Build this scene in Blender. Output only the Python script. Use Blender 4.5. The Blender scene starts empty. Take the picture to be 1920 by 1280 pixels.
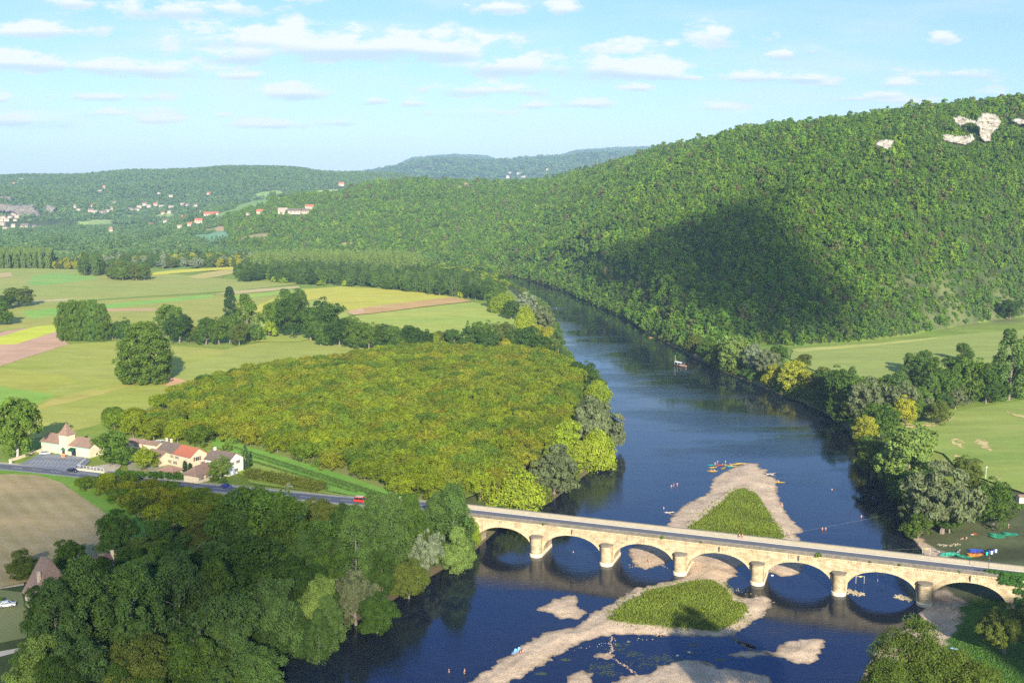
import bpy, math, random
import numpy as np
from mathutils import Vector, Matrix

C = bpy.context.scene.collection
SC = bpy.context.scene

# ------------------------------------------------------------------ camera
F, H = 1960.0, 118.0
PITCH = math.atan(288 / F)
cam_d = bpy.data.cameras.new("camera")
cam_d.sensor_width = 36.0
cam_d.lens = 36.0 * F / 1920.0
cam_d.clip_end = 40000
cam_d.clip_start = 0.5
cam = bpy.data.objects.new("camera", cam_d)
C.objects.link(cam)
cam.location = (0, 0, H)
cam.rotation_euler = (math.radians(90) - PITCH, 0, 0)
SC.camera = cam

# ------------------------------------------------------------------ light
SUN_EL = math.radians(21.5)
SH = Vector((-0.16, 1.0, 0)).normalized()          # the way shadows fall on the ground
TO_SUN = Vector((-SH.x * math.cos(SUN_EL), -SH.y * math.cos(SUN_EL), math.sin(SUN_EL)))
sun_d = bpy.data.lights.new("sun", 'SUN')
sun_d.energy = 5.0
sun_d.angle = math.radians(0.7)
sun_d.color = (1.0, 0.93, 0.79)
sun = bpy.data.objects.new("sun", sun_d)
C.objects.link(sun)
sun.rotation_euler = TO_SUN.to_track_quat('Z', 'Y').to_euler()
SC.view_settings.view_transform = 'Standard'
SC.view_settings.look = 'None'
SC.view_settings.exposure = 1.15
SC.view_settings.gamma = 1.0
SC.cycles.max_bounces = 6
SC.cycles.diffuse_bounces = 2
SC.cycles.glossy_bounces = 2
SC.cycles.transmission_bounces = 2
SC.cycles.transparent_max_bounces = 4
SC.cycles.volume_bounces = 0
SC.cycles.use_denoising = False
SC.cycles.sample_clamp_indirect = 4.0
SC.render.film_transparent = False


def ray(px, py):
    u = (px - 960) / F
    v = (640 - py) / F
    return u, math.cos(PITCH) + v * math.sin(PITCH), -math.sin(PITCH) + v * math.cos(PITCH)


def G(px, py, z=0.0):
    """the point at height z that the photograph shows at (px, py)"""
    dx, dy, dz = ray(px, py)
    t = (z - H) / dz
    return (dx * t, dy * t)


def Gp(poly, z=0.0):
    return [G(x, y, z) for x, y in poly]


def Zat(py, Y):
    """height shown at image row py for a point Y metres ahead"""
    _, dy, dz = ray(960, py)
    return H + Y * dz / dy


def pxm(Y, z=5):
    """image pixels per metre at distance Y"""
    return F / (Y * math.cos(PITCH) + (H - z) * math.sin(PITCH))


# ------------------------------------------------------------------ sky with clouds (world)
world = bpy.data.worlds.new("World")
SC.world = world
world.use_nodes = True
wt = world.node_tree
wt.nodes.clear()


def N(t, kind, **kw):
    n = t.nodes.new(kind)
    for k, v in kw.items():
        setattr(n, k, v)
    return n


def M(t, op, a, b=None, c=None, clamp=False):
    n = t.nodes.new("ShaderNodeMath")
    n.operation = op
    n.use_clamp = clamp
    for i, x in enumerate((a, b, c)):
        if x is None:
            continue
        if isinstance(x, (int, float)):
            n.inputs[i].default_value = x
        else:
            t.links.new(x, n.inputs[i])
    return n.outputs[0]


def mixc(t, fac, a, b, blend='MIX'):
    n = t.nodes.new("ShaderNodeMix")
    n.data_type = 'RGBA'
    n.blend_type = blend
    for idx, x in ((0, fac), (6, a), (7, b)):
        if isinstance(x, (int, float)):
            n.inputs[idx].default_value = x
        elif isinstance(x, tuple):
            n.inputs[idx].default_value = (x[0], x[1], x[2], 1)
        else:
            t.links.new(x, n.inputs[idx])
    return n.outputs[2]


out = N(wt, "ShaderNodeOutputWorld")
bg = N(wt, "ShaderNodeBackground")
wt.links.new(bg.outputs[0], out.inputs[0])
sky = N(wt, "ShaderNodeTexSky")
sky.sky_type = 'NISHITA'
sky.sun_disc = False
sky.sun_elevation = SUN_EL
sky.sun_rotation = math.atan2(TO_SUN.x, TO_SUN.y)
sky.altitude = 180
sky.air_density = 1.0
sky.dust_density = 0.6
sky.ozone_density = 1.2
SKY_STRENGTH = 0.105
bg.inputs[1].default_value = SKY_STRENGTH
tc = N(wt, "ShaderNodeTexCoord")
sep = N(wt, "ShaderNodeSeparateXYZ")
wt.links.new(tc.outputs['Generated'], sep.inputs[0])
yy = M(wt, 'MAXIMUM', sep.outputs[1], 0.05)
S_ = M(wt, 'DIVIDE', sep.outputs[0], yy)
T_ = M(wt, 'DIVIDE', sep.outputs[2], yy)
cmb = N(wt, "ShaderNodeCombineXYZ")
wt.links.new(S_, cmb.inputs[0])
wt.links.new(T_, cmb.inputs[1])
# two octave sets of noise: one frays outlines, one is the billow inside
mp = N(wt, "ShaderNodeMapping")
mp.inputs['Scale'].default_value = (1, 2.6, 1)
wt.links.new(cmb.outputs[0], mp.inputs[0])
n1 = N(wt, "ShaderNodeTexNoise")
n1.inputs['Scale'].default_value = 26
n1.inputs['Detail'].default_value = 8
n1.inputs['Roughness'].default_value = 0.62
wt.links.new(mp.outputs[0], n1.inputs['Vector'])
n2 = N(wt, "ShaderNodeTexNoise")
n2.inputs['Scale'].default_value = 9
n2.inputs['Detail'].default_value = 5
n2.inputs['Roughness'].default_value = 0.6
wt.links.new(mp.outputs[0], n2.inputs['Vector'])
CLOUDS = [(60, 60, 105, 15, 1), (140, 8, 42, 11, .8), (340, 22, 135, 18, .75), (480, 70, 170, 22, .8), (600, 92, 260, 30, 1), (760, 92, 170, 28, 1.1),
          (860, 105, 70, 16, .9), (440, 112, 90, 14, .7), (120, 124, 150, 15, .95), (280, 134, 130, 15, .85), (10, 116, 60, 15, 1),
          (440, 144, 60, 7, .6), (550, 177, 58, 16, 1.15), (935, 16, 50, 12, 1), (1058, 20, 30, 15, 1.05), (950, 128, 85, 20, 1), (1170, 93, 58, 14, 1),
          (1160, 132, 115, 24, 1.05), (1235, 142, 60, 14, .9), (1338, 72, 34, 24, .8), (1470, 104, 24, 12, 1.05), (1525, 97, 18, 8, .8),
          (1450, 147, 95, 11, .95), (1520, 150, 50, 9, .9), (1292, 148, 26, 9, .9), (1555, 159, 24, 6, .7), (1768, 72, 22, 12, 1), (1675, 158, 38, 9, .85),
          (1800, 141, 75, 11, .75), (1600, 187, 36, 7, .75), (1665, 180, 52, 8, .75), (1340, 203, 42, 8, .7), (910, 172, 105, 12, .8), (1100, 197, 44, 11, .9),
          (780, 195, 24, 9, .8), (697, 191, 30, 8, .7), (205, 184, 85, 9, .75), (215, 214, 85, 11, .8), (50, 229, 85, 14, .9), (290, 226, 60, 8, .6),
          (510, 236, 70, 9, .8), (640, 231, 60, 7, .6), (1002, 199, 32, 8, .8), (860, 214, 90, 9, .55), (415, 217, 14, 5, .7), (0, 187, 20, 9, .8), (1195, 166, 24, 8, .8),
          (1440, 76, 24, 8, .4), (1260, 85, 18, 6, .5), (580, -2, 40, 6, .6), (1700, 190, 50, 6, .45), (1870, 175, 40, 6, .45)]
acc = None
accl = None
for (cx, cy, rx, ry, st) in CLOUDS:
    dx, dy, dz = ray(cx, cy)
    s0, t0 = dx / dy, dz / dy
    rx, ry = rx * 1.35, ry * 1.5
    a_ = M(wt, 'MULTIPLY_ADD', S_, F / rx * 1.0, -s0 * F / rx)
    b_ = M(wt, 'MULTIPLY_ADD', T_, F / ry, -t0 * F / ry)
    # flat base: the lower half falls off faster
    bneg = M(wt, 'MULTIPLY', M(wt, 'MINIMUM', b_, 0.0), 0.7)
    b2 = M(wt, 'ADD', b_, bneg)
    d2 = M(wt, 'ADD', M(wt, 'MULTIPLY', a_, a_), M(wt, 'MULTIPLY', b2, b2))
    v = M(wt, 'MULTIPLY', M(wt, 'SUBTRACT', 1.15, M(wt, 'SQRT', d2)), st)
    lit = M(wt, 'MULTIPLY', M(wt, 'MAXIMUM', v, 0.0), b_)
    acc = v if acc is None else M(wt, 'MAXIMUM', acc, v)
    accl = lit if accl is None else M(wt, 'ADD', accl, lit)
nz = M(wt, 'MULTIPLY', M(wt, 'SUBTRACT', n1.outputs[0], 0.5), 3.4)
nz2 = M(wt, 'MULTIPLY', M(wt, 'SUBTRACT', n2.outputs[0], 0.5), 1.3)
dens = M(wt, 'ADD', M(wt, 'ADD', M(wt, 'MAXIMUM', acc, -1.0), nz), nz2)
mr = N(wt, "ShaderNodeMapRange", interpolation_type='SMOOTHSTEP')
mr.inputs['From Min'].default_value = 0.0
mr.inputs['From Max'].default_value = 0.75
wt.links.new(dens, mr.inputs[0])
cmask = M(wt, 'MULTIPLY', mr.outputs[0], 0.97)
# thin veil streaks everywhere low in the sky
n3 = N(wt, "ShaderNodeTexNoise")
n3.inputs['Scale'].default_value = 5
n3.inputs['Detail'].default_value = 6
mp3 = N(wt, "ShaderNodeMapping")
mp3.inputs['Scale'].default_value = (1, 5.5, 1)
wt.links.new(cmb.outputs[0], mp3.inputs[0])
wt.links.new(mp3.outputs[0], n3.inputs['Vector'])
veil = N(wt, "ShaderNodeMapRange", interpolation_type='SMOOTHSTEP')
veil.inputs['From Min'].default_value = 0.42
veil.inputs['From Max'].default_value = 0.72
veil.inputs['To Max'].default_value = 0.42
wt.links.new(n3.outputs[0], veil.inputs[0])
# only above the horizon and below about 30 degrees
tmask = N(wt, "ShaderNodeMapRange")
tmask.inputs['From Min'].default_value = 0.36
tmask.inputs['From Max'].default_value = 0.2
wt.links.new(T_, tmask.inputs[0])
cm = M(wt, 'MULTIPLY', M(wt, 'MAXIMUM', cmask, veil.outputs[0]), tmask.outputs[0], clamp=True)
litf = N(wt, "ShaderNodeMapRange", interpolation_type='SMOOTHSTEP')
litf.inputs['From Min'].default_value = -0.25
litf.inputs['From Max'].default_value = 0.2
wt.links.new(M(wt, 'ADD', accl, M(wt, 'MULTIPLY', nz2, 0.4)), litf.inputs[0])
CL = 4.35
ccol = mixc(wt, litf.outputs[0], (0.66 * CL, 0.82 * CL, 0.98 * CL), (1.0 * CL, 1.03 * CL, 1.05 * CL))
# the sky of the photograph is a pale cyan: a light tint on the Nishita sky
tf = N(wt, "ShaderNodeMapRange")
tf.inputs['From Min'].default_value = 0.0
tf.inputs['From Max'].default_value = 0.26
wt.links.new(T_, tf.inputs[0])
tf2 = N(wt, "ShaderNodeMapRange")
tf2.inputs['From Min'].default_value = 0.26
tf2.inputs['From Max'].default_value = 0.62
wt.links.new(T_, tf2.inputs[0])
tf3 = N(wt, "ShaderNodeMapRange")
tf3.inputs['From Min'].default_value = 0.8
tf3.inputs['From Max'].default_value = 1.4
wt.links.new(T_, tf3.inputs[0])
tcol = mixc(wt, tf2.outputs[0], mixc(wt, tf.outputs[0], (0.47, 0.52, 0.61), (0.49, 0.635, 0.86)), (0.13, 0.44, 1.40))
tcol = mixc(wt, tf3.outputs[0], tcol, (0.9, 1.0, 1.1))
tint = mixc(wt, 1.0, sky.outputs[0], tcol, 'MULTIPLY')
wt.links.new(mixc(wt, cm, tint, ccol), bg.inputs[0])
# ------------------------------------------------------------------ helpers


def rgb(r, g, b):
    """sRGB 0-255 to linear"""
    f = lambda c: (c / 255 / 12.92) if c / 255 <= 0.04045 else ((c / 255 + 0.055) / 1.055) ** 2.4
    return (f(r), f(g), f(b))


MATS = {}


def new_mat(name):
    m = bpy.data.materials.new(name)
    m.use_nodes = True
    t = m.node_tree
    t.nodes.clear()
    o = t.nodes.new("ShaderNodeOutputMaterial")
    MATS[name] = m
    return m, t, o


def mat(name, c1, c2=None, scale=1.0, rough=0.85, bump=0.0, bscale=None, stretch=(1, 1, 1), detail=5, coords='pos', spec=0.3, metal=0.0):
    if name in MATS:
        return MATS[name]
    m, t, o = new_mat(name)
    p = t.nodes.new("ShaderNodeBsdfPrincipled")
    t.links.new(p.outputs[0], o.inputs[0])
    p.inputs['Roughness'].default_value = rough
    p.inputs['Metallic'].default_value = metal
    p.inputs['Specular IOR Level'].default_value = spec
    if c2 is None:
        c2 = tuple(x * 0.8 for x in c1)
    if coords == 'pos':
        g = t.nodes.new("ShaderNodeNewGeometry")
        src = g.outputs['Position']
    else:
        g = t.nodes.new("ShaderNodeTexCoord")
        src = g.outputs['Object']
    mpn = t.nodes.new("ShaderNodeMapping")
    mpn.inputs['Scale'].default_value = stretch
    t.links.new(src, mpn.inputs[0])
    n = t.nodes.new("ShaderNodeTexNoise")
    n.inputs['Scale'].default_value = scale
    n.inputs['Detail'].default_value = detail
    n.inputs['Roughness'].default_value = 0.65
    t.links.new(mpn.outputs[0], n.inputs['Vector'])
    r = t.nodes.new("ShaderNodeMapRange")
    r.inputs['From Min'].default_value = 0.3
    r.inputs['From Max'].default_value = 0.7
    t.links.new(n.outputs[0], r.inputs[0])
    t.links.new(mixc(t, r.outputs[0], c1, c2), p.inputs['Base Color'])
    if bump:
        b = t.nodes.new("ShaderNodeBump")
        b.inputs['Strength'].default_value = 1.0
        b.inputs['Distance'].default_value = bump
        nb = t.nodes.new("ShaderNodeTexNoise")
        nb.inputs['Scale'].default_value = bscale or scale * 3
        nb.inputs['Detail'].default_value = 4
        t.links.new(mpn.outputs[0], nb.inputs['Vector'])
        t.links.new(nb.outputs[0], b.inputs['Height'])
        t.links.new(b.outputs[0], p.inputs['Normal'])
    return m


def leaf_mat(name, cols, var=0.35, trans=0.3, tint=0.5):
    """foliage: cols are species tones picked per tree, 'tint' per leaf clump"""
    m, t, o = new_mat(name)
    oi = t.nodes.new("ShaderNodeObjectInfo")
    ramp = t.nodes.new("ShaderNodeValToRGB")
    ramp.color_ramp.interpolation = 'LINEAR'
    el = ramp.color_ramp.elements
    while len(el) < len(cols):
        el.new(0.5)
    for i, c in enumerate(cols):
        el[i].position = i / max(1, len(cols) - 1)
        el[i].color = (c[0], c[1], c[2], 1)
    t.links.new(oi.outputs['Random'], ramp.inputs[0])
    at = t.nodes.new("ShaderNodeAttribute")
    at.attribute_name = 'tint'
    # value: per-clump tone times a second hash of the tree
    h2 = M(t, 'FRACT', M(t, 'MULTIPLY', oi.outputs['Random'], 47.13))
    val = M(t, 'ADD', M(t, 'MULTIPLY_ADD', M(t, 'SUBTRACT', at.outputs['Fac'], 0.5), tint, 1.0), M(t, 'MULTIPLY', M(t, 'SUBTRACT', h2, 0.5), var))
    hs = t.nodes.new("ShaderNodeHueSaturation")
    t.links.new(ramp.outputs[0], hs.inputs['Color'])
    t.links.new(val, hs.inputs['Value'])
    t.links.new(M(t, 'MULTIPLY_ADD', M(t, 'SUBTRACT', M(t, 'FRACT', M(t, 'MULTIPLY', at.outputs['Fac'], 13.7)), 0.5), 0.035, 0.5), hs.inputs['Hue'])
    d = t.nodes.new("ShaderNodeBsdfDiffuse")
    tr = t.nodes.new("ShaderNodeBsdfTranslucent")
    t.links.new(hs.outputs[0], d.inputs[0])
    t.links.new(mixc(t, 1.0, hs.outputs[0], (1.15, 1.2, 0.6), 'MULTIPLY'), tr.inputs[0])
    mx = t.nodes.new("ShaderNodeMixShader")
    mx.inputs[0].default_value = trans
    t.links.new(d.outputs[0], mx.inputs[1])
    t.links.new(tr.outputs[0], mx.inputs[2])
    t.links.new(mx.outputs[0], o.inputs[0])
    return m


class MB:
    """collects polygons, builds ONE mesh object"""

    def __init__(self):
        self.v = []
        self.f = []

    def add(self, vs, fs):
        n = len(self.v)
        self.v += [tuple(p) for p in vs]
        self.f += [tuple(i + n for i in f) for f in fs]
        return self

    def box(self, c, s, rz=0.0, top=1.0, ry=0.0):
        """centre c, size s, top = scale of the top face"""
        hx, hy, hz = s[0] / 2, s[1] / 2, s[2] / 2
        vs = []
        m = Matrix.Rotation(rz, 3, 'Z') @ Matrix.Rotation(ry, 3, 'Y')
        for z, k in ((-hz, 1.0), (hz, top)):
            for x, y in ((-hx, -hy), (hx, -hy), (hx, hy), (-hx, hy)):
                p = m @ Vector((x * k, y * k, z))
                vs.append((p.x + c[0], p.y + c[1], p.z + c[2]))
        return self.add(vs, [(3, 2, 1, 0), (4, 5, 6, 7), (0, 1, 5, 4), (1, 2, 6, 5), (2, 3, 7, 6), (3, 0, 4, 7)])

    def tube(self, pts, rs, n=8, caps=True):
        pts = [Vector(p) for p in pts]
        if isinstance(rs, (int, float)):
            rs = [rs] * len(pts)
        base = len(self.v)
        for i, p in enumerate(pts):
            d = (pts[min(i + 1, len(pts) - 1)] - pts[max(i - 1, 0)])
            if d.length < 1e-6:
                d = Vector((0, 0, 1))
            d.normalize()
            a = d.orthogonal().normalized()
            if abs(d.z) > 0.9:
                a = Vector((1, 0, 0)) - d * d.x
                a.normalize()
            b = d.cross(a)
            for k in range(n):
                w = 2 * math.pi * k / n
                q = p + (a * math.cos(w) + b * math.sin(w)) * rs[i]
                self.v.append((q.x, q.y, q.z))
        for i in range(len(pts) - 1):
            for k in range(n):
                k2 = (k + 1) % n
                self.f.append((base + i * n + k, base + i * n + k2, base + (i + 1) * n + k2, base + (i + 1) * n + k))
        if caps:
            self.f.append(tuple(base + k for k in reversed(range(n))))
            self.f.append(tuple(base + (len(pts) - 1) * n + k for k in range(n)))
        return self

    def prism(self, poly, z0, z1, M4=None):
        """vertical prism over an (x,y) polygon"""
        n = len(poly)
        vs = [(x, y, z0) for x, y in poly] + [(x, y, z1) for x, y in poly]
        fs = [tuple(reversed(range(n))), tuple(range(n, 2 * n))] + [(i, (i + 1) % n, n + (i + 1) % n, n + i) for i in range(n)]
        if M4 is not None:
            vs = [tuple(M4 @ Vector(v)) for v in vs]
        return self.add(vs, fs)

    def lathe(self, prof, c=(0, 0, 0), n=16, a0=0, a1=2 * math.pi):
        base = len(self.v)
        full = abs(a1 - a0 - 2 * math.pi) < 1e-6
        m = n if full else n + 1
        for r, z in prof:
            for k in range(m):
                w = a0 + (a1 - a0) * k / n
                self.v.append((c[0] + r * math.cos(w), c[1] + r * math.sin(w), c[2] + z))
        for i in range(len(prof) - 1):
            for k in range(n):
                k2 = (k + 1) % m
                self.f.append((base + i * m + k, base + i * m + k2, base + (i + 1) * m + k2, base + (i + 1) * m + k))
        return self

    def build(self, name, material=None, parent=None, smooth=False):
        me = bpy.data.meshes.new(name)
        me.from_pydata(self.v, [], self.f)
        me.update()
        if smooth:
            me.polygons.foreach_set('use_smooth', [True] * len(me.polygons))
        o = bpy.data.objects.new(name, me)
        if material:
            me.materials.append(material)
        C.objects.link(o)
        if parent:
            o.parent = parent
        return o


def tag(o, label=None, cat=None, group=None, kind=None):
    if label:
        o['label'] = label
    if cat:
        o['category'] = cat
    if group:
        o['group'] = group
    if kind:
        o['kind'] = kind
    return o


def empty(name, loc, rz=0.0, label=None, cat=None, group=None):
    o = bpy.data.objects.new(name, None)
    o.empty_display_size = 0.5
    C.objects.link(o)
    o.location = loc
    o.rotation_euler = (0, 0, rz)
    return tag(o, label, cat, group)


def dup(root, loc, rz=None, label=None, group=None, scale=None):
    r = root.copy()
    C.objects.link(r)
    r.location = loc
    if rz is not None:
        r.rotation_euler = (0, 0, rz)
    if label:
        r['label'] = label
    if group:
        r['group'] = group
    if scale:
        r.scale = scale
    for ch in root.children:
        c = ch.copy()
        C.objects.link(c)
        c.parent = r
        for g in ch.children:
            d = g.copy()
            C.objects.link(d)
            d.parent = c
    return r


def mesh_np(name, verts, quads, material=None, link=True, smooth=False):
    """fast mesh from numpy arrays"""
    me = bpy.data.meshes.new(name)
    nv, nf = len(verts), len(quads)
    k = quads.shape[1]
    me.vertices.add(nv)
    me.vertices.foreach_set('co', verts.astype(np.float32).ravel())
    me.loops.add(nf * k)
    me.loops.foreach_set('vertex_index', quads.astype(np.int32).ravel())
    me.polygons.add(nf)
    me.polygons.foreach_set('loop_start', np.arange(0, nf * k, k, dtype=np.int32))
    me.polygons.foreach_set('loop_total', np.full(nf, k, dtype=np.int32))
    if smooth:
        me.polygons.foreach_set('use_smooth', np.ones(nf, dtype=bool))
    me.update(calc_edges=True)
    me.validate()
    if material:
        me.materials.append(material)
    if not link:
        return me
    o = bpy.data.objects.new(name, me)
    C.objects.link(o)
    return o


# ------------------------------------------------------------------ terrain
def inpoly(x, y, poly):
    x = np.asarray(x, float)
    y = np.asarray(y, float)
    r = np.zeros(x.shape, bool)
    n = len(poly)
    for i in range(n):
        x1, y1 = poly[i]
        x2, y2 = poly[(i + 1) % n]
        if y1 == y2:
            continue
        c = ((y1 > y) != (y2 > y)) & (x < (x2 - x1) * (y - y1) / (y2 - y1) + x1)
        r ^= c
    return r


def dseg(x, y, line):
    d = np.full(np.shape(x), 1e9)
    for (x1, y1), (x2, y2) in zip(line[:-1], line[1:]):
        vx, vy = x2 - x1, y2 - y1
        L = vx * vx + vy * vy + 1e-9
        t = np.clip(((x - x1) * vx + (y - y1) * vy) / L, 0, 1)
        d = np.minimum(d, np.hypot(x - x1 - t * vx, y - y1 - t * vy))
    return d


def sdp(x, y, poly):
    """signed distance, positive inside"""
    d = dseg(x, y, list(poly) + [poly[0]])
    return np.where(inpoly(x, y, poly), d, -d)


def smooth(a, b, x):
    t = np.clip((x - a) / (b - a), 0, 1)
    return t * t * (3 - 2 * t)


_rw = np.random.RandomState(5)
_WV = [(np.cos(a), np.sin(a), p) for a, p in zip(_rw.rand(40) * 6.28, _rw.rand(40) * 6.28)]


def lump(x, y, wl, k=0, n=6):
    s = 0
    for i in range(n):
        c, sn, ph = _WV[(i * 3 + k * 7) % 40]
        w = 2 * np.pi / (wl * (0.7 + 0.13 * i))
        s = s + np.sin((x * c + y * sn) * w + ph + 1.3 * np.sin((x * sn - y * c) * w * 0.6 + ph))
    return s / n ** 0.5 * 0.8


LEFT_PX = [(300, 1420), (430, 1300), (500, 1250), (570, 1213), (640, 1180), (720, 1135), (800, 1085), (850, 1055), (885, 1036), (905, 1018), (935, 990),
           (985, 962), (1030, 942), (1065, 915), (1100, 888), (1130, 862), (1150, 835), (1150, 790), (1128, 740), (1102, 705), (1072, 682),
           (1058, 655), (1045, 612), (1028, 582), (1000, 560), (975, 543), (950, 529), (925, 518)]
RIGHT_PX = [(915, 512), (958, 516), (1010, 530), (1060, 547), (1120, 573), (1180, 602), (1235, 634), (1290, 664), (1340, 690), (1395, 712),
            (1440, 730), (1500, 752), (1555, 778), (1590, 805), (1615, 850), (1645, 895), (1685, 935), (1705, 975), (1712, 1010), (1728, 1030), (1742, 1065),
            (1752, 1100), (1745, 1130), (1722, 1150), (1735, 1165), (1700, 1178), (1650, 1205), (1625, 1250), (1600, 1300), (1560, 1420)]
LEFT = Gp(LEFT_PX)
RIGHT = Gp(RIGHT_PX)
RIVER = LEFT + RIGHT
BAR_PX = [
    # the long bar under the bridge, upstream tongue and downstream head together
    [(1210, 1012), (1250, 986), (1262, 965), (1290, 943), (1328, 925), (1338, 895), (1370, 880), (1398, 867), (1420, 868), (1426, 880), (1445, 878), (1432, 888), (1455, 897),
     (1458, 930), (1478, 968), (1505, 994), (1490, 1003), (1520, 1030), (1512, 1058), (1491, 1077), (1465, 1080), (1437, 1069), (1400, 1058), (1375, 1066), (1384, 1078), (1366, 1085),
     (1362, 1096), (1376, 1112), (1395, 1122), (1432, 1116), (1448, 1124), (1430, 1152), (1388, 1180), (1370, 1192), (1250, 1190), (1150, 1188), (1098, 1200), (1060, 1218),
     (1010, 1248), (945, 1285), (900, 1330), (800, 1345), (880, 1282), (940, 1238), (992, 1202), (1020, 1188), (1040, 1180), (1078, 1176), (1110, 1152), (1155, 1126), (1190, 1103), (1238, 1094),
     (1268, 1088), (1290, 1078), (1288, 1062), (1262, 1050), (1238, 1057), (1212, 1067), (1194, 1062), (1184, 1046), (1178, 1030)],
    [(1008, 1143), (1030, 1130), (1052, 1119), (1078, 1115), (1086, 1124), (1078, 1132), (1100, 1146), (1082, 1158), (1050, 1158), (1030, 1148)],
    [(1365, 1226), (1390, 1219), (1420, 1222), (1452, 1220), (1480, 1202), (1515, 1196), (1544, 1199), (1545, 1215), (1530, 1236), (1505, 1243), (1478, 1236), (1455, 1228), (1415, 1231), (1390, 1231)],
    [(1120, 1300), (1160, 1272), (1215, 1262), (1245, 1246), (1290, 1236), (1320, 1238), (1345, 1252), (1400, 1258), (1440, 1268), (1470, 1300), (1500, 1380), (1150, 1400)],
    [(1060, 1300), (1068, 1268), (1090, 1256), (1110, 1266), (1108, 1300), (1080, 1330)],
    [(1115, 1228), (1135, 1221), (1150, 1228), (1140, 1234), (1120, 1234)],
]
BARS = [Gp(b, 0.0) for b in BAR_PX]
BGRASS_PX = [[(1288, 992), (1330, 962), (1375, 922), (1395, 916), (1420, 928), (1440, 960), (1468, 1004), (1462, 1014), (1380, 1006)],
             [(1138, 1160), (1178, 1126), (1220, 1106), (1285, 1091), (1335, 1087), (1362, 1102), (1372, 1122), (1400, 1136), (1388, 1160), (1345, 1180), (1260, 1173), (1180, 1168)]]
BGRASS = [Gp(b, 0.6) for b in BGRASS_PX]
RGRAVEL = Gp([(1752, 1100), (1775, 1108), (1805, 1120), (1815, 1138), (1800, 1165), (1778, 1200), (1768, 1250), (1740, 1330), (1560, 1420), (1600, 1300), (1650, 1205), (1722, 1150)], 0.5)
RGRAVEL2 = Gp([(1712, 1000), (1745, 1020), (1790, 1045), (1800, 1075), (1745, 1085), (1730, 1040)], 0.8)

# long hills: image column -> foot row at z0, ridge row, ridge distance
HA = [(430, 470, 395, 2500), (470, 478, 386, 2500), (560, 480, 372, 2500), (640, 482, 360, 2600), (700, 486, 350, 2600), (780, 494, 343, 2600), (870, 506, 345, 2600), (950, 515, 347, 2500),
      (1020, 533, 345, 2300), (1100, 566, 326, 2100), (1230, 618, 287, 1900), (1350, 640, 266, 1700), (1480, 648, 248, 1550), (1600, 640, 230, 1450),
      (1700, 628, 215, 1380), (1820, 606, 201, 1330), (1920, 592, 190, 1290), (2150, 570, 170, 1290), (2600, 560, 180, 1300)]
HB = [(-900, 345), (-300, 338), (0, 338), (60, 333), (120, 331), (180, 331), (260, 325), (430, 316), (520, 315), (640, 326), (760, 334), (900, 348), (1050, 372)]
HB2 = [(-600, 352), (-200, 352), (0, 352), (60, 356), (120, 366), (200, 384), (300, 405), (400, 440)]      # dark spur with cliffs, in front of HB
HC = [(560, 345), (640, 332), (720, 320), (780, 305), (850, 300), (920, 302), (1000, 300), (1050, 296), (1100, 290), (1200, 285), (1400, 290), (1700, 330)]
HC2 = [(640, 350), (700, 335), (780, 298), (850, 292), (910, 294), (960, 312), (1020, 310), (1050, 293), (1080, 284), (1140, 280), (1210, 278), (1300, 276), (1500, 300), (1800, 350)]
HD = [(60, 470), (150, 452), (250, 432), (350, 408), (430, 388), (500, 374), (600, 361), (680, 356), (780, 356), (900, 362), (1000, 380)]


def colA(px):
    return (px - 960) / F * 1.008


def prof(x, y, tab, y0, y1, z0=9.0, ysink=2500.0, pw=1.15):
    a = x / np.maximum(y, 1)
    xs = [colA(t[0]) for t in tab]
    zr = np.interp(a, xs, [Zat(t[1], y1) for t in tab])
    t = np.clip((y - y0) / (y1 - y0), 0, 1)
    s = np.sin(t * np.pi / 2) ** pw
    back = np.clip((y - y1) / ysink, 0, 1)
    return z0 + (zr - z0) * (s - back * 0.8)


def hillA(x, y):
    a = x / np.maximum(y, 1)
    xs = [colA(t[0]) for t in HA]
    yf = np.interp(a, xs, [G(960, t[1], 6)[1] for t in HA])
    yr = np.interp(a, xs, [t[3] for t in HA])
    zr = np.interp(a, xs, [Zat(t[2], t[3]) for t in HA])
    t = np.clip((y - yf) / (yr - yf), 0, 1)
    steep = np.interp(a, [colA(900), colA(1500), colA(1900)], [1.0, 0.95, 1.1])
    s = np.sin(t * np.pi / 2) ** steep
    back = np.clip((y - yr) / 1500.0, 0, 1)
    z = 6 + (zr - 6) * (s - back * 0.8)
    # the spur running down to the river bend, with a combe on either side of it
    sp = [SPUR0, SPUR1, SPUR2]
    d = dseg(x, y, sp)
    z = z + 17 * np.exp(-(d / 60) ** 2) * np.sin(np.clip(t, 0, 1) * np.pi) ** 0.5 * (1 - smooth(0.55, 0.95, t))
    z = z + 7 * lump(x, y, 330, 1) * np.clip(t * 3, 0, 1) * np.clip((1.0 - t) * 3, 0.12, 1) * 0.8
    z = z + 2.2 * lump(x, y, 90, 2) * np.clip(t * 4, 0, 1)
    m_ = smooth(colA(330), colA(480), a)
    z = 6 + (z - 6) * m_
    return np.where((y > yf) & (m_ > 0.02), z, -50), t


def _pt(px, py, Y):
    dx, dy, dz = ray(px, py)
    return (dx / dy * Y, Y)


SPUR0 = _pt(1490, 290, 1430)
SPUR1 = _pt(1330, 370, 1330)
SPUR2 = _pt(1120, 490, 1280)


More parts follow.
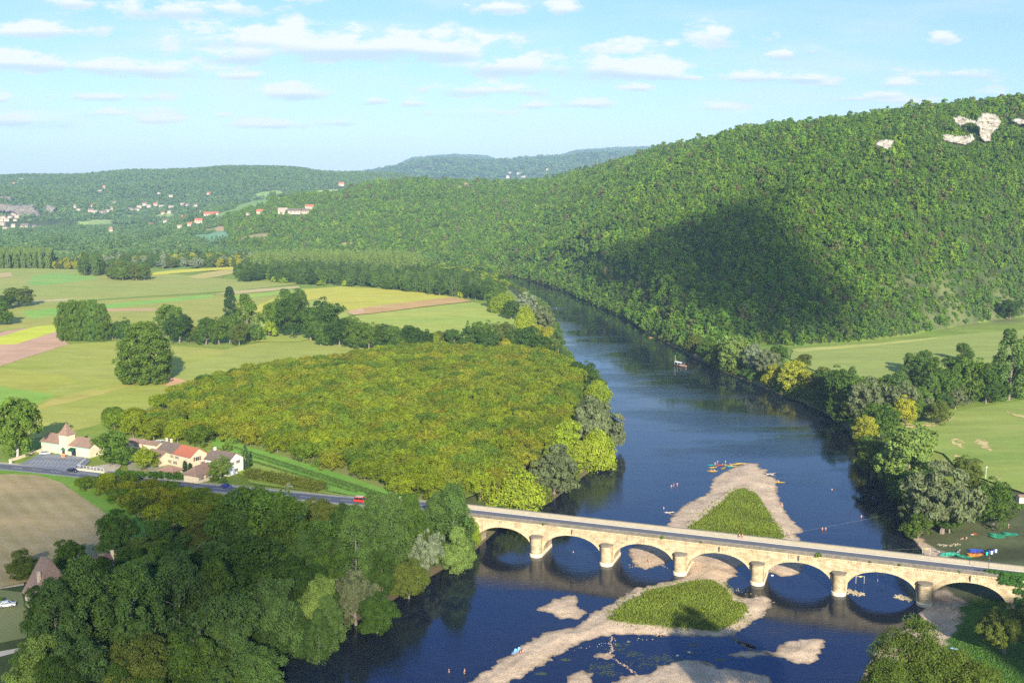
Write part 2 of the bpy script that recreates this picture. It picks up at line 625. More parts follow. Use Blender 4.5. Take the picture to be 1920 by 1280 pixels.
def terrain(x, y, full=False):
    x = np.asarray(x, float)
    y = np.asarray(y, float)
    dl = dseg(x, y, LEFT)
    dr = dseg(x, y, RIGHT)
    inr = inpoly(x, y, RIVER)
    wob = 0.8 * lump(x, y, 17, 3)
    left = (dl < dr)
    d = np.minimum(dl, dr)
    beach = (~left) & (y < 360)
    wob = wob * np.clip(d / 3.0, 0, 1)
    zl = np.minimum(9.0, 0.1 + np.maximum(d + wob, 0) * 0.34)
    zr_ = np.where(beach, np.minimum(3.5, 0.05 + np.maximum(d + wob, 0) * 0.07), np.minimum(6.0, 0.1 + np.maximum(d + wob, 0) * 0.3))
    rb = smooth(345, 375, y)
    zr_ = np.minimum(3.5, 0.05 + np.maximum(d + wob, 0) * 0.07) * (1 - rb) + np.minimum(6.0, 0.1 + np.maximum(d + wob, 0) * 0.3) * rb
    # rising to the road end of the bridge on the right
    dr2 = dseg(x, y, [RB0, RB1])
    zr_ = np.maximum(zr_, np.where(~left, 9.6 - np.maximum(dr2 - 6, 0) * 0.9, 0))
    zr_ = zr_ + 24 * (1 - smooth(165, 212, y)) * smooth(35, 60, x)
    z = np.where(inr, -np.minimum(2.2, 0.05 + d * 0.16), np.where(left, zl, zr_))
    # embankment carrying the road up to the left end of the bridge
    sb = (x - 7.2) * 0.939 - (y - 323.6) * 0.3437
    dm = dseg(x, y, RAMP)
    zm = 9.15 + 0.95 * (1 - smooth(0, 45, -sb - 38.5)) - np.maximum(dm - 6.6, 0) * 0.5
    z = np.where(left & (sb < -24) & (sb > -90) & (dm < 12), np.maximum(z, zm), z)
    # gravel bars
    bar = np.full(x.shape, -9.0)
    near = inr & (y < 520) & (x < 150)
    if near.any():
        xx, yy_ = x[near], y[near]
        best = np.full(xx.shape, -99.0)
        for b in BARS:
            best = np.maximum(best, sdp(xx, yy_, b))
        best = best + 0.5 * lump(xx, yy_, 4.5, 4) + 0.35 * lump(xx, yy_, 11, 6) + 0.3 * lump(xx, yy_, 2.6, 16)
        bar[near] = best
    zb = np.minimum(0.75, bar * 0.10 + 0.02) + np.where(bar > 2, 0.06 * lump(x, y, 9, 5), 0)
    z = np.where(bar > -3, np.maximum(z, zb), z)
    wood = np.zeros(x.shape)
    hA, tA = hillA(x, y)
    z0 = z
    hA = np.where(hA > -20, np.minimum(hA, 0.2 + d * 0.75 + np.maximum(d - 14, 0) ** 2 * 0.06), hA)
    hA = np.where(inr, -50, hA)
    z = np.maximum(z, hA)
    wood = np.where((hA >= z0) & (y > 500) & (hA > -20) & (x / np.maximum(y, 1) > colA(425)), 1.0, wood)
    far = y > 1700
    if far.any():
        xf, yf = x[far], y[far]
        zf = z[far]
        amp = np.clip((yf - 2600) / 600, 0, 1)
        d_ = prof(xf, yf, HD, 1850, 2950, 9, 2200, 1.4)
        d_ = np.where(yf > 1850, d_ + 3 * lump(xf, yf, 260, 8) * np.clip((yf - 2000) / 400, 0, 1), -50)
        b2 = np.where(yf > 3000, prof(xf, yf, HB2, 3000, 3500, 9, 3500, 1.0) + 5 * lump(xf, yf, 210, 12) * amp, -50)
        b_ = np.where(yf > 3300, prof(xf, yf, HB, 3300, 4600, 9, 4000, 1.1) + 8 * lump(xf, yf, 420, 9) * amp, -50)
        c_ = np.where(yf > 5600, prof(xf, yf, HC, 5600, 8200, 9, 5000, 1.0) + 13 * lump(xf, yf, 800, 10), -50)
        c2 = np.where(yf > 8600, prof(xf, yf, HC2, 8600, 11000, 9, 6000, 1.0), -50)
        h = np.maximum.reduce([d_, b2, b_, c_, c2])
        wood[far] = np.where(h > zf, np.where(np.maximum.reduce([b2, b_, c_, c2]) >= h, 1.0, 0.4), wood[far])
        z[far] = np.maximum(zf, h)
    if full:
        return z, inr, left, d, bar, wood
    return z


RAMP = [(-22.0, 342.3), (-26.3, 343.9), G(800, 952.5, 9.2), G(740, 947.5, 9.2), G(660, 940, 9.2), G(600, 934, 9.2)]
RB0 = (7.2 + .939 * 158 + .3437 * 7.5, 323.6 - .3437 * 158 + .939 * 7.5)
RB1 = (RB0[0] + 80, RB0[1] - 29)


def tz(x, y):
    return float(terrain(np.array([x]), np.array([y]))[0])


def on_ground(px, py, guess=6.0):
    """world point of the terrain seen at (px, py)"""
    z = guess
    for _ in range(12):
        x, y = G(px, py, z)
        z2 = tz(x, y)
        if abs(z2 - z) < 0.05:
            break
        z = 0.5 * z + 0.5 * z2
    return x, y, tz(x, y)


def on_ray(px, py, y0=120, y1=12500, lift=0.0):
    """first terrain point (world) along the view ray of image point (px, py)"""
    dx, dy, dz = ray(px, py)
    Y = np.geomspace(y0, y1, 900)
    X = dx / dy * Y
    Z = H + dz / dy * Y
    t = terrain(X, Y) + lift
    k = np.nonzero(Z <= t)[0]
    if len(k) == 0:
        return None
    k = max(1, k[0])
    a = (Z - t)[k - 1]
    b = (Z - t)[k]
    f = a / (a - b) if a != b else 0
    yv = Y[k - 1] + (Y[k] - Y[k - 1]) * f
    xv = dx / dy * yv
    return float(xv), float(yv), tz(xv, yv)


# ------------------------------------------------------------------ ground mesh (one sheet out to the horizon)
def cover(x, y):
    z, inr, left, d, bar, wood = terrain(x, y, True)
    n = x.shape
    col = np.empty(n + (4,))
    g1 = np.array([0.18, 0.26, 0.04])
    g2 = np.array([0.24, 0.28, 0.05])
    m = (0.5 + 0.5 * lump(x, y, 140, 7))[..., None]
    m2 = np.clip(0.5 + 0.5 * lump(x, y * 2.5, 60, 11), 0, 1)[..., None]
    c = (g1 * (1 - m) + g2 * m) * (0.88 + 0.24 * m2)
    a = np.zeros(n)
    # foreground banks: darker rough grass
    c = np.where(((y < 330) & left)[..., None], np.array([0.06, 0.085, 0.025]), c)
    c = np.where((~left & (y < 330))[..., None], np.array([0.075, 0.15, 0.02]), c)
    c = np.where((~left & (y > 285) & (y < 385) & (d < 60) & (x > 90))[..., None], np.array([0.085, 0.095, 0.04]) * (0.7 + 0.7 * m2), c)  # bare soil under trees, its colour also darkened for their shade
    # bank slopes
    bank = (np.clip(1 - np.abs(d - 1) / 4.0, 0, 1) * (~inr))[..., None]
    c = c * (1 - bank) + np.array([0.13, 0.10, 0.06]) * bank
    c = np.where((left & (d < 24) & ~inr & (d > 4))[..., None], np.array([0.07, 0.09, 0.03]), c)
    # woods
    wf = np.array([0.045, 0.065, 0.02])
    ww = wood[..., None]
    c = c * (1 - ww) + (wf * (0.75 + 0.5 * m2)) * ww
    for poly, colr in MEADOWS:
        s = np.clip(sdp(x, y, poly) / 6 + 0.5, 0, 1)[..., None] if y.max() > 0 else 0
        c = c * (1 - s) + np.array(colr) * (0.9 + 0.2 * m2) * s
    # scree and dry clearing low on the right-hand hill
    s = np.clip(sdp(x, y, DRY) / 25 + 0.4, 0, 1) * np.clip(0.5 + 0.9 * lump(x, y, 45, 14), 0, 1)
    c = c * (1 - s[..., None]) + np.array([0.13, 0.145, 0.055]) * s[..., None]
    # river bed and gravel
    c = np.where(inr[..., None], np.array([0.10, 0.075, 0.035]), c)
    gm = np.clip(bar / 0.6 + 0.8, 0, 1)
    grv = np.array([0.54, 0.40, 0.265]) * (0.86 + 0.28 * np.clip(0.5 + 0.5 * lump(x, y, 13, 13), 0, 1))[..., None]
    c = c * (1 - gm[..., None]) + grv * gm[..., None]
    wet = np.clip(1 - np.abs(bar - 0.1) / 0.9, 0, 1)[..., None]
    c = c * (1 - 0.5 * wet * gm[..., None])
    a = np.maximum(a, gm)
    for poly in (RGRAVEL, RGRAVEL2):
        s = np.clip((sdp(x, y, poly) + 1.5 * lump(x, y, 9, 15)) / 1.5 + 0.5, 0, 1) * (~inr)
        c = c * (1 - s[..., None]) + grv * 0.95 * s[..., None]
        a = np.maximum(a, s)
    for poly in BGRASS:
        s = np.clip((sdp(x, y, poly) + 0.5 * lump(x, y, 6, 17)) / 1.6 + 0.5, 0, 1)
        c = c * (1 - s[..., None]) + np.array([0.12, 0.17, 0.035]) * s[..., None]
        a = a * (1 - s)
    col[..., :3] = np.clip(c, 0.005, 0.9)
    col[..., 3] = a
    return z, col


def hillpoly(pts):
    out = []
    for p in pts:
        q = on_ray(p[0], p[1])
        if q:
            out.append((q[0], q[1]))
    return out


MEADOWS = []
for pts, colr in (
    ([(405, 402), (440, 392), (470, 378), (500, 372), (505, 384), (480, 392), (440, 402), (400, 412)], (0.20, 0.30, 0.08)),
    ([(585, 357), (640, 354), (655, 359), (620, 365), (592, 367)], (0.27, 0.33, 0.12)),
    ([(275, 421), (310, 412), (305, 420), (280, 425)], (0.27, 0.35, 0.12)),
    ([(365, 440), (420, 433), (436, 440), (430, 450), (380, 452), (355, 447)], (0.15, 0.28, 0.15)),
    ([(380, 430), (420, 424), (425, 432), (385, 436)], (0.40, 0.27, 0.16)),
    ([(210, 457), (250, 454), (250, 460), (212, 461)], (0.45, 0.28, 0.2)),
    ([(100, 456), (130, 450), (126, 454), (60, 466)], (0.24, 0.33, 0.16)),
    ([(225, 402), (320, 397), (400, 396), (402, 401), (310, 407), (240, 408)], (0.26, 0.32, 0.09)),
    ([(140, 418), (215, 412), (210, 420), (150, 424)], (0.24, 0.31, 0.09)),
    ([(468, 366), (525, 357), (545, 364), (500, 372)], (0.22, 0.31, 0.08)),
    ([(600, 468), (640, 455), (690, 452), (650, 466)], (0.30, 0.28, 0.11)),
    ([(20, 478), (160, 470), (240, 468), (150, 476), (30, 484)], (0.24, 0.30, 0.08)),
    ([(400, 460), (470, 440), (520, 436), (500, 448), (440, 462)], (0.27, 0.24, 0.10)),
):
    MEADOWS.append((hillpoly(pts), colr))
DRY = hillpoly([(1640, 520), (1750, 505), (1920, 540), (1990, 560), (1960, 600), (1840, 612), (1740, 620), (1660, 590)])

na, nr = 860, 900
ang = np.concatenate([np.linspace(math.radians(-50), math.radians(-28.5), 60, endpoint=False), np.linspace(math.radians(-28.5), math.radians(28.5), na - 120, endpoint=False), np.linspace(math.radians(28.5), math.radians(50), 60)])
rad = np.concatenate([np.geomspace(20, 225, 50, endpoint=False), np.geomspace(225, 420, 300, endpoint=False), np.geomspace(420, 14500, nr - 350)])
A_, R_ = np.meshgrid(ang, rad)
gx = R_ * np.sin(A_)
gy = R_ * np.cos(A_)
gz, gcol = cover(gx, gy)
na_, nr_ = len(ang), len(rad)
vv = np.stack([gx, gy, gz], -1).reshape(-1, 3)
ii = np.arange(nr_ * na_).reshape(nr_, na_)
q = np.stack([ii[:-1, :-1], ii[:-1, 1:], ii[1:, 1:], ii[1:, :-1]], -1).reshape(-1, 4)


def ground_material():
    m, t, o = new_mat("ground")
    p = t.nodes.new("ShaderNodeBsdfPrincipled")
    p.inputs['Roughness'].default_value = 0.95
    p.inputs['Specular IOR Level'].default_value = 0.1
    t.links.new(p.outputs[0], o.inputs[0])
    at = t.nodes.new("ShaderNodeAttribute")
    at.attribute_name = 'cover'
    g = t.nodes.new("ShaderNodeNewGeometry")
    n = t.nodes.new("ShaderNodeTexNoise")
    n.inputs['Scale'].default_value = 0.35
    n.inputs['Detail'].default_value = 8
    n.inputs['Roughness'].default_value = 0.7
    t.links.new(g.outputs['Position'], n.inputs['Vector'])
    n2 = t.nodes.new("ShaderNodeTexNoise")
    n2.inputs['Scale'].default_value = 2.6
    n2.inputs['Detail'].default_value = 6
    n2.inputs['Roughness'].default_value = 0.8
    t.links.new(g.outputs['Position'], n2.inputs['Vector'])
    k = M(t, 'ADD', M(t, 'MULTIPLY', M(t, 'SUBTRACT', n.outputs[0], 0.5), 0.7), 1.0)
    k2 = M(t, 'MULTIPLY', M(t, 'MULTIPLY', M(t, 'SUBTRACT', n2.outputs[0], 0.5), 2.4), M(t, 'ADD', at.outputs['Alpha'], 0.25))
    kk = M(t, 'ADD', k, k2)
    cv = t.nodes.new("ShaderNodeCombineColor")
    for i in range(3):
        t.links.new(kk, cv.inputs[i])
    t.links.new(mixc(t, 1.0, at.outputs['Color'], cv.outputs[0], 'MULTIPLY'), p.inputs['Base Color'])
    b = t.nodes.new("ShaderNodeBump")
    b.inputs['Distance'].default_value = 0.25
    t.links.new(n2.outputs[0], b.inputs['Height'])
    t.links.new(b.outputs[0], p.inputs['Normal'])
    return m


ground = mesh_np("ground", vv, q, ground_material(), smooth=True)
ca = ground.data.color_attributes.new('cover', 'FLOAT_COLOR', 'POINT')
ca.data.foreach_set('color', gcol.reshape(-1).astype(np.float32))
tag(ground, kind='structure')

# unseen castle hill behind the camera; right crest shaped to shade the right foreground
hx, hy = np.meshgrid(np.linspace(-420, 520, 190), np.linspace(-260, 46, 90))
hz_ = np.where(hy > 2, 112 * (1 - smooth(2, 46, hy)) + 2, 112.0)
w1 = smooth(-4, -12, hy)
lw = smooth(-330, -300, hx) * (1 - smooth(18, 24, hx))
rw_ = smooth(150, 170, hx)
hz_ = hz_ * (smooth(-340, -300, hx) * (1 - smooth(8, 26, hx)) + 0.62 * smooth(8, 26, hx) * (1 - rw_) + 0.98 * rw_ * 1)
hz_ = hz_ + 14 * rw_ * w1 * smooth(-60, -30, hy)
hz_ = hz_ * (0.75 + 0.25 * smooth(60, 150, hx))
nY, nX = hx.shape
i2 = np.arange(nX * nY).reshape(nY, nX)
hq = np.stack([i2[:-1, :-1], i2[:-1, 1:], i2[1:, 1:], i2[1:, :-1]], -1).reshape(-1, 4)
chill = mesh_np("hills", np.stack([hx, hy, hz_ - 3], -1).reshape(-1, 3), hq, mat("hill_rock", (0.16, 0.17, 0.09), (0.3, 0.27, 0.2), 0.06, 0.95))
tag(chill, kind='structure')

# ------------------------------------------------------------------ river


def water_material():
    m, t, o = new_mat("river_water")
    p = t.nodes.new("ShaderNodeBsdfPrincipled")
    t.links.new(p.outputs[0], o.inputs[0])
    g = t.nodes.new("ShaderNodeNewGeometry")
    p.inputs['Roughness'].default_value = 0.03
    p.inputs['IOR'].default_value = 1.333
    p.inputs['Specular Tint'].default_value = (0.26, 0.62, 1.0, 1)
    p.inputs['Specular IOR Level'].default_value = 0.62
    n0 = t.nodes.new("ShaderNodeTexNoise")
    n0.inputs['Scale'].default_value = 0.03
    n0.inputs['Detail'].default_value = 4
    t.links.new(g.outputs['Position'], n0.inputs['Vector'])
    t.links.new(mixc(t, n0.outputs[0], (0.004, 0.010, 0.028), (0.016, 0.016, 0.012)), p.inputs['Base Color'])

    def wave(sx, sy, rot, det, rgh=0.55):
        mp_ = t.nodes.new("ShaderNodeMapping")
        mp_.inputs['Rotation'].default_value = (0, 0, rot)
        mp_.inputs['Scale'].default_value = (sx, sy, 1)
        t.links.new(g.outputs['Position'], mp_.inputs[0])
        n = t.nodes.new("ShaderNodeTexNoise")
        n.inputs['Scale'].default_value = 1.0
        n.inputs['Detail'].default_value = det
        n.inputs['Roughness'].default_value = rgh
        t.links.new(mp_.outputs[0], n.inputs['Vector'])
        return n.outputs[0]
    a = wave(0.35, 1.0, 0.35, 3)
    b = wave(0.9, 2.6, -0.2, 3)
    big = wave(0.012, 0.030, 0.5, 3, 0.6)      # calm and ruffled reaches
    r = t.nodes.new("ShaderNodeMapRange")
    r.interpolation_type = 'SMOOTHSTEP'
    r.inputs['From Min'].default_value = 0.42
    r.inputs['From Max'].default_value = 0.66
    r.inputs['To Min'].default_value = 0.2
    r.inputs['To Max'].default_value = 1.6
    t.links.new(big, r.inputs[0])
    hgt = M(t, 'MULTIPLY', M(t, 'ADD', M(t, 'MULTIPLY', a, 0.7), M(t, 'MULTIPLY', b, 0.3)), r.outputs[0])
    bp = t.nodes.new("ShaderNodeBump")
    bp.inputs['Strength'].default_value = 1.0
    bp.inputs['Distance'].default_value = 0.055
    t.links.new(hgt, bp.inputs['Height'])
    t.links.new(bp.outputs[0], p.inputs['Normal'])
    return m


xs_ = np.linspace(-220, 420, 3)
river = MB()
river.add([(-260, 30, 0), (420, 30, 0), (420, 1420, 0), (-260, 1420, 0)], [(0, 1, 2, 3)])
river = river.build("river", water_material())
tag(river, kind='structure')

# ------------------------------------------------------------------ fields, laid as sheets on the flat plain
_lay = [0]


def field(name, poly_px, c1, c2, z=9.0, scale=0.05, rot=0.0, rows=0.0, rowcol=None, world=False, ragged=False):
    _lay[0] += 1
    zz = z + 0.05 + 0.02 * _lay[0]
    pts = poly_px if world else Gp(poly_px, zz)
    nm = "field_" + str(_lay[0])
    m, t, o = new_mat(nm)
    p = t.nodes.new("ShaderNodeBsdfPrincipled")
    p.inputs['Roughness'].default_value = 0.95
    p.inputs['Specular IOR Level'].default_value = 0.1
    t.links.new(p.outputs[0], o.inputs[0])
    g = t.nodes.new("ShaderNodeNewGeometry")
    mp_ = t.nodes.new("ShaderNodeMapping")
    mp_.inputs['Rotation'].default_value = (0, 0, rot)
    mp_.inputs['Scale'].default_value = (0.35, 1, 1)
    t.links.new(g.outputs['Position'], mp_.inputs[0])
    n = t.nodes.new("ShaderNodeTexNoise")
    n.inputs['Scale'].default_value = scale
    n.inputs['Detail'].default_value = 10
    n.inputs['Roughness'].default_value = 0.68
    t.links.new(mp_.outputs[0], n.inputs['Vector'])
    r = t.nodes.new("ShaderNodeMapRange")
    r.inputs['From Min'].default_value = 0.35
    r.inputs['From Max'].default_value = 0.65
    t.links.new(n.outputs[0], r.inputs[0])
    sat = lambda q_: tuple(max(0.01, x + (x - sum(q_) / 3) * 0.12) for x in q_)
    c1, c2 = sat(c1), sat(c2)
    c = mixc(t, r.outputs[0], c1, c2)
    if rows:
        w = t.nodes.new("ShaderNodeTexWave")
        w.bands_direction = 'Y'
        w.inputs['Scale'].default_value = rows
        w.inputs['Distortion'].default_value = 1.5
        w.inputs['Detail'].default_value = 3
        w.inputs['Detail Scale'].default_value = 0.6
        mpw = t.nodes.new("ShaderNodeMapping")
        mpw.inputs['Rotation'].default_value = (0, 0, rot)
        t.links.new(g.outputs['Position'], mpw.inputs[0])
        t.links.new(mpw.outputs[0], w.inputs['Vector'])
        c = mixc(t, M(t, 'MULTIPLY', w.outputs['Fac'], 0.45), c, rowcol or tuple(x * 0.7 for x in c1))
    n5 = t.nodes.new("ShaderNodeTexNoise")
    n5.inputs['Scale'].default_value = 1.2
    n5.inputs['Detail'].default_value = 6
    n5.inputs['Roughness'].default_value = 0.8
    t.links.new(g.outputs['Position'], n5.inputs['Vector'])
    n6 = t.nodes.new("ShaderNodeTexNoise")
    n6.inputs['Scale'].default_value = 0.09
    n6.inputs['Detail'].default_value = 5
    n6.inputs['Roughness'].default_value = 0.75
    t.links.new(mp_.outputs[0], n6.inputs['Vector'])
    k = M(t, 'MULTIPLY_ADD', M(t, 'SUBTRACT', n5.outputs[0], 0.5), 1.1, 1.12)
    k = M(t, 'ADD', k, M(t, 'MULTIPLY', M(t, 'SUBTRACT', n6.outputs[0], 0.5), 0.9))
    cv = t.nodes.new("ShaderNodeCombineColor")
    for i in range(3):
        t.links.new(k, cv.inputs[i])
    t.links.new(mixc(t, 1.0, c, cv.outputs[0], 'MULTIPLY'), p.inputs['Base Color'])
    if ragged:
        tr = t.nodes.new("ShaderNodeBsdfTransparent")
        mxs = t.nodes.new("ShaderNodeMixShader")
        nr2 = t.nodes.new("ShaderNodeTexNoise")
        nr2.inputs['Scale'].default_value = 0.28
        nr2.inputs['Detail'].default_value = 7
        nr2.inputs['Roughness'].default_value = 0.7
        t.links.new(g.outputs['Position'], nr2.inputs['Vector'])
        t.links.new(M(t, 'GREATER_THAN', nr2.outputs[0], 0.5), mxs.inputs[0])
        t.links.new(tr.outputs[0], mxs.inputs[1])
        t.links.new(p.outputs[0], mxs.inputs[2])
        t.links.new(mxs.outputs[0], o.inputs[0])
    # fray the outline a little so that edges are not ruled
    out_ = []
    rr = random.Random(_lay[0])
    for (x1, y1), (x2, y2) in zip(pts, pts[1:] + pts[:1]):
        L = math.hypot(x2 - x1, y2 - y1)
        k_ = max(1, int(L / 6))
        for i in range(k_):
            f = i / k_
            j = 0.5 if k_ > 1 and i else 0
            out_.append((x1 + (x2 - x1) * f + rr.uniform(-j, j), y1 + (y2 - y1) * f + rr.uniform(-j, j), zz))
    ob = MB().add(out_, [tuple(range(len(out_)))])
    ob = ob.build(name, m)
    return tag(ob, kind='structure')


OLV = (0.265, 0.295, 0.062)
OLV2 = (0.21, 0.26, 0.05)
TAN = (0.44, 0.30, 0.17)
# foreground crop between the hedgerow and the road
field("field", [(-250, 720), (-60, 690), (0, 686), (128, 645), (215, 640), (420, 655), (520, 636), (560, 634), (700, 655), (735, 668), (650, 690), (480, 705), (380, 730), (300, 760), (205, 790), (110, 815), (-20, 835), (-260, 840)],
      OLV, (0.34, 0.33, 0.10), scale=0.02, rot=0.3, rows=0.35)
field("field", [(-200, 700), (0, 690), (105, 700), (150, 716), (50, 740), (-200, 745)], (0.33, 0.30, 0.075), (0.26, 0.29, 0.06), scale=0.03)
field("field", [(-200, 722), (0, 724), (106, 741), (60, 758), (0, 764), (-200, 770)], (0.17, 0.29, 0.05), (0.22, 0.31, 0.07), scale=0.03)
field("field", [(62, 764), (120, 742), (200, 722), (260, 718), (230, 728), (140, 752), (70, 768)], (0.40, 0.31, 0.11), OLV, scale=0.06)
field("field", [(294, 720), (305, 702), (335, 694), (362, 700), (350, 714), (322, 724)], (0.55, 0.32, 0.16), TAN, scale=0.08)
field("field", [(300, 700), (430, 660), (520, 636), (560, 634), (700, 655), (735, 668), (650, 690), (480, 703), (380, 722)], (0.27, 0.30, 0.08), (0.31, 0.32, 0.09), scale=0.012, rot=0.5, rows=0.3)
# ploughed strip with the mustard stripe
field("field", [(-260, 690), (-260, 640), (0, 623), (60, 609), (104, 607), (108, 628), (130, 645), (66, 665), (0, 686)], (0.50, 0.33, 0.22), (0.42, 0.27, 0.18), scale=0.05, rows=0.3)
field("field", [(-260, 668), (-260, 660), (0, 631), (68, 611), (112, 607), (104, 622), (30, 645), (0, 646)], (0.42, 0.46, 0.08), (0.50, 0.48, 0.08), scale=0.05, rows=0.4)
# wide plain
field("field", [(-300, 575), (-300, 505), (60, 503), (150, 505), (300, 512), (440, 524), (560, 532), (440, 545), (200, 560), (0, 580)], (0.25, 0.30, 0.08), (0.33, 0.31, 0.10), scale=0.008, rows=0.06)
field("field", [(60, 518), (100, 512), (150, 514), (190, 521), (130, 530), (75, 535), (50, 533)], (0.18, 0.31, 0.08), (0.24, 0.33, 0.09), scale=0.02)
field("field", [(-300, 640), (-300, 585), (0, 578), (200, 562), (400, 553), (560, 545), (640, 560), (660, 590), (500, 605), (300, 615), (110, 606), (0, 622)], (0.27, 0.30, 0.075), (0.34, 0.31, 0.09), scale=0.012, rows=0.08)
field("field", [(60, 598), (40, 583), (190, 571), (400, 551), (402, 557), (240, 574), (120, 590)], (0.17, 0.33, 0.07), (0.25, 0.33, 0.08), scale=0.02)
field("field", [(198, 578), (292, 578), (294, 583), (200, 584)], TAN, (0.38, 0.27, 0.13), scale=0.05)
field("field", [(60, 564), (135, 560), (134, 562), (62, 566)], (0.5, 0.42, 0.28), TAN, scale=0.05)
field("field", [(395, 552), (440, 545), (505, 540), (560, 536), (562, 540), (500, 546), (440, 551)], (0.46, 0.36, 0.2), (0.36, 0.32, 0.13), scale=0.03)
field("field", [(430, 556), (560, 541), (640, 540), (630, 547), (520, 553), (440, 562)], (0.22, 0.34, 0.07), (0.27, 0.34, 0.08), scale=0.02)
field("field", [(272, 512), (340, 505), (435, 500), (440, 504), (330, 512), (285, 516)], (0.55, 0.50, 0.06), (0.45, 0.42, 0.10), scale=0.03, rows=0.3)
field("field", [(268, 509), (330, 502), (378, 498), (340, 505), (276, 511)], (0.14, 0.22, 0.05), (0.19, 0.25, 0.06), scale=0.03)
field("field", [(350, 519), (395, 509), (437, 504), (438, 513), (400, 520), (370, 523)], (0.45, 0.36, 0.16), (0.34, 0.31, 0.10), scale=0.03)
field("field", [(0, 512), (20, 510), (25, 518), (0, 521), (-90, 522), (-90, 512)], (0.45, 0.33, 0.17), (0.36, 0.30, 0.13), scale=0.04)
field("field", [(560, 543), (640, 537), (700, 540), (800, 549), (872, 560), (760, 575), (660, 585), (640, 574), (600, 560), (520, 570), (480, 600), (478, 575), (520, 556)], (0.47, 0.42, 0.09), (0.37, 0.36, 0.08), scale=0.02, rot=0.2, rows=0.12)
field("field", [(652, 583), (690, 575), (850, 557), (886, 564), (800, 574), (700, 587), (662, 590)], (0.40, 0.24, 0.11), (0.50, 0.35, 0.16), scale=0.03, rot=0.2, rows=0.5)
field("field", [(650, 584), (680, 577), (684, 586), (662, 590)], (0.52, 0.33, 0.2), TAN, scale=0.05)
field("field", [(664, 592), (700, 588), (800, 576), (886, 566), (925, 575), (975, 604), (960, 640), (830, 640), (740, 630), (690, 612)], (0.27, 0.34, 0.08), (0.38, 0.37, 0.10), scale=0.015, rot=0.2, rows=0.15)
field("field", [(478, 600), (520, 572), (600, 562), (640, 578), (655, 592), (690, 612), (560, 640), (480, 640)], (0.25, 0.31, 0.07), (0.33, 0.34, 0.09), scale=0.015)
# harvested field in front of the road, left
field("field", [(-300, 880), (0, 888), (70, 890), (118, 905), (165, 938), (228, 985), (255, 1012), (200, 1050), (120, 1075), (0, 1100), (-300, 1120)], (0.33, 0.25, 0.13), (0.25, 0.21, 0.10), scale=0.06, rot=0.9, rows=0.06, rowcol=(0.38, 0.29, 0.16))
field("verge", [(-300, 871), (0, 880), (130, 893), (200, 905), (215, 930), (275, 985), (285, 1000), (262, 1014), (228, 985), (165, 938), (118, 905), (70, 890), (0, 887), (-300, 880)], (0.18, 0.26, 0.05), (0.12, 0.23, 0.04), scale=0.1)
# orchard floor and the garden strips below it
field("orchard_floor", [(290, 760), (380, 726), (480, 706), (650, 690), (735, 668), (1010, 668), (1085, 720), (1075, 790), (1000, 860), (960, 900), (870, 935), (760, 935), (640, 890), (520, 855), (440, 838), (330, 815), (200, 795)], (0.15, 0.2, 0.05), (0.22, 0.2, 0.09), scale=0.06)
field("field", [(400, 818), (440, 830), (520, 852), (640, 888), (760, 930), (735, 940), (660, 928), (600, 918), (600, 905), (520, 880), (440, 850), (395, 835)], (0.15, 0.30, 0.05), (0.2, 0.31, 0.07), scale=0.06, rot=-0.6, rows=0.35, rowcol=(0.10, 0.2, 0.04))
field("field", [(385, 842), (440, 880), (470, 905), (545, 915), (660, 932), (600, 918), (598, 905), (540, 880), (455, 855)], (0.24, 0.28, 0.07), (0.2, 0.28, 0.06), scale=0.06)
# right bank
field("field", [(1490, 652), (1560, 648), (1650, 642), (1760, 631), (1840, 623), (1896, 620), (2010, 612), (2030, 640), (1900, 665), (1800, 700), (1700, 712), (1600, 712), (1540, 700), (1480, 672)], (0.27, 0.30, 0.09), (0.23, 0.27, 0.08), z=6, scale=0.02, rot=0.1, rows=0.2)
field("field", [(1480, 655), (1650, 643), (1760, 632), (1752, 635), (1650, 647), (1500, 659)], (0.40, 0.38, 0.13), (0.32, 0.33, 0.1), z=6, scale=0.05)
field("field", [(1700, 800), (1760, 778), (1840, 762), (1920, 750), (2080, 735), (2150, 900), (2040, 935), (1925, 925), (1865, 905), (1800, 880), (1770, 850), (1700, 825)], (0.17, 0.235, 0.055), (0.24, 0.265, 0.075), z=6, scale=0.03)
for pl in ([(1722, 800), (1745, 788), (1790, 781), (1786, 786), (1760, 795), (1738, 804)], [(1825, 828), (1835, 820), (1850, 826), (1862, 838), (1858, 845), (1838, 838)], [(1782, 822), (1800, 822), (1812, 832), (1806, 840), (1786, 832)],
           [(1860, 894), (1885, 890), (1886, 896), (1866, 898)], [(1790, 850), (1802, 856), (1798, 868), (1788, 862)], [(1700, 790), (1722, 800), (1700, 806)], [(1885, 770), (1925, 780), (2000, 800), (1925, 786), (1890, 775)]):
    field("bare_earth", pl, (0.60, 0.43, 0.24), (0.42, 0.34, 0.15), z=6, scale=0.3, ragged=True)

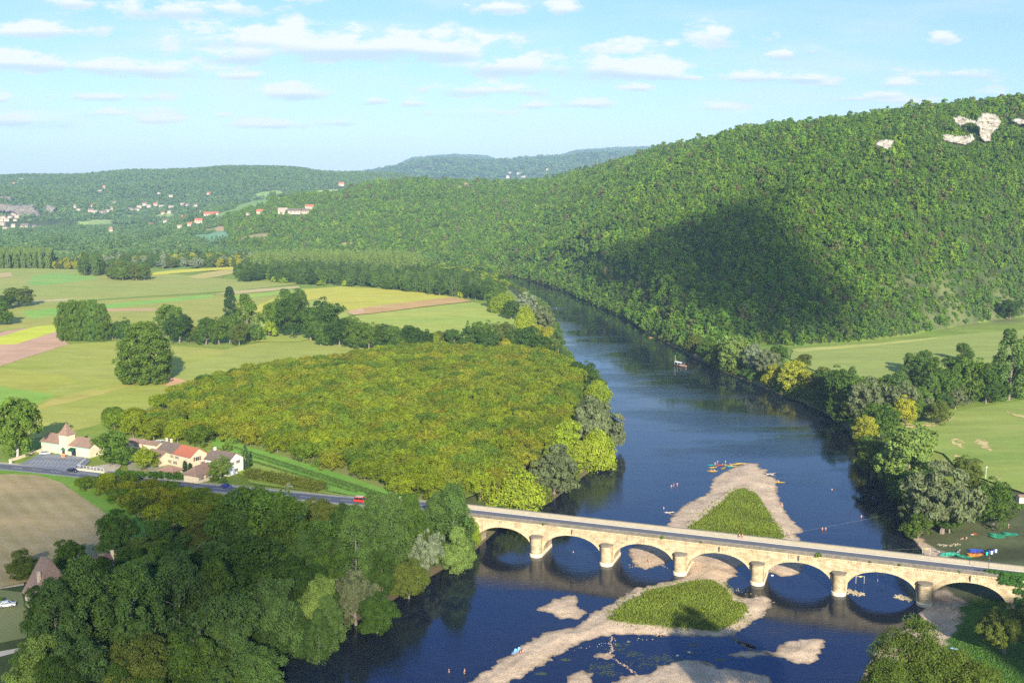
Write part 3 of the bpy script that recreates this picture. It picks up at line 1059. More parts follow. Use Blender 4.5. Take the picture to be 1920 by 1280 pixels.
# ------------------------------------------------------------------ foliage
L_DARK = leaf_mat("leaves_dark", [(0.049, 0.095, 0.017), (0.073, 0.125, 0.021), (0.054, 0.103, 0.022)], 0.3)
L_MID = leaf_mat("leaves_mid", [(0.085, 0.148, 0.022), (0.109, 0.170, 0.026), (0.085, 0.156, 0.029)], 0.3)
L_LIME = leaf_mat("leaves_lime", [(0.218, 0.291, 0.024), (0.258, 0.307, 0.028), (0.178, 0.258, 0.028)], 0.2)
L_YEL = leaf_mat("leaves_yellow", [(0.336, 0.320, 0.028), (0.288, 0.304, 0.032)], 0.2)
L_WAL = leaf_mat("leaves_walnut", [(0.155, 0.211, 0.015), (0.195, 0.233, 0.015), (0.115, 0.181, 0.019), (0.222, 0.226, 0.019), (0.081, 0.149, 0.019)], 0.35, 0.3, 0.6)
L_WIL = leaf_mat("leaves_willow", [(0.136, 0.168, 0.072), (0.168, 0.192, 0.088), (0.120, 0.160, 0.064)], 0.2)
L_SIL = leaf_mat("leaves_silver", [(0.24, 0.28, 0.17), (0.21, 0.25, 0.14)], 0.2)
L_POP = leaf_mat("leaves_poplar", [(0.086, 0.151, 0.034), (0.109, 0.176, 0.040), (0.095, 0.160, 0.043)], 0.25)
L_POPL = leaf_mat("leaves_poplar_light", [(0.170, 0.238, 0.054), (0.193, 0.270, 0.059), (0.147, 0.216, 0.054)], 0.2)
L_OLV = leaf_mat("leaves_olive", [(0.104, 0.144, 0.028), (0.132, 0.156, 0.028), (0.088, 0.128, 0.024)], 0.25)
L_HILL = leaf_mat("leaves_hill", [(0.084, 0.150, 0.025), (0.109, 0.205, 0.026), (0.143, 0.245, 0.026), (0.100, 0.185, 0.033), (0.185, 0.270, 0.028), (0.126, 0.216, 0.028), (0.091, 0.168, 0.033), (0.084, 0.150, 0.025), (0.165, 0.153, 0.065)], 0.35, 0.3, 0.4)
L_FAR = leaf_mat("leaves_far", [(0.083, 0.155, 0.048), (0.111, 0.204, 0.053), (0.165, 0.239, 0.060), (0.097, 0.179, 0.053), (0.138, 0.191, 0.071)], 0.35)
L_OLD = leaf_mat("leaves_old_oak", [(0.085, 0.125, 0.022), (0.11, 0.145, 0.025)], 0.2)
L_CYP = leaf_mat("leaves_cypress", [(0.045, 0.085, 0.03), (0.055, 0.10, 0.035)], 0.2)
BARK = mat("bark", (0.16, 0.12, 0.09), (0.24, 0.20, 0.16), 2.0, 0.95, 0.03)
BARK_PALE = mat("bark_pale", (0.45, 0.42, 0.37), (0.30, 0.28, 0.25), 1.5, 0.9, 0.03)
BARK_DEAD = mat("bark_dead", (0.42, 0.40, 0.37), (0.30, 0.28, 0.27), 1.5, 0.9, 0.03)


def leaf_cloud(rs, centers, rad, n_leaf, size, aspect=1.0, bias=0.5, droop=0.0, flat=0.8, crown_c=None):
    """quads on the shells of many small clumps; returns verts, quads, tint per vertex"""
    k = len(centers)
    c = np.repeat(centers, n_leaf, axis=0)
    r = np.repeat(rad, n_leaf)
    n = len(c)
    d = rs.normal(size=(n, 3))
    d /= np.linalg.norm(d, axis=1)[:, None]
    if crown_c is not None:
        o = c - crown_c
        o /= np.linalg.norm(o, axis=1)[:, None] + 1e-6
        d = d + o * bias
        d[:, 2] += 0.25
        d /= np.linalg.norm(d, axis=1)[:, None]
    rr = r * (0.55 + 0.5 * rs.rand(n) ** 0.6)
    p = c + d * rr[:, None] * np.array([1, 1, flat])
    nor = d + rs.normal(size=(n, 3)) * 0.55
    nor /= np.linalg.norm(nor, axis=1)[:, None]
    t = np.cross(nor, rs.normal(size=(n, 3)))
    if droop:
        t = t * (1 - droop) + np.array([0, 0, -1.0]) * droop * 2
        t -= nor * (t * nor).sum(1)[:, None]
    t /= np.linalg.norm(t, axis=1)[:, None] + 1e-6
    b = np.cross(nor, t)
    s = size * (0.6 + 0.8 * rs.rand(n))[:, None]
    a_ = t * s * aspect
    b_ = b * s / (aspect ** 0.5)
    v = np.stack([p - a_, p - b_ * 0.8 + nor * s * 0.15, p + a_, p + b_ * 0.8 + nor * s * 0.15], 1).reshape(-1, 3)
    q_ = np.arange(n * 4).reshape(n, 4)
    tint = np.repeat(np.repeat(rs.rand(k), n_leaf) * 0.75 + rs.rand(n) * 0.25, 4)
    return v, q_, tint


def finish_leaves(name, v, q_, tint, m):
    me = mesh_np(name, v, q_, m, link=False)
    a = me.attributes.new('tint', 'FLOAT', 'POINT')
    a.data.foreach_set('value', tint.astype(np.float32))
    return me


def crown_mesh(name, seed, shape, Ht, R, ncl, nleaf, size, m, rc=None):
    """shape picks the outline; real metres, base of the trunk at the origin"""
    rs = np.random.RandomState(seed)
    cs, rr = [], []
    if shape == 'broad':
        z0, z1 = 0.05 * Ht, Ht
        # a few main masses make the outline uneven
        nm = 6 + rs.randint(4)
        ms = []
        for i in range(nm):
            a = 6.283 * i / nm + rs.rand()
            rad_ = R * (0.30 + 0.30 * rs.rand())
            ms.append((math.cos(a) * rad_, math.sin(a) * rad_, z0 + (z1 - z0) * (0.22 + 0.48 * rs.rand()), R * (0.42 + 0.16 * rs.rand())))
        ms.append((rs.rand() * R * .3, rs.rand() * R * .3, z1 - R * 0.55, R * 0.55))
        ms.append((0, 0, z0 + R * 0.45, R * 0.62))
        ms.append((0, 0, (z0 + z1) * 0.45, R * 0.66))
        ms = np.array(ms)
        for i in range(ncl):
            mm = ms[rs.randint(len(ms))]
            d = rs.normal(size=3)
            d /= np.linalg.norm(d)
            d[2] = abs(d[2]) * 0.9 + 0.1 * d[2] if rs.rand() < .65 else d[2]
            p = mm[:3] + d * mm[3] * (0.65 + 0.4 * rs.rand()) * np.array([1, 1, 0.95])
            p[2] = min(max(p[2], z0 * 0.8), z1)
            cs.append(p)
            rr.append(R * (0.15 + 0.13 * rs.rand()))
    elif shape == 'low':                                     # orchard walnut: wide, low, open
        for i in range(ncl):
            a = rs.rand() * 6.283
            q1 = rs.rand() ** 0.55
            rad_ = R * 0.92 * q1
            top = Ht * (0.62 + 0.38 * math.sqrt(max(0, 1 - (q1 * 0.95) ** 2)))
            z = top * (0.62 + 0.36 * rs.rand() ** 0.5) if rs.rand() < .75 else top * (0.35 + .3 * rs.rand())
            cs.append((math.cos(a) * rad_, math.sin(a) * rad_, z - 0.2))
            rr.append(R * (0.17 + 0.14 * rs.rand()))
    elif shape == 'poplar':
        for i in range(ncl):
            h = rs.rand() ** 0.85
            z = Ht * (0.05 + 0.93 * h)
            pr = R * (0.55 + 0.55 * math.sin(min(1, h * 1.25) * math.pi * 0.62 + .35)) * (1 - 0.72 * max(0, h - 0.55) / 0.45)
            a = rs.rand() * 6.283
            lob = 1 + 0.22 * math.sin(a * 3 + seed + h * 5)
            rad_ = pr * lob * (0.35 + 0.6 * rs.rand() ** 0.5)
            cs.append((math.cos(a) * rad_, math.sin(a) * rad_, z))
            rr.append(R * (0.17 + 0.15 * rs.rand()))
    elif shape == 'dense':                                   # big upright crown, closed down to the ground
        for i in range(ncl):
            h = rs.rand() ** 0.95
            a = rs.rand() * 6.283
            lob = 1 + 0.13 * math.sin(a * 4 + seed) + 0.08 * math.sin(a * 7 + h * 6)
            pr = R * lob * (0.80 + 0.22 * math.sin(h * math.pi)) * (1 - max(0, h - 0.62) / 0.38 * 0.45)
            rad_ = pr * (0.55 + 0.38 * rs.rand() ** .5) if rs.rand() < .85 else pr * rs.rand() * .6
            cs.append((math.cos(a) * rad_, math.sin(a) * rad_, Ht * (0.04 + 0.92 * h) * (1 - 0.12 * (rad_ / R) ** 2)))
            rr.append(R * (0.13 + 0.10 * rs.rand()))
    elif shape == 'column':
        for i in range(ncl):
            h = rs.rand()
            z = Ht * (0.05 + 0.93 * h)
            pr = R * math.sin(min(1, (0.25 + h * 0.75)) * math.pi) ** 0.5
            a = rs.rand() * 6.283
            rad_ = pr * (0.5 + 0.4 * rs.rand())
            cs.append((math.cos(a) * rad_, math.sin(a) * rad_, z))
            rr.append(R * (0.25 + 0.18 * rs.rand()))
    elif shape == 'cone':
        for i in range(ncl):
            h = rs.rand() ** 1.4
            z = Ht * (0.06 + 0.92 * h)
            pr = R * (1 - h) ** 0.85 * (0.85 + 0.3 * rs.rand())
            a = rs.rand() * 6.283
            rad_ = pr * (0.6 + 0.35 * rs.rand())
            cs.append((math.cos(a) * rad_, math.sin(a) * rad_, z))
            rr.append(R * 0.16 * (1.4 - h))
    elif shape == 'willow':
        nm = 9
        ms = []
        for i in range(nm):
            a = 6.283 * i / nm + rs.rand() * .7
            rad_ = R * (0.25 + 0.42 * rs.rand())
            ms.append((math.cos(a) * rad_, math.sin(a) * rad_, Ht * (0.38 + 0.32 * rs.rand()), R * (0.32 + 0.14 * rs.rand())))
        ms.append((0, 0, Ht - R * 0.45, R * 0.45))
        ms = np.array(ms)
        for i in range(ncl):
            mm = ms[rs.randint(len(ms))]
            d = rs.normal(size=3)
            d /= np.linalg.norm(d)
            p = mm[:3] + d * mm[3] * (0.7 + 0.45 * rs.rand()) * np.array([1, 1, 1.15])
            p[2] = min(max(p[2], 0.06 * Ht), Ht)
            cs.append(p)
            rr.append(R * (0.10 + 0.10 * rs.rand()))
    elif shape == 'bush':
        for i in range(ncl):
            a = rs.rand() * 6.283
            q1 = rs.rand() ** 0.6
            top = Ht * math.sqrt(max(0.05, 1 - (q1 * 0.92) ** 2))
            cs.append((math.cos(a) * q1 * R * .85, math.sin(a) * q1 * R * .85, top * (0.25 + .65 * rs.rand())))
            rr.append(R * (0.2 + 0.16 * rs.rand()))
    cs = np.array(cs, float)
    rr = np.array(rr, float)
    cc = np.array([0, 0, Ht * 0.5])
    kw = dict(crown_c=cc)
    if shape == 'willow':
        kw.update(droop=0.45, aspect=1.7)
    if shape == 'poplar':
        kw.update(flat=1.35)
    if shape == 'column':
        kw.update(flat=1.9)
    v, q_, tint = leaf_cloud(rs, cs, rr, nleaf, size, **kw)
    v[:, 2] = np.maximum(v[:, 2], 0.15)
    return finish_leaves(name, v, q_, tint, m), cs


def trunk_mesh(name, seed, Ht, R, cs, r0, m, shape='broad', nl=9, n=7):
    rr = random.Random(seed)
    b = MB()
    top = Ht * (0.78 if shape in ('poplar', 'column', 'cone') else 0.62)
    pts = [(0, 0, -0.8), (0, 0, 0.3)]
    rs_ = [r0 * 1.25, r0]
    x = y = 0
    for i in range(1, 6):
        x += rr.uniform(-.12, .12) * R * 0.3
        y += rr.uniform(-.12, .12) * R * 0.3
        pts.append((x, y, top * i / 5))
        rs_.append(r0 * (1 - 0.78 * i / 5))
    b.tube(pts, rs_, n)
    cs = list(cs)
    rr.shuffle(cs)
    for c in cs[:nl]:
        c = Vector(c)
        zf = min(0.9, max(0.25, (c.z / top) * (0.5 if shape != 'poplar' else 0.72)))
        p0 = Vector((x * zf, y * zf, top * zf))
        mid = p0.lerp(c, 0.5) + Vector((0, 0, 0.08 * (c - p0).length))
        rb = r0 * (1 - 0.75 * zf) * 0.55
        b.tube([p0, mid, c], [rb, rb * 0.6, rb * 0.2], 5, caps=False)
    o = b.build(name, m)
    me = o.data
    bpy.data.objects.remove(o)
    return me


PROTO = {}


def make_proto(kind, shape, Ht, R, ncl, nleaf, size, m, nvar, r0, bark=None, lods=1):
    for v in range(nvar):
        me, cs = crown_mesh("crown", hash(kind) % 1 + v * 17 + len(PROTO) * 5 + 3, shape, Ht, R, ncl, nleaf, size, m)
        tm = trunk_mesh("trunk", v * 31 + len(PROTO), Ht, R, cs, r0, bark or BARK, shape)
        PROTO.setdefault(kind, []).append((me, tm, Ht, R))


# near trees (bottom of the picture), middle distance, far
make_proto('broad_near', 'broad', 16, 7.0, 220, 150, 0.18, L_DARK, 3, 0.42)
make_proto('big', 'broad', 28, 13.0, 480, 110, 0.24, L_DARK, 2, 0.7)
make_proto('poplar_near', 'poplar', 22, 5.0, 190, 130, 0.18, L_POP, 3, 0.22, mat("bark_poplar", (0.30, 0.28, 0.24), (0.20, 0.18, 0.16), 1.5, 0.9))
make_proto('willow_near', 'willow', 12, 6.0, 230, 100, 0.15, L_WIL, 2, 0.45)
make_proto('broad', 'broad', 12, 5.2, 150, 70, 0.22, L_DARK, 4, 0.32)
make_proto('dense', 'dense', 22, 9.0, 280, 80, 0.28, L_DARK, 2, 0.5)
make_proto('poplar', 'poplar', 18, 3.6, 110, 60, 0.23, L_POP, 3, 0.3)
make_proto('willow', 'willow', 10, 5.0, 170, 60, 0.2, L_WIL, 2, 0.35)
make_proto('column', 'column', 16, 1.8, 150, 40, 0.22, L_CYP, 1, 0.25)
make_proto('cone', 'cone', 10, 3.0, 70, 36, 0.28, L_CYP, 1, 0.2)
make_proto('walnut', 'low', 7.5, 5.0, 80, 64, 0.21, L_WAL, 5, 0.22)
make_proto('shrub', 'bush', 8, 5.0, 150, 90, 0.18, L_MID, 3, 0.25)
make_proto('bush', 'bush', 3, 2.4, 22, 34, 0.26, L_MID, 3, 0.1)

_tr = random.Random(77)


def tree(kind, loc, ht, wd, m=None, name='tree', label='', group=None, bark=None, cat='tree'):
    """a tree: Empty > crown, trunk; ht and wd (full crown width) in metres"""
    near = math.hypot(loc[0], loc[1]) < 345 and kind + '_near' in PROTO
    pk = PROTO[kind + '_near' if near else kind]
    me, tm, h0, r0 = pk[_tr.randrange(len(pk))]
    e = empty(name, loc, _tr.uniform(0, 6.28), label, cat, group)
    e.scale = (wd / (2 * r0), wd / (2 * r0) * _tr.uniform(.93, 1.07), ht / h0)
    c = bpy.data.objects.new('crown', me)
    C.objects.link(c)
    c.parent = e
    if m:
        c.material_slots[0].link = 'OBJECT'
        c.material_slots[0].material = m
    t = bpy.data.objects.new('trunk', tm)
    C.objects.link(t)
    t.parent = e
    if bark:
        t.material_slots[0].link = 'OBJECT'
        t.material_slots[0].material = bark
    return e


def tree_px(kind, px, py, hpx, wpx, m=None, name='tree', label='', group=None, bark=None, z=None, cat='tree'):
    if kind == 'bush' and hpx > 33:
        kind = 'shrub'
    if z is None:
        x, y, zz = on_ray(px, py)
    else:
        x, y = G(px, py, z)
        zz = z
    zc = y * math.cos(PITCH) + (H - zz) * math.sin(PITCH)
    dep = math.atan2(H - zz, y)
    ht = hpx * zc / F / math.cos(dep) * 0.97
    wd = wpx * zc / F
    # px,py is the visible foot of the tree: its trunk stands half a crown behind the front edge of the foliage
    e = tree(kind, (x, y + wd * 0.28, zz), ht, wd, m, name, label, group, bark, cat)
    # the crown's nearer foot hides the trunk: keep the top where the photograph has it
    return e


def scatter(poly_w, step, rs, jit=0.42):
    xs0 = [p[0] for p in poly_w]
    ys0 = [p[1] for p in poly_w]
    gx_, gy_ = np.meshgrid(np.arange(min(xs0), max(xs0), step), np.arange(min(ys0), max(ys0), step))
    gx_ = gx_.ravel() + rs.uniform(-jit, jit, gx_.size) * step
    gy_ = gy_.ravel() + rs.uniform(-jit, jit, gy_.size) * step
    k = inpoly(gx_, gy_, poly_w)
    return gx_[k], gy_[k]


def in_view(x, y, z, m=30, extra=10):
    zc = y * math.cos(PITCH) + (H - z) * math.sin(PITCH)
    yc = -y * math.sin(PITCH) * -1 * 0 + (y * math.sin(PITCH) + (z - H) * math.cos(PITCH))
    px = 960 + F * x / zc
    py = 640 - F * yc / zc
    return (px > -m) & (px < 1920 + m) & (py < 1280 + m + extra) & (zc > 0), px, py


# --- stuff: one object of points, each point carries a tree crown instance
def woodland(name, pts, scl, mats_kind, label=None, seed=1):
    """pts (n,3), scl (n,3); mats_kind = list of crown mesh data to pick from"""
    n = len(pts)
    rs = np.random.RandomState(seed)
    me = bpy.data.meshes.new(name)
    me.vertices.add(n)
    me.vertices.foreach_set('co', np.asarray(pts, np.float32).ravel())
    a = me.attributes.new('size', 'FLOAT_VECTOR', 'POINT')
    a.data.foreach_set('vector', np.asarray(scl, np.float32).ravel())
    a = me.attributes.new('turn', 'FLOAT', 'POINT')
    a.data.foreach_set('value', (rs.rand(n) * 6.28).astype(np.float32))
    a = me.attributes.new('pick', 'INT', 'POINT')
    a.data.foreach_set('value', rs.randint(0, len(mats_kind), n).astype(np.int32))
    ob = bpy.data.objects.new(name, me)
    C.objects.link(ob)
    ng = bpy.data.node_groups.new(name, 'GeometryNodeTree')
    ng.interface.new_socket('Geometry', in_out='INPUT', socket_type='NodeSocketGeometry')
    ng.interface.new_socket('Geometry', in_out='OUTPUT', socket_type='NodeSocketGeometry')
    gi = ng.nodes.new('NodeGroupInput')
    go = ng.nodes.new('NodeGroupOutput')
    iop = ng.nodes.new('GeometryNodeInstanceOnPoints')
    ng.links.new(gi.outputs[0], iop.inputs['Points'])
    jn = ng.nodes.new('GeometryNodeJoinGeometry')
    for o_ in mats_kind:
        oi = ng.nodes.new('GeometryNodeObjectInfo')
        oi.inputs['Object'].default_value = o_
        oi.inputs['As Instance'].default_value = True
        oi.transform_space = 'ORIGINAL'
        ng.links.new(oi.outputs['Geometry'], jn.inputs[0])
    ng.links.new(jn.outputs[0], iop.inputs['Instance'])
    iop.inputs['Pick Instance'].default_value = True

    def named(nm, typ):
        x = ng.nodes.new('GeometryNodeInputNamedAttribute')
        x.data_type = typ
        x.inputs['Name'].default_value = nm
        return x.outputs['Attribute']
    ng.links.new(named('pick', 'INT'), iop.inputs['Instance Index'])
    cx = ng.nodes.new('ShaderNodeCombineXYZ')
    ng.links.new(named('turn', 'FLOAT'), cx.inputs[2])
    ng.links.new(cx.outputs[0], iop.inputs['Rotation'])
    ng.links.new(named('size', 'FLOAT_VECTOR'), iop.inputs['Scale'])
    ng.links.new(iop.outputs[0], go.inputs[0])
    md = ob.modifiers.new('scatter', 'NODES')
    md.node_group = ng
    tag(ob, label, None, None, 'stuff')
    return ob

# ------------------------------------------------------------------ woods on the hills
def px_of(x, y, z):
    zc = y * math.cos(PITCH) + (H - z) * math.sin(PITCH)
    yc = y * math.sin(PITCH) + (z - H) * math.cos(PITCH)
    return 960 + F * x / zc, 640 - F * yc / zc, zc


# low-poly forest crowns used for single trees of the hillside and for the mass behind them
HILLME = []
for v in range(5):
    me_, _ = crown_mesh("oak_crown", 200 + v, 'bush', 8.5, 4.1, 26, 20, 0.48, L_HILL)
    HILLME.append(me_)
FARME = []
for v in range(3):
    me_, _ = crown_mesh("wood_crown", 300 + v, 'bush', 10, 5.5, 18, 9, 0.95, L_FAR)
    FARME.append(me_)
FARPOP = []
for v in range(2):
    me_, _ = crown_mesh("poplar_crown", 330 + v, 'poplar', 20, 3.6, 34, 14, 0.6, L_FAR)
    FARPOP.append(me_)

rs = np.random.RandomState(11)
CLEAR = []          # (x, y, r) kept open for houses, cliffs

VILLAGE = [
    # px, py(foot), width px, height px, kind
    # hamlet on the low rise
    (1048 * 0 + 345, 413, 12, 8, 'red'), (392, 408, 20, 9, 'red'), (403, 404, 12, 6, 'red'), (372, 420, 14, 9, 'red'), (356, 425, 9, 7, 'red'), (312, 419, 12, 7, 'brown'),
    (336, 428, 8, 5, 'pale'), (376, 402, 8, 6, 'pale'), (283, 424, 10, 5, 'red'), (317, 401, 6, 5, 'pale'), (305, 402, 6, 4, 'red'),
    (208, 438, 7, 10, 'steep'), (66, 456, 6, 4, 'pale'),
    # manor on the slope
    (530, 404, 17, 12, 'pale'), (552, 403, 24, 10, 'brown'), (572, 402, 15, 9, 'brown'), (580, 393, 16, 8, 'red'), (487, 402, 12, 8, 'red'), (466, 404, 8, 4, 'pale'), (640, 350, 10, 7, 'red'),
    # farm on the wooded ridge
    (850, 357, 12, 5, 'red'), (862, 357, 10, 6, 'pale'), (873, 357, 9, 11, 'steep'), (881, 357, 8, 5, 'pale'),
    # village at the foot of the far cliffs
    (5, 410, 9, 6, 'brown'), (12, 416, 9, 6, 'pale'), (18, 409, 8, 5, 'brown'), (25, 405, 9, 5, 'pale'), (32, 409, 8, 5, 'pale'), (3, 425, 10, 6, 'pale'), (9, 430, 8, 5, 'brown'),
    (25, 427, 7, 6, 'pale'), (46, 431, 14, 10, 'brown'), (63, 429, 9, 6, 'brown'), (45, 436, 6, 5, 'pale'), (75, 432, 12, 3, 'pale'), (2, 416, 7, 5, 'pale'), (28, 415, 7, 5, 'brown'),
    (140, 391, 5, 6, 'steep'), (147, 396, 7, 4, 'pale'), (170, 398, 10, 6, 'brown'), (178, 400, 9, 5, 'pale'), (192, 401, 11, 6, 'brown'), (201, 399, 8, 5, 'pale'), (209, 396, 6, 7, 'steep'),
    (171, 389, 6, 5, 'red'), (243, 396, 8, 6, 'brown'), (250, 398, 9, 5, 'pale'), (257, 396, 8, 6, 'brown'), (261, 391, 8, 5, 'pale'), (271, 387, 8, 7, 'brown'), (279, 390, 7, 5, 'pale'),
    (291, 387, 8, 6, 'red'), (302, 389, 9, 4, 'pale'), (320, 390, 9, 4, 'pale'), (342, 387, 7, 5, 'pale'), (351, 387, 7, 5, 'brown'), (366, 388, 8, 5, 'brown'),
    # scattered on the far hill
    (39, 339, 8, 4, 'pale'), (25, 345, 5, 3, 'red'), (187, 361, 8, 4, 'pale'), (195, 354, 5, 5, 'red'), (297, 364, 5, 3, 'pale'), (320, 370, 8, 4, 'pale'), (391, 366, 7, 5, 'red'), (213, 381, 8, 3, 'pale'),
    # on the blue hills
    (955, 327, 7, 4, 'pale'), (973, 328, 8, 4, 'pale'), (952, 335, 6, 5, 'pale'), (981, 334, 8, 4, 'pale'), (984, 300, 4, 3, 'pale'), (1026, 320, 4, 3, 'pale'), (700, 345, 9, 4, 'pale'), (950, 298, 5, 3, 'pale'),
]
VPOS = []
for (vx, vy, vw, vh, vk) in VILLAGE:
    p_ = on_ray(vx, vy, 1300)
    VPOS.append(p_)
    if p_:
        CLEAR.append((p_[0], p_[1], max(9, vw / pxm(p_[1]) * 0.62)))
        # open the sight line in front of the house
        CLEAR.append((p_[0] * (1 - 12 / p_[1]), p_[1] - 14, max(8, vw / pxm(p_[1]) * 0.5)))
        CLEAR.append((p_[0] * (1 - 26 / p_[1]), p_[1] - 28, max(9, vw / pxm(p_[1]) * 0.5)))
        CLEAR.append((p_[0] * (1 - 42 / p_[1]), p_[1] - 43, max(8, vw / pxm(p_[1]) * 0.45)))

CLIFF = [  # image outlines of bare limestone faces: (polygon, lean)
    [(1788, 222), (1800, 218), (1812, 223), (1830, 228), (1838, 220), (1842, 214), (1852, 213), (1868, 217), (1876, 228), (1870, 240), (1858, 252), (1856, 266), (1842, 264), (1836, 252), (1838, 240), (1828, 232), (1815, 230), (1800, 236), (1792, 230)],
    [(1764, 254), (1776, 252), (1790, 256), (1808, 256), (1824, 252), (1826, 262), (1812, 272), (1800, 270), (1788, 268), (1770, 264)],
    [(1642, 270), (1648, 264), (1668, 263), (1682, 265), (1676, 272), (1668, 280), (1650, 284), (1644, 280)],
    [(1898, 226), (1906, 223), (1925, 226), (1940, 232), (1910, 233)],
]
CLIFFW = []
for c_ in CLIFF:
    CLIFFW.append([on_ray(a, b, 900) for a, b in c_])


def keep_clear(x, y):
    k = np.ones(x.shape, bool)
    for (cx, cy, r) in CLEAR:
        k &= np.hypot(x - cx, y - cy) > r
    for poly, _c in MEADOWS:
        if len(poly) > 2:
            k &= ~inpoly(x, y, poly)
    return k


def forest(x0, x1, y0, y1, step, cond):
    X, Y = np.meshgrid(np.arange(x0, x1, step), np.arange(y0, y1, step))
    X = X.ravel() + rs.uniform(-.45, .45, X.size) * step
    Y = Y.ravel() + rs.uniform(-.45, .45, Y.size) * step
    z, inr, left, d, bar, wood = terrain(X, Y, True)
    pxx, pyy, zc = px_of(X, Y, z)
    k = (pxx > -25) & (pxx < 1945) & cond(X, Y, z, inr, left, d, wood) & (~inr)
    X, Y, z = X[k], Y[k], z[k]
    k = keep_clear(X, Y)
    return X[k], Y[k], z[k]


def ridge_ok(X, Y):
    a = X / Y
    yr = np.interp(a, [colA(t[0]) for t in HA], [t[3] for t in HA])
    return Y < yr + 70


def foot_y(X, Y):
    a = X / Y
    return np.interp(a, [colA(t[0]) for t in HA], [G(960, t[1], 6)[1] for t in HA])


X, Y, Z = forest(-700, 900, 740, 2720, 5.3, lambda X, Y, z, inr, left, d, wood: (((wood > .9) & ridge_ok(X, Y) & (X / Y > colA(425))) | ((~left) & (d > 1.5) & (X / Y > colA(925)) & (X / Y < colA(1420)) & (Y > 745) & (Y < foot_y(X, Y) + 5)) |
                ((Y > 1180) & (Y < foot_y(X, Y) + 5) & (X / Y > colA(780)) & (X / Y < colA(990)) & ((~left) | (Y > G(0, 512)[1])))))
# open the cliffs and thin out the dry clearing
k = np.ones(X.shape, bool)
for cw in CLIFFW:
    mx_ = np.mean([p[0] for p in cw])
    my_ = np.mean([p[1] for p in cw])
    px_, py_, _ = px_of(X, Y, Z + 6)
    pl = CLIFF[CLIFFW.index(cw)]
    cx_ = np.mean([p[0] for p in pl])
    cy_ = np.mean([p[1] for p in pl])
    big = [(cx_ + (a - cx_) * 1.0, cy_ + (b - cy_) * 1.0 + 1.5) for a, b in pl]
    k &= ~inpoly(px_, py_, big)
dr_ = sdp(X, Y, DRY)
rnd = rs.rand(len(X))
k &= (rnd > np.clip(dr_ / 40 + 0.1, 0, 0.14) * np.clip(0.4 + 0.9 * lump(X, Y, 45, 14), 0, 1.1))
X, Y, Z = X[k], Y[k], Z[k]
dr_ = dr_[k]
sc = rs.uniform(0.55, 1.22, len(X)) * np.where(Y < 1250, 0.9, 1.05) * np.where(dr_ > -10, 0.8, 1)
sc = sc * (1 + 0.22 * lump(X, Y, 75, 51))
big = rs.rand(len(X)) < 0.07
sc = np.where(big, sc * 1.45, sc)
order = np.argsort(Y / sc)
print("hill trees", len(X))
NI = 290
HILL_LABEL = "small round oak in the lower edge of the wooded hill across the river"
hill_objs = []
for j in order[:NI]:
    o = bpy.data.objects.new('oak_tree', HILLME[j % 5])
    C.objects.link(o)
    o.location = (X[j], Y[j], Z[j] - 0.8)
    o.rotation_euler = (0, 0, rs.rand() * 6.28)
    s_ = sc[j]
    o.scale = (s_, s_, s_ * rs.uniform(.9, 1.2))
    tag(o, HILL_LABEL, 'tree', 'oaks along the lower edge of the wooded hill')
    hill_objs.append(o)
protos = []
for v in range(5):
    protos.append(next(o for o in hill_objs if o.data == HILLME[v]))
rest = order[NI:]
szz = np.stack([sc[rest], sc[rest], sc[rest] * rs.uniform(.9, 1.25, len(rest))], 1)
woodland("hillside_woodland", np.stack([X[rest], Y[rest], Z[rest] - 0.8], 1), szz, protos, "dense oak woodland covering the long hill across the river", 3)

# woods and hedges on the low rise and the far end of the plain
X, Y, Z = forest(-1300, 620, 1470, 3150, 8.6, lambda X, Y, z, inr, left, d, wood:
                 (wood < .9) & ((lump(X, Y * 1.6, 170, 21) > -0.5) | (lump(X, Y, 60, 23) > 0.5)) & ((Y > 1560) | (X / Y > colA(470))))
s1 = rs.uniform(0.7, 1.25, len(X))
print("rise trees", len(X))
sample = []
for v in range(3):
    o = bpy.data.objects.new('field_tree', FARME[v])
    C.objects.link(o)
    p_ = on_ray(120 + 150 * v, 468 - 6 * v, 1300)
    o.location = p_
    tag(o, ["round field tree at the left end of the far hedges", "round field tree in front of the hamlet on the low rise", "round field tree right of the hamlet, above the poplar wood"][v], 'tree')
    sample.append(o)
psample = []
for v in range(2):
    _p = on_ray(425 + v * 130, 470 - v * 12, 1300)
    e = empty('poplar_tree', _p, 0, ["slim poplar standing left of the far turquoise field", "slim poplar below the manor on the wooded slope"][v], 'tree')
    o = bpy.data.objects.new('crown', FARPOP[v])
    C.objects.link(o)
    o.parent = e
    MB().tube([(0, 0, -1), (0, 0, 9), (0.1, 0, 18)], [.35, .22, .06], 7).build('trunk', BARK, e)
    psample.append(o)
kp = lump(X, Y, 140, 26) > 0.9
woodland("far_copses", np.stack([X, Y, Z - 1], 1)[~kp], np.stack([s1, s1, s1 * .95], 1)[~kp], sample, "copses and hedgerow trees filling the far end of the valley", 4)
woodland("far_poplar_groves", np.stack([X, Y, Z - 1], 1)[kp], np.stack([s1, s1, s1 * .9], 1)[kp], psample, "poplar groves among the far copses", 5)
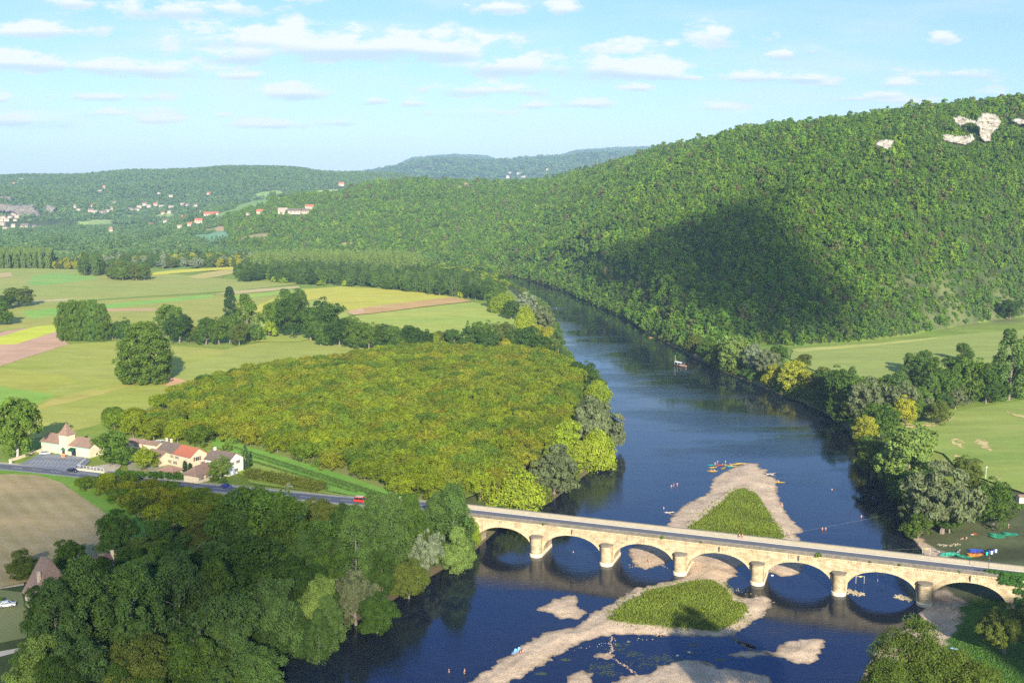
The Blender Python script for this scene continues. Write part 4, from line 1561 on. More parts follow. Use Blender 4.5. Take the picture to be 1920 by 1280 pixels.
# the long far hill on the left
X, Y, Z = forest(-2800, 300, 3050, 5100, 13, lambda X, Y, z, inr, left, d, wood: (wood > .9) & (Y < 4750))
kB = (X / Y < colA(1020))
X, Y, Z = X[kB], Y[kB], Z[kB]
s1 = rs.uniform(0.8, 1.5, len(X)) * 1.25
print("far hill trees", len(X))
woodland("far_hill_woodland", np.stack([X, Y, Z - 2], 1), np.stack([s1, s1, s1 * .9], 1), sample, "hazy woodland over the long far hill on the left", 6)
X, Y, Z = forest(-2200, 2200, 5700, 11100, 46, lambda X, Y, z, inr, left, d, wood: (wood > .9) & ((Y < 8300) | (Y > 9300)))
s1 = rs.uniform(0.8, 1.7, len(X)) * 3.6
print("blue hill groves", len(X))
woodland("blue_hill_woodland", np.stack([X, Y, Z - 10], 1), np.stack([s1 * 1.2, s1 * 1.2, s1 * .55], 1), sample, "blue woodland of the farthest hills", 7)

# limestone cliffs
CLIFF_M = mat("limestone_cliff", (0.46, 0.42, 0.345), (0.17, 0.15, 0.12), 0.12, 0.9, 0.8, 0.4, (1, 1, 2.4))
CLIFF_G = mat("grey_cliff", (0.24, 0.20, 0.155), (0.10, 0.095, 0.085), 0.05, 0.9, 2.0, 0.2, (1, 1, 1.6))


def cliff(pl, y0, mt, label, depth=16, lift=4.0):
    """a rock face: its outline stands nearly upright on the slope; ledges and buttresses break the faces"""
    ys = [on_ray(a, b, y0) for a, b in pl]
    Yc = min(p[1] for p in ys) - 5
    k_ = pxm(Yc, 150)
    xs1 = [p[0] for p in pl]
    ys1 = [p[1] for p in pl]
    w_, h_ = max(xs1) - min(xs1), max(ys1) - min(ys1)
    nx_, ny_ = int(max(24, w_ * 1.3)), int(max(16, h_ * 1.6))
    gxx, gyy = np.meshgrid(np.linspace(min(xs1) - 1, max(xs1) + 1, nx_ + 1), np.linspace(min(ys1) - 1, max(ys1) + 1, ny_ + 1))
    sd = sdp(gxx, gyy, pl) + 0.9 * lump(gxx, gyy, 9, 41) + 0.5 * lump(gxx, gyy, 3.5, 43)
    f = (max(ys1) - gyy) / h_
    strata = np.floor(f * 5 + 0.5 * lump(gxx, gyy * 0, 14, 3)) / 5
    Yw = Yc + (0.75 * f + 0.25 * strata) * depth * .8 + 0.07 * depth * lump(gxx, gyy, 12, 7) + 0.03 * depth * lump(gxx, gyy, 4.4, 9)
    Yw = Yw + np.clip(0.7 - sd, 0, 3) * depth * 0.12          # the rim folds back into the hill
    b = MB()
    idx_ = {}
    for j in range(ny_ + 1):
        for i in range(nx_ + 1):
            dx, dy, dz = ray(gxx[j, i], gyy[j, i])
            y_ = Yw[j, i]
            idx_[j, i] = len(b.v)
            b.v.append((dx / dy * y_, y_, H + dz / dy * y_))
    for j in range(ny_):
        for i in range(nx_):
            if max(sd[j, i], sd[j + 1, i], sd[j, i + 1], sd[j + 1, i + 1]) > -0.6:
                b.f.append((idx_[j + 1, i], idx_[j + 1, i + 1], idx_[j, i + 1], idx_[j, i]))
    o = b.build("cliff", mt)
    return tag(o, label, 'cliff', 'bare limestone cliffs')


cliff(CLIFF[0], 900, CLIFF_M, "tall pale limestone cliff high on the right-hand hill")
cliff(CLIFF[1], 900, CLIFF_M, "long low pale cliff just below the tall one on the right-hand hill")
cliff(CLIFF[2], 900, CLIFF_M, "small pale cliff alone among trees, left of the tall one on the right-hand hill")
cliff(CLIFF[3], 900, CLIFF_M, "sliver of pale cliff at the right edge of the right-hand hill")
cliff([(0, 382), (28, 386), (66, 384), (60, 389), (70, 396), (76, 405), (40, 407), (25, 397), (-20, 395), (-20, 383)], 2700, CLIFF_G, "broad grey and ochre cliff above the far riverside village", 40)
cliff([(-20, 370), (20, 369), (20, 376), (-20, 378)], 2700, CLIFF_G, "thin grey ledge above the broad far cliff", 30)
cliff([(88, 385), (104, 390), (96, 398), (84, 402)], 2700, CLIFF_G, "small ochre cliff right of the broad far one", 24)

# ------------------------------------------------------------------ trees that stand by themselves
OFF = 0.0
T = tree_px
T('dense', 262, 722, 117, 106, L_MID, 'broadleaf_tree', "big dense dark tree alone in the crop field left of the orchard", z=9)
for i, (a, w_, h_) in enumerate(((120, 26, 76), (137, 28, 80), (155, 28, 78), (172, 28, 80), (189, 26, 72))):
    T('dense', a, 640, h_, w_ + 6, L_MID, 'poplar_tree', ["leftmost", "second from left", "middle", "second from right", "rightmost"][i] + " poplar of the square block of five at the ploughed strip", group='block of five poplars', z=9)
T('broad', 22, 864, 124, 84, L_MID, 'broadleaf_tree', "tall tree with a long pale bare trunk beside the car park", bark=BARK_PALE, z=9)
T('broad', -8, 612, 50, 50, L_MID, 'broadleaf_tree', "tree cut off by the left edge beside the ploughed strip", z=9)
T('broad', 30, 577, 42, 52, L_OLV, 'broadleaf_tree', "dull green tree by the left edge on the far plain", z=9)
T('broad', 6, 582, 30, 34, L_DARK, 'broadleaf_tree', "low dark tree at the left edge on the far plain", z=9)
HEDGE = [('broad', 208, 637, 36, 30, L_MID), ('broad', 228, 640, 42, 36, L_MID), ('broad', 312, 632, 66, 56, L_MID), ('broad', 332, 645, 60, 52, L_DARK), ('broad', 356, 642, 34, 26, L_OLV),
         ('broad', 383, 648, 55, 42, L_DARK), ('broad', 408, 648, 50, 40, L_MID), ('column', 430, 600, 62, 22, L_CYP), ('broad', 428, 645, 60, 38, L_MID), ('poplar', 461, 640, 86, 44, L_MID), ('broad', 446, 650, 46, 34, L_OLV),
         ('bush', 478, 640, 28, 34, L_MID), ('bush', 502, 634, 30, 36, L_LIME), ('broad', 516, 632, 76, 48, L_MID), ('broad', 545, 636, 90, 62, L_DARK), ('poplar', 535, 612, 68, 40, L_MID), ('poplar', 560, 612, 70, 40, L_POP), ('broad', 580, 640, 66, 52, L_DARK),
         ('broad', 612, 636, 74, 66, L_DARK), ('broad', 600, 650, 46, 40, L_MID), ('broad', 634, 652, 60, 54, L_DARK), ('broad', 655, 640, 52, 40, L_MID), ('broad', 664, 655, 52, 44, L_MID), ('broad', 690, 658, 56, 46, L_MID), ('broad', 718, 658, 54, 44, L_DARK),
         ('broad', 742, 662, 52, 44, L_MID), ('broad', 768, 662, 56, 46, L_DARK), ('broad', 792, 664, 50, 42, L_DARK), ('bush', 815, 656, 34, 36, L_LIME), ('broad', 830, 655, 38, 36, L_OLV), ('cone', 877, 626, 26, 18, L_MID), ('broad', 852, 660, 44, 40, L_DARK),
         ('broad', 880, 664, 52, 48, L_DARK), ('broad', 905, 655, 58, 46, L_MID), ('broad', 915, 668, 50, 44, L_DARK), ('broad', 942, 650, 48, 42, L_OLV), ('bush', 948, 668, 34, 30, L_YEL), ('broad', 965, 664, 50, 44, L_DARK), ('broad', 990, 668, 56, 50, L_DARK)]
WORD = {id(L_DARK): 'dark green', id(L_MID): 'mid green', id(L_LIME): 'lime green', id(L_YEL): 'yellow', id(L_WAL): 'olive gold', id(L_WIL): 'grey-green', id(L_SIL): 'silvery', id(L_POP): 'deep green',
        id(L_POPL): 'light green', id(L_OLV): 'olive', id(L_CYP): 'blackish'}
KIND = {'shrub': ('bush', 'tall bush'), 'dense': ('broadleaf_tree', 'dense tree'), 'broad': ('broadleaf_tree', 'round tree'), 'broad_near': ('broadleaf_tree', 'round tree'), 'poplar': ('poplar_tree', 'tall poplar'), 'willow': ('willow_tree', 'spreading willow'), 'column': ('cypress_tree', 'columnar tree'),
        'cone': ('conifer_tree', 'pointed conifer'), 'bush': ('bush', 'low bush'), 'walnut': ('walnut_tree', 'low walnut tree')}


def rowtrees(rows, where, group, z=None):
    """labels: kind, colour, and the nearest neighbours in the row by place"""
    n = len(rows)
    srt = sorted(range(n), key=lambda i: rows[i][1])
    rank = {i: k for k, i in enumerate(srt)}
    cnt = {}
    tot = {}
    where = where.replace("just ", "")
    for r in rows:
        tot[(r[0], id(r[5]))] = tot.get((r[0], id(r[5])), 0) + 1
    ordw = ["first", "second", "third", "fourth", "fifth", "sixth", "seventh", "eighth", "ninth", "tenth", "eleventh", "twelfth", "thirteenth", "fourteenth", "fifteenth", "sixteenth", "seventeenth", "eighteenth"]
    for i in srt:
        k, px, py, hp, wp, m = rows[i][:6]
        key = (k, id(m))
        c = cnt.get(key, 0)
        cnt[key] = c + 1
        nm, words = KIND[k]
        if tot[key] == 1:
            lab = "the only %s %s %s" % (WORD[id(m)], words, where)
        else:
            lab = "%s from the left, %s %s %s" % (ordw[min(c, 17)], WORD[id(m)], words.replace('spreading ', ''), where)
        T(k, px, py, hp, wp, m, nm, lab, group, z=z, cat='bush' if k == 'bush' else 'tree')


rowtrees(HEDGE, "in the hedgerow behind the foreground crop field", 'hedgerow across the plain', 9)
UP = [('bush', 944, 588, 40, 50, L_LIME), ('broad', 925, 578, 34, 34, L_MID), ('broad', 958, 600, 40, 36, L_DARK), ('willow', 985, 592, 42, 46, L_SIL), ('bush', 985, 628, 56, 40, L_LIME), ('willow', 1012, 628, 52, 58, L_WIL), ('bush', 1005, 648, 40, 46, L_YEL),
      ('bush', 1030, 655, 44, 36, L_YEL), ('broad', 1015, 672, 46, 46, L_DARK), ('poplar', 1047, 682, 66, 30, L_POP), ('bush', 1062, 706, 36, 44, L_LIME), ('broad', 1090, 728, 52, 56, L_DARK), ('broad', 1112, 735, 44, 44, L_DARK), ('bush', 1122, 758, 44, 50, L_LIME),
      ('willow', 1112, 852, 100, 100, L_WIL), ('willow', 1150, 850, 62, 50, L_WIL), ('bush', 1122, 885, 76, 70, L_LIME), ('broad', 1056, 868, 78, 66, L_LIME), ('broad', 1080, 890, 60, 60, L_LIME), ('willow', 1040, 936, 92, 96, L_WIL), ('bush', 962, 962, 78, 118, L_LIME), ('broad', 1000, 890, 50, 50, L_OLV)]
rowtrees(UP, "on the river bank beside the walnut orchard", 'trees on the river bank by the orchard', None)
DOWN = [('poplar', 700, 1075, 140, 64, L_POP), ('poplar', 735, 1085, 150, 62, L_POP), ('poplar', 770, 1065, 130, 60, L_MID), ('poplar', 850, 1050, 132, 70, L_POP), ('poplar', 665, 1110, 150, 70, L_POP), ('bush', 884, 1025, 52, 34, L_LIME),
        ('willow', 800, 1090, 90, 66, L_SIL), ('broad', 856, 1082, 86, 66, L_LIME), ('broad', 765, 1135, 74, 78, L_OLV), ('willow', 664, 1186, 100, 90, L_WIL), ('broad', 596, 1215, 126, 80, L_LIME), ('broad', 715, 1120, 80, 60, L_DARK),
        ('poplar', 820, 1030, 100, 50, L_POP), ('bush', 868, 1052, 40, 40, L_DARK), ('broad', 640, 1060, 110, 70, L_DARK)]
for i_, r_ in enumerate(DOWN):
    if r_[0] == 'broad' and r_[5] is L_LIME:
        DOWN[i_] = r_[:5] + (L_POPL,)
L_OLV_NAME = 0
rowtrees(DOWN, "on the shaded bank just downstream of the bridge", 'trees on the bank below the bridge', None)
RIGHTB = [('broad', 1302, 664, 38, 34, L_OLV), ('broad', 1326, 676, 44, 40, L_MID), ('broad', 1345, 690, 46, 40, L_OLV), ('broad', 1376, 696, 70, 66, L_POPL), ('willow', 1418, 702, 56, 44, L_SIL), ('willow', 1442, 712, 54, 50, L_WIL), ('broad', 1460, 690, 46, 40, L_MID),
          ('broad', 1452, 728, 46, 40, L_YEL), ('broad', 1490, 738, 60, 62, L_YEL), ('broad', 1524, 742, 46, 50, L_YEL), ('broad', 1505, 700, 36, 40, L_OLV), ('broad', 1548, 745, 60, 50, L_OLV), ('broad', 1582, 782, 88, 74, L_DARK), ('broad', 1565, 760, 70, 60, L_MID), ('broad', 1610, 770, 70, 54, L_MID),
          ('willow', 1632, 795, 84, 70, L_WIL), ('broad', 1660, 780, 66, 54, L_MID), ('poplar', 1690, 760, 62, 44, L_POP), ('willow', 1700, 790, 70, 60, L_WIL), ('broad', 1722, 755, 60, 46, L_OLV), ('poplar', 1748, 765, 92, 46, L_MID), ('broad', 1712, 696, 36, 34, L_MID), ('broad', 1812, 680, 38, 34, L_MID),
          ('broad', 1730, 712, 56, 40, L_MID), ('broad', 1780, 768, 86, 56, L_MID), ('broad', 1765, 800, 52, 40, L_OLV), ('broad', 1826, 758, 94, 66, L_MID), ('broad', 1856, 760, 80, 60, L_DARK), ('poplar', 1900, 754, 132, 66, L_POP), ('poplar', 1932, 750, 120, 50, L_POP), ('broad', 1800, 745, 84, 60, L_DARK), ('broad', 1900, 600, 40, 50, L_DARK),
          ('broad', 1626, 850, 72, 56, L_YEL), ('broad', 1655, 830, 78, 64, L_MID), ('broad', 1700, 800, 56, 44, L_YEL), ('broad', 1640, 905, 80, 70, L_OLV), ('broad', 1714, 925, 126, 122, L_POPL), ('broad', 1700, 960, 76, 70, L_DARK), ('willow', 1782, 1012, 128, 142, L_WIL),
          ('broad', 1872, 998, 100, 82, L_DARK), ('broad', 1838, 980, 80, 56, L_OLV), ('broad', 1820, 905, 46, 60, L_OLV), ('willow', 1735, 1005, 70, 70, L_WIL)]
rowtrees(RIGHTB, "on the right bank above the bridge", 'trees on the right bank', None)

BOT = [('broad', 475, 1075, 150, 170, L_MID), ('broad', 545, 1090, 140, 120, L_MID), ('broad', 455, 1180, 150, 190, L_DARK), ('poplar', 330, 1240, 180, 110, L_POP), ('poplar', 240, 1250, 170, 110, L_POP), ('poplar', 150, 1260, 190, 110, L_POP), ('poplar', 100, 1290, 180, 90, L_POP),
       ('broad', 210, 1055, 88, 80, L_MID), ('broad', 125, 1085, 66, 66, L_MID), ('broad', 40, 1092, 56, 60, L_OLV), ('broad', 250, 1090, 72, 90, L_OLV), ('broad', 300, 1060, 76, 90, L_MID), ('broad', 180, 1110, 60, 60, L_DARK), ('broad', 330, 1110, 80, 90, L_DARK),
       ('broad', 500, 1250, 150, 120, L_POP), ('broad', 420, 1290, 160, 120, L_POP), ('broad', 560, 1190, 130, 110, L_DARK), ('broad', 610, 1100, 110, 100, L_MID), ('broad', 290, 1160, 80, 90, L_MID), ('poplar', 400, 1240, 170, 90, L_MID), ('broad', 60, 1330, 110, 110, L_POPL),
       ('broad', 340, 1330, 120, 120, L_MID), ('broad', 250, 1340, 130, 120, L_OLV), ('broad', 150, 1350, 130, 120, L_POP), ('broad', 470, 1330, 100, 110, L_POP), ('broad', 100, 1180, 50, 60, L_DARK), ('broad', 160, 1180, 70, 70, L_POP), ('willow', 370, 1310, 110, 70, L_WIL), ('willow', 60, 1300, 60, 60, L_WIL),
       ('broad', 600, 1010, 70, 70, L_OLV), ('broad', 555, 1240, 70, 70, L_DARK), ('broad', 370, 1040, 70, 76, L_OLV), ('broad', 380, 1120, 90, 80, L_MID), ('broad', 520, 1150, 120, 100, L_MID), ('broad', 440, 1100, 120, 100, L_DARK)]
rowtrees(BOT, "in the shaded wood at the bottom left", 'shaded wood at the bottom left', None)
# walnuts along the road, in two staggered lines
rs = np.random.RandomState(19)
WX, WY = scatter(Gp([(140, 912), (190, 911), (300, 923), (385, 938), (420, 950), (400, 1005), (330, 1005), (262, 968), (200, 942)], 9), 7.4, rs, .25)
for wx_, wy_ in zip(WX, WY):
    tree('walnut', (wx_, wy_, 9.0), rs.uniform(4.8, 6.2), rs.uniform(7.5, 9.5), L_WAL, 'walnut_tree', "olive gold walnut in the double row between road and tan harvested field", 'walnuts between the road and the harvested field')

# near tree and weeping willow at the bottom right
x_, y_ = 66.5, 165.0
tree('big', (x_, y_, tz(x_, y_)), 20.0, 13, L_OLD, 'broadleaf_tree', "large sunlit tree rising from the bottom edge in front of the last arches", cat='tree')
tree('big', (x_ + 8.5, y_ - 1, tz(x_ + 8.5, y_ - 1)), 14.5, 13, L_OLD, 'broadleaf_tree', "sunlit tree at the bottom edge, right shoulder of the large one", cat="tree")
tree('big', (x_ - 7.0, y_ - 5, tz(x_ - 7, y_ - 5)), 15.5, 10, L_OLD, 'broadleaf_tree', "lower sunlit tree at the bottom edge, left of the large one", cat='tree')
T('willow', 1895, 1235, 90, 96, L_OLV, 'willow_tree', "weeping willow at the right edge below the bridge, shaded")
# sunk beyond the houses
T('broad', 204, 878, 66, 78, L_MID, 'broadleaf_tree', "round tree on the terrace between the shop and the farmhouses", z=9)
T('broad', 266, 884, 42, 52, L_LIME, 'broadleaf_tree', "small lime green tree in the farmhouse garden", z=9)
T('broad', 409, 902, 42, 46, L_POPL, 'broadleaf_tree', "small tree with a pale leaning trunk in front of the cottage", z=9, bark=BARK_PALE)
T('cone', 459, 882, 48, 26, L_CYP, 'conifer_tree', "dark pointed conifer behind the white gabled cottage", z=9)
T('bush', 435, 835, 20, 26, L_MID, 'bush', "round dark bush on the grass between garden and orchard", z=9, cat='bush')
T('bush', 592, 878, 18, 18, L_MID, 'bush', "round dark bush beside the vineyard rows", z=9, cat='bush')
T('bush', 422, 848, 16, 26, L_MID, 'bush', "green bush behind the red farmhouse roof", z=9, cat='bush')
T('bush', 488, 903, 14, 16, L_SIL, 'bush', "small silvery bush at the end of the clipped hedge", z=9, cat='bush')
T('bush', 541, 918, 12, 14, L_SIL, 'bush', "small silvery bush beside the long hedge near the road", z=9, cat='bush')
T('column', 346, 884, 20, 8, L_CYP, 'cypress_tree', "left of two small cypresses by the farmhouse gable", z=9)
T('column', 356, 884, 16, 7, L_CYP, 'cypress_tree', "right of two small cypresses by the farmhouse gable", z=9)
for i, (bx, by, bw) in enumerate(((400, 900, 20), (418, 905, 16))):
    T('bush', bx, by + 2, 11, bw, L_MID, 'bush', ["round bush left of the leaning tree by the cottage", "round bush right of the leaning tree by the cottage"][i], z=9, cat='bush')

# ------------------------------------------------------------------ walnut orchard
ORCH = Gp([(296, 768), (330, 748), (400, 724), (480, 702), (640, 686), (735, 664), (900, 662), (1010, 662), (1080, 705), (1090, 740), (1075, 790), (1040, 830), (1000, 870), (965, 900), (900, 932), (860, 940), (765, 940), (700, 915),
           (640, 892), (560, 868), (500, 850), (440, 836), (400, 826), (380, 815), (340, 805)], 9)
ORCH2 = Gp([(200, 798), (230, 782), (290, 790), (340, 800), (395, 826), (400, 840), (370, 842), (320, 832), (262, 825), (215, 815)], 9)
rs = np.random.RandomState(21)
th = 0.35
pts_o = []
for poly in (ORCH, ORCH2):
    cx = np.mean([p[0] for p in poly])
    cy = np.mean([p[1] for p in poly])
    g = np.arange(-260, 260, 8.6)
    a_, b_ = np.meshgrid(g, g)
    a_ = a_.ravel() + rs.uniform(-.9, .9, a_.size)
    b_ = b_.ravel() + rs.uniform(-.9, .9, b_.size)
    X = cx + a_ * math.cos(th) - b_ * math.sin(th)
    Y = cy + a_ * math.sin(th) + b_ * math.cos(th)
    k = inpoly(X, Y, poly)
    pts_o += list(zip(X[k], Y[k]))
pts_o.sort(key=lambda p: math.hypot(*p))
pts_o = [p for p in pts_o if rs.rand() > 0.02]
print("orchard", len(pts_o))
OLAB = "broad olive-gold walnut tree standing in the rows of the large orchard beside the river"
orch_crowns = []
for i, (x, y) in enumerate(pts_o):
    s = rs.uniform(0.92, 1.18)
    if i < 290:
        e = tree('walnut', (x, y, 9.0), 7.6 * s, 9.7 * s, L_WAL, 'walnut_tree', OLAB, 'walnut trees of the orchard')
        orch_crowns.append(e.children[0] if e.children[0].name.startswith('crown') else e.children[1])
if len(pts_o) > 290:
    rest = pts_o[290:]
    wc = []
    for v in range(5):
        wc.append(next(o for o in orch_crowns if o.data == PROTO['walnut'][v][0]))
    s = rs.uniform(0.95, 1.2, len(rest))
    woodland("far_orchard", np.array([(x, y, 9.0) for x, y in rest]), np.stack([s * .97, s * .97, s], 1), wc, "rear rows of the walnut orchard merging into one canopy", 8)

# ------------------------------------------------------------------ woods of the plain behind the fields
rs = np.random.RandomState(31)


def copse(poly, step, kinds, where, group, z=9, hs=(10, 15), ws=(8, 12), cap=60, massname="copse"):
    pw = Gp(poly, z)
    X, Y = scatter(pw, step, rs)
    idx = np.argsort(Y)
    print(group, len(X))
    made = {}
    more = {}
    for rank, i in enumerate(idx):
        k, m = kinds[rs.randint(len(kinds))]
        nm, words = KIND[k]
        h_ = rs.uniform(*hs)
        w_ = rs.uniform(*ws)
        if k == 'poplar':
            w_ *= 0.62
            h_ *= 1.25
        if k == 'bush':
            h_ *= 0.45
            w_ *= 0.8
        lab = "%s %s %s" % (WORD[id(m)], words, where)
        zt = tz(X[i], Y[i])
        if rank >= cap and (k, id(m)) in made:
            src = made[(k, id(m))]
            me_, _t, h0, r0 = PROTO[k][0]
            more.setdefault((k, id(m)), []).append((X[i], Y[i], zt, w_ / (2 * r0), h_ / h0))
            continue
        e_ = tree(k, (X[i], Y[i], zt), h_, w_, m, nm, lab, "%ss %s" % (WORD[id(m)] + ' ' + words, where), cat='bush' if k == 'bush' else 'tree')
        made.setdefault((k, id(m)), []).append(e_.children[0] if e_.children[0].name.startswith('crown') else e_.children[1])
    for key, lst in more.items():
        a = np.array(lst)
        woodland(massname, a[:, :3], a[:, [3, 3, 4]], made[key][:3], "rear %s %s, merging into one mass" % (KIND[key[0]][1] + 's', where), 50)


copse([(445, 530), (500, 527), (560, 534), (640, 537), (700, 540), (760, 548), (830, 556), (880, 562), (940, 572), (945, 558), (900, 540), (820, 525), (700, 516), (560, 512), (450, 515)], 11,
      [('broad', L_MID), ('broad', L_DARK), ('broad', L_MID), ('broad', L_DARK), ('poplar', L_POP), ('bush', L_LIME)], "in the mixed wood behind the yellow field", 'front', 9, (12, 17), (11, 15), cap=50)
copse([(480, 512), (560, 510), (700, 514), (780, 522), (790, 500), (700, 494), (560, 492), (470, 498)], 10, [('poplar', L_POPL)], "in the poplar plantation behind the mixed wood", 'poplars', 9, (17, 20), (10, 13), cap=60)
copse([(780, 520), (860, 532), (940, 552), (950, 535), (900, 518), (800, 506)], 12, [('broad', L_MID), ('broad', L_LIME), ('broad', L_DARK)], "by the river bend at the end of the plain", 'bend', 9, (10, 14), (11, 14), cap=25)
copse([(-40, 503), (98, 503), (100, 494), (60, 490), (-40, 490)], 9.5, [('poplar', L_POPL)], "in the plantation at the left edge of the plain", 'left poplars', 9, (19, 21), (9, 12), cap=45)
copse([(100, 503), (150, 502), (150, 494), (100, 492)], 11, [('broad', L_YEL), ('broad', L_OLV)], "right of the plantation at the left edge of the plain", 'yellow', 9, (10, 12), (9, 12), cap=99)
copse([(150, 500), (290, 500), (440, 500), (470, 500), (470, 486), (300, 484), (150, 488)], 15, [('broad', L_MID), ('broad', L_YEL), ('poplar', L_POP), ('willow', L_SIL), ('broad', L_OLV), ('broad', L_MID)], "in the belt along the far edge of the fields", 'belt', 9, (12, 16), (11, 15), cap=50)
copse([(152, 518), (190, 521), (200, 512), (160, 508)], 11, [('broad', L_DARK), ('poplar', L_POP)], "in the left half of the copse on the far plain", 'copse', 9, (18, 22), (12, 15))
copse([(196, 522), (215, 527), (270, 527), (275, 516), (230, 510)], 12, [('broad', L_OLV), ('broad', L_MID)], "in the right half of the copse on the far plain", 'copse', 9, (15, 19), (14, 18))
# filler in the shaded wood
BOTP = [(150, 1125), (330, 1085), (420, 1085), (590, 1085), (640, 1085), (720, 1100), (780, 1090), (700, 1130), (620, 1165), (560, 1200), (500, 1240), (430, 1290), (300, 1400), (100, 1400), (60, 1260), (100, 1180)]
copse(BOTP, 9.5, [('broad', L_DARK), ('broad', L_MID), ('broad', L_POP), ('poplar', L_POP)], "deep in the shaded wood at the bottom left", 'shaded', 9, (10, 15), (9, 13), cap=70)
copse([(1560, 770), (1640, 790), (1700, 800), (1760, 778), (1840, 760), (1920, 748), (1980, 745), (1980, 720), (1880, 725), (1760, 742), (1700, 740), (1640, 740), (1560, 735)], 11,
      [('broad', L_MID), ('broad', L_DARK), ('broad', L_OLV), ('poplar', L_POP), ('willow', L_WIL)], "in the tree belt between the two right-bank fields", 'belt right', 6, (9, 14), (9, 13), cap=45)
copse([(1640, 900), (1700, 960), (1722, 985), (1790, 985), (1800, 930), (1760, 890), (1700, 850), (1640, 830), (1620, 800), (1598, 812)], 11, [('broad', L_MID), ('broad', L_DARK), ('broad', L_OLV)], "on the right bank beside the camping meadow", 'camp', 5, (8, 12), (9, 12), cap=40)
# low scrub and reeds closing the waterline
rs = np.random.RandomState(41)


def along(line, step, off0, off1):
    out_ = []
    for (x1, y1), (x2, y2) in zip(line[:-1], line[1:]):
        L = math.hypot(x2 - x1, y2 - y1)
        nx_, ny_ = -(y2 - y1) / L, (x2 - x1) / L
        for i in range(max(1, int(L / step))):
            f = (i + rs.rand()) / max(1, int(L / step))
            o_ = rs.uniform(off0, off1)
            out_.append((x1 + (x2 - x1) * f + nx_ * o_, y1 + (y2 - y1) * f + ny_ * o_))
    return out_


scrub = []
for p in along(LEFT[:9] + LEFT[9:], 3.0, 1.0, 9.0):
    scrub.append(p)
for p in along(list(reversed(RIGHT[:18])), 3.2, -9.0, -1.0):
    scrub.append(p)
scrub = [p for p in scrub if not inpoly(np.array([p[0]]), np.array([p[1]]), RIVER)[0] and math.hypot(p[0] + 14, p[1] - 335) > 14]
zz = terrain(np.array([p[0] for p in scrub]), np.array([p[1] for p in scrub]))
s = rs.uniform(0.8, 1.7, len(scrub))
bsh = []
for v, m in enumerate((L_MID, L_DARK, L_OLV)):
    x0, y0 = scrub[10 + v * 40]
    e = tree('bush', (x0, y0, tz(x0, y0) - .2), 3.5, 5.5, m, 'bush', ["mid green bush at the water's edge under the left-bank trees", "dark bush at the water's edge under the left-bank trees", "olive bush at the water's edge beside the orchard"][v], cat='bush')
    c = e.children[0] if e.children[0].name.startswith('crown') else e.children[1]
    bsh.append(c)
woodland("bank_scrub", np.array([(p[0], p[1], z - .3) for p, z in zip(scrub, zz)]), np.stack([s, s, s * rs.uniform(.8, 1.5, len(s))], 1), bsh, "low scrub hanging over the water along both banks", 9)
# more: the wooded far bank right down to the water
rs = np.random.RandomState(43)

# ------------------------------------------------------------------ the stone bridge
BO = Vector((7.2, 323.6, 0))
BU = Vector((0.939, -0.3437, 0)).normalized()
BN = Vector((-BU.y, BU.x, 0))
BANG = math.atan2(BU.y, BU.x)
SP = 23.45
ZS, ZC, ZW, ZD = 1.3, 7.75, 10.05, 10.2      # spring, crown, wall top, deck
V0, V1 = 3.0, 12.1


def BP(s, v, z=0.0):
    p = BO + BU * s + BN * v
    return (p.x, p.y, z)


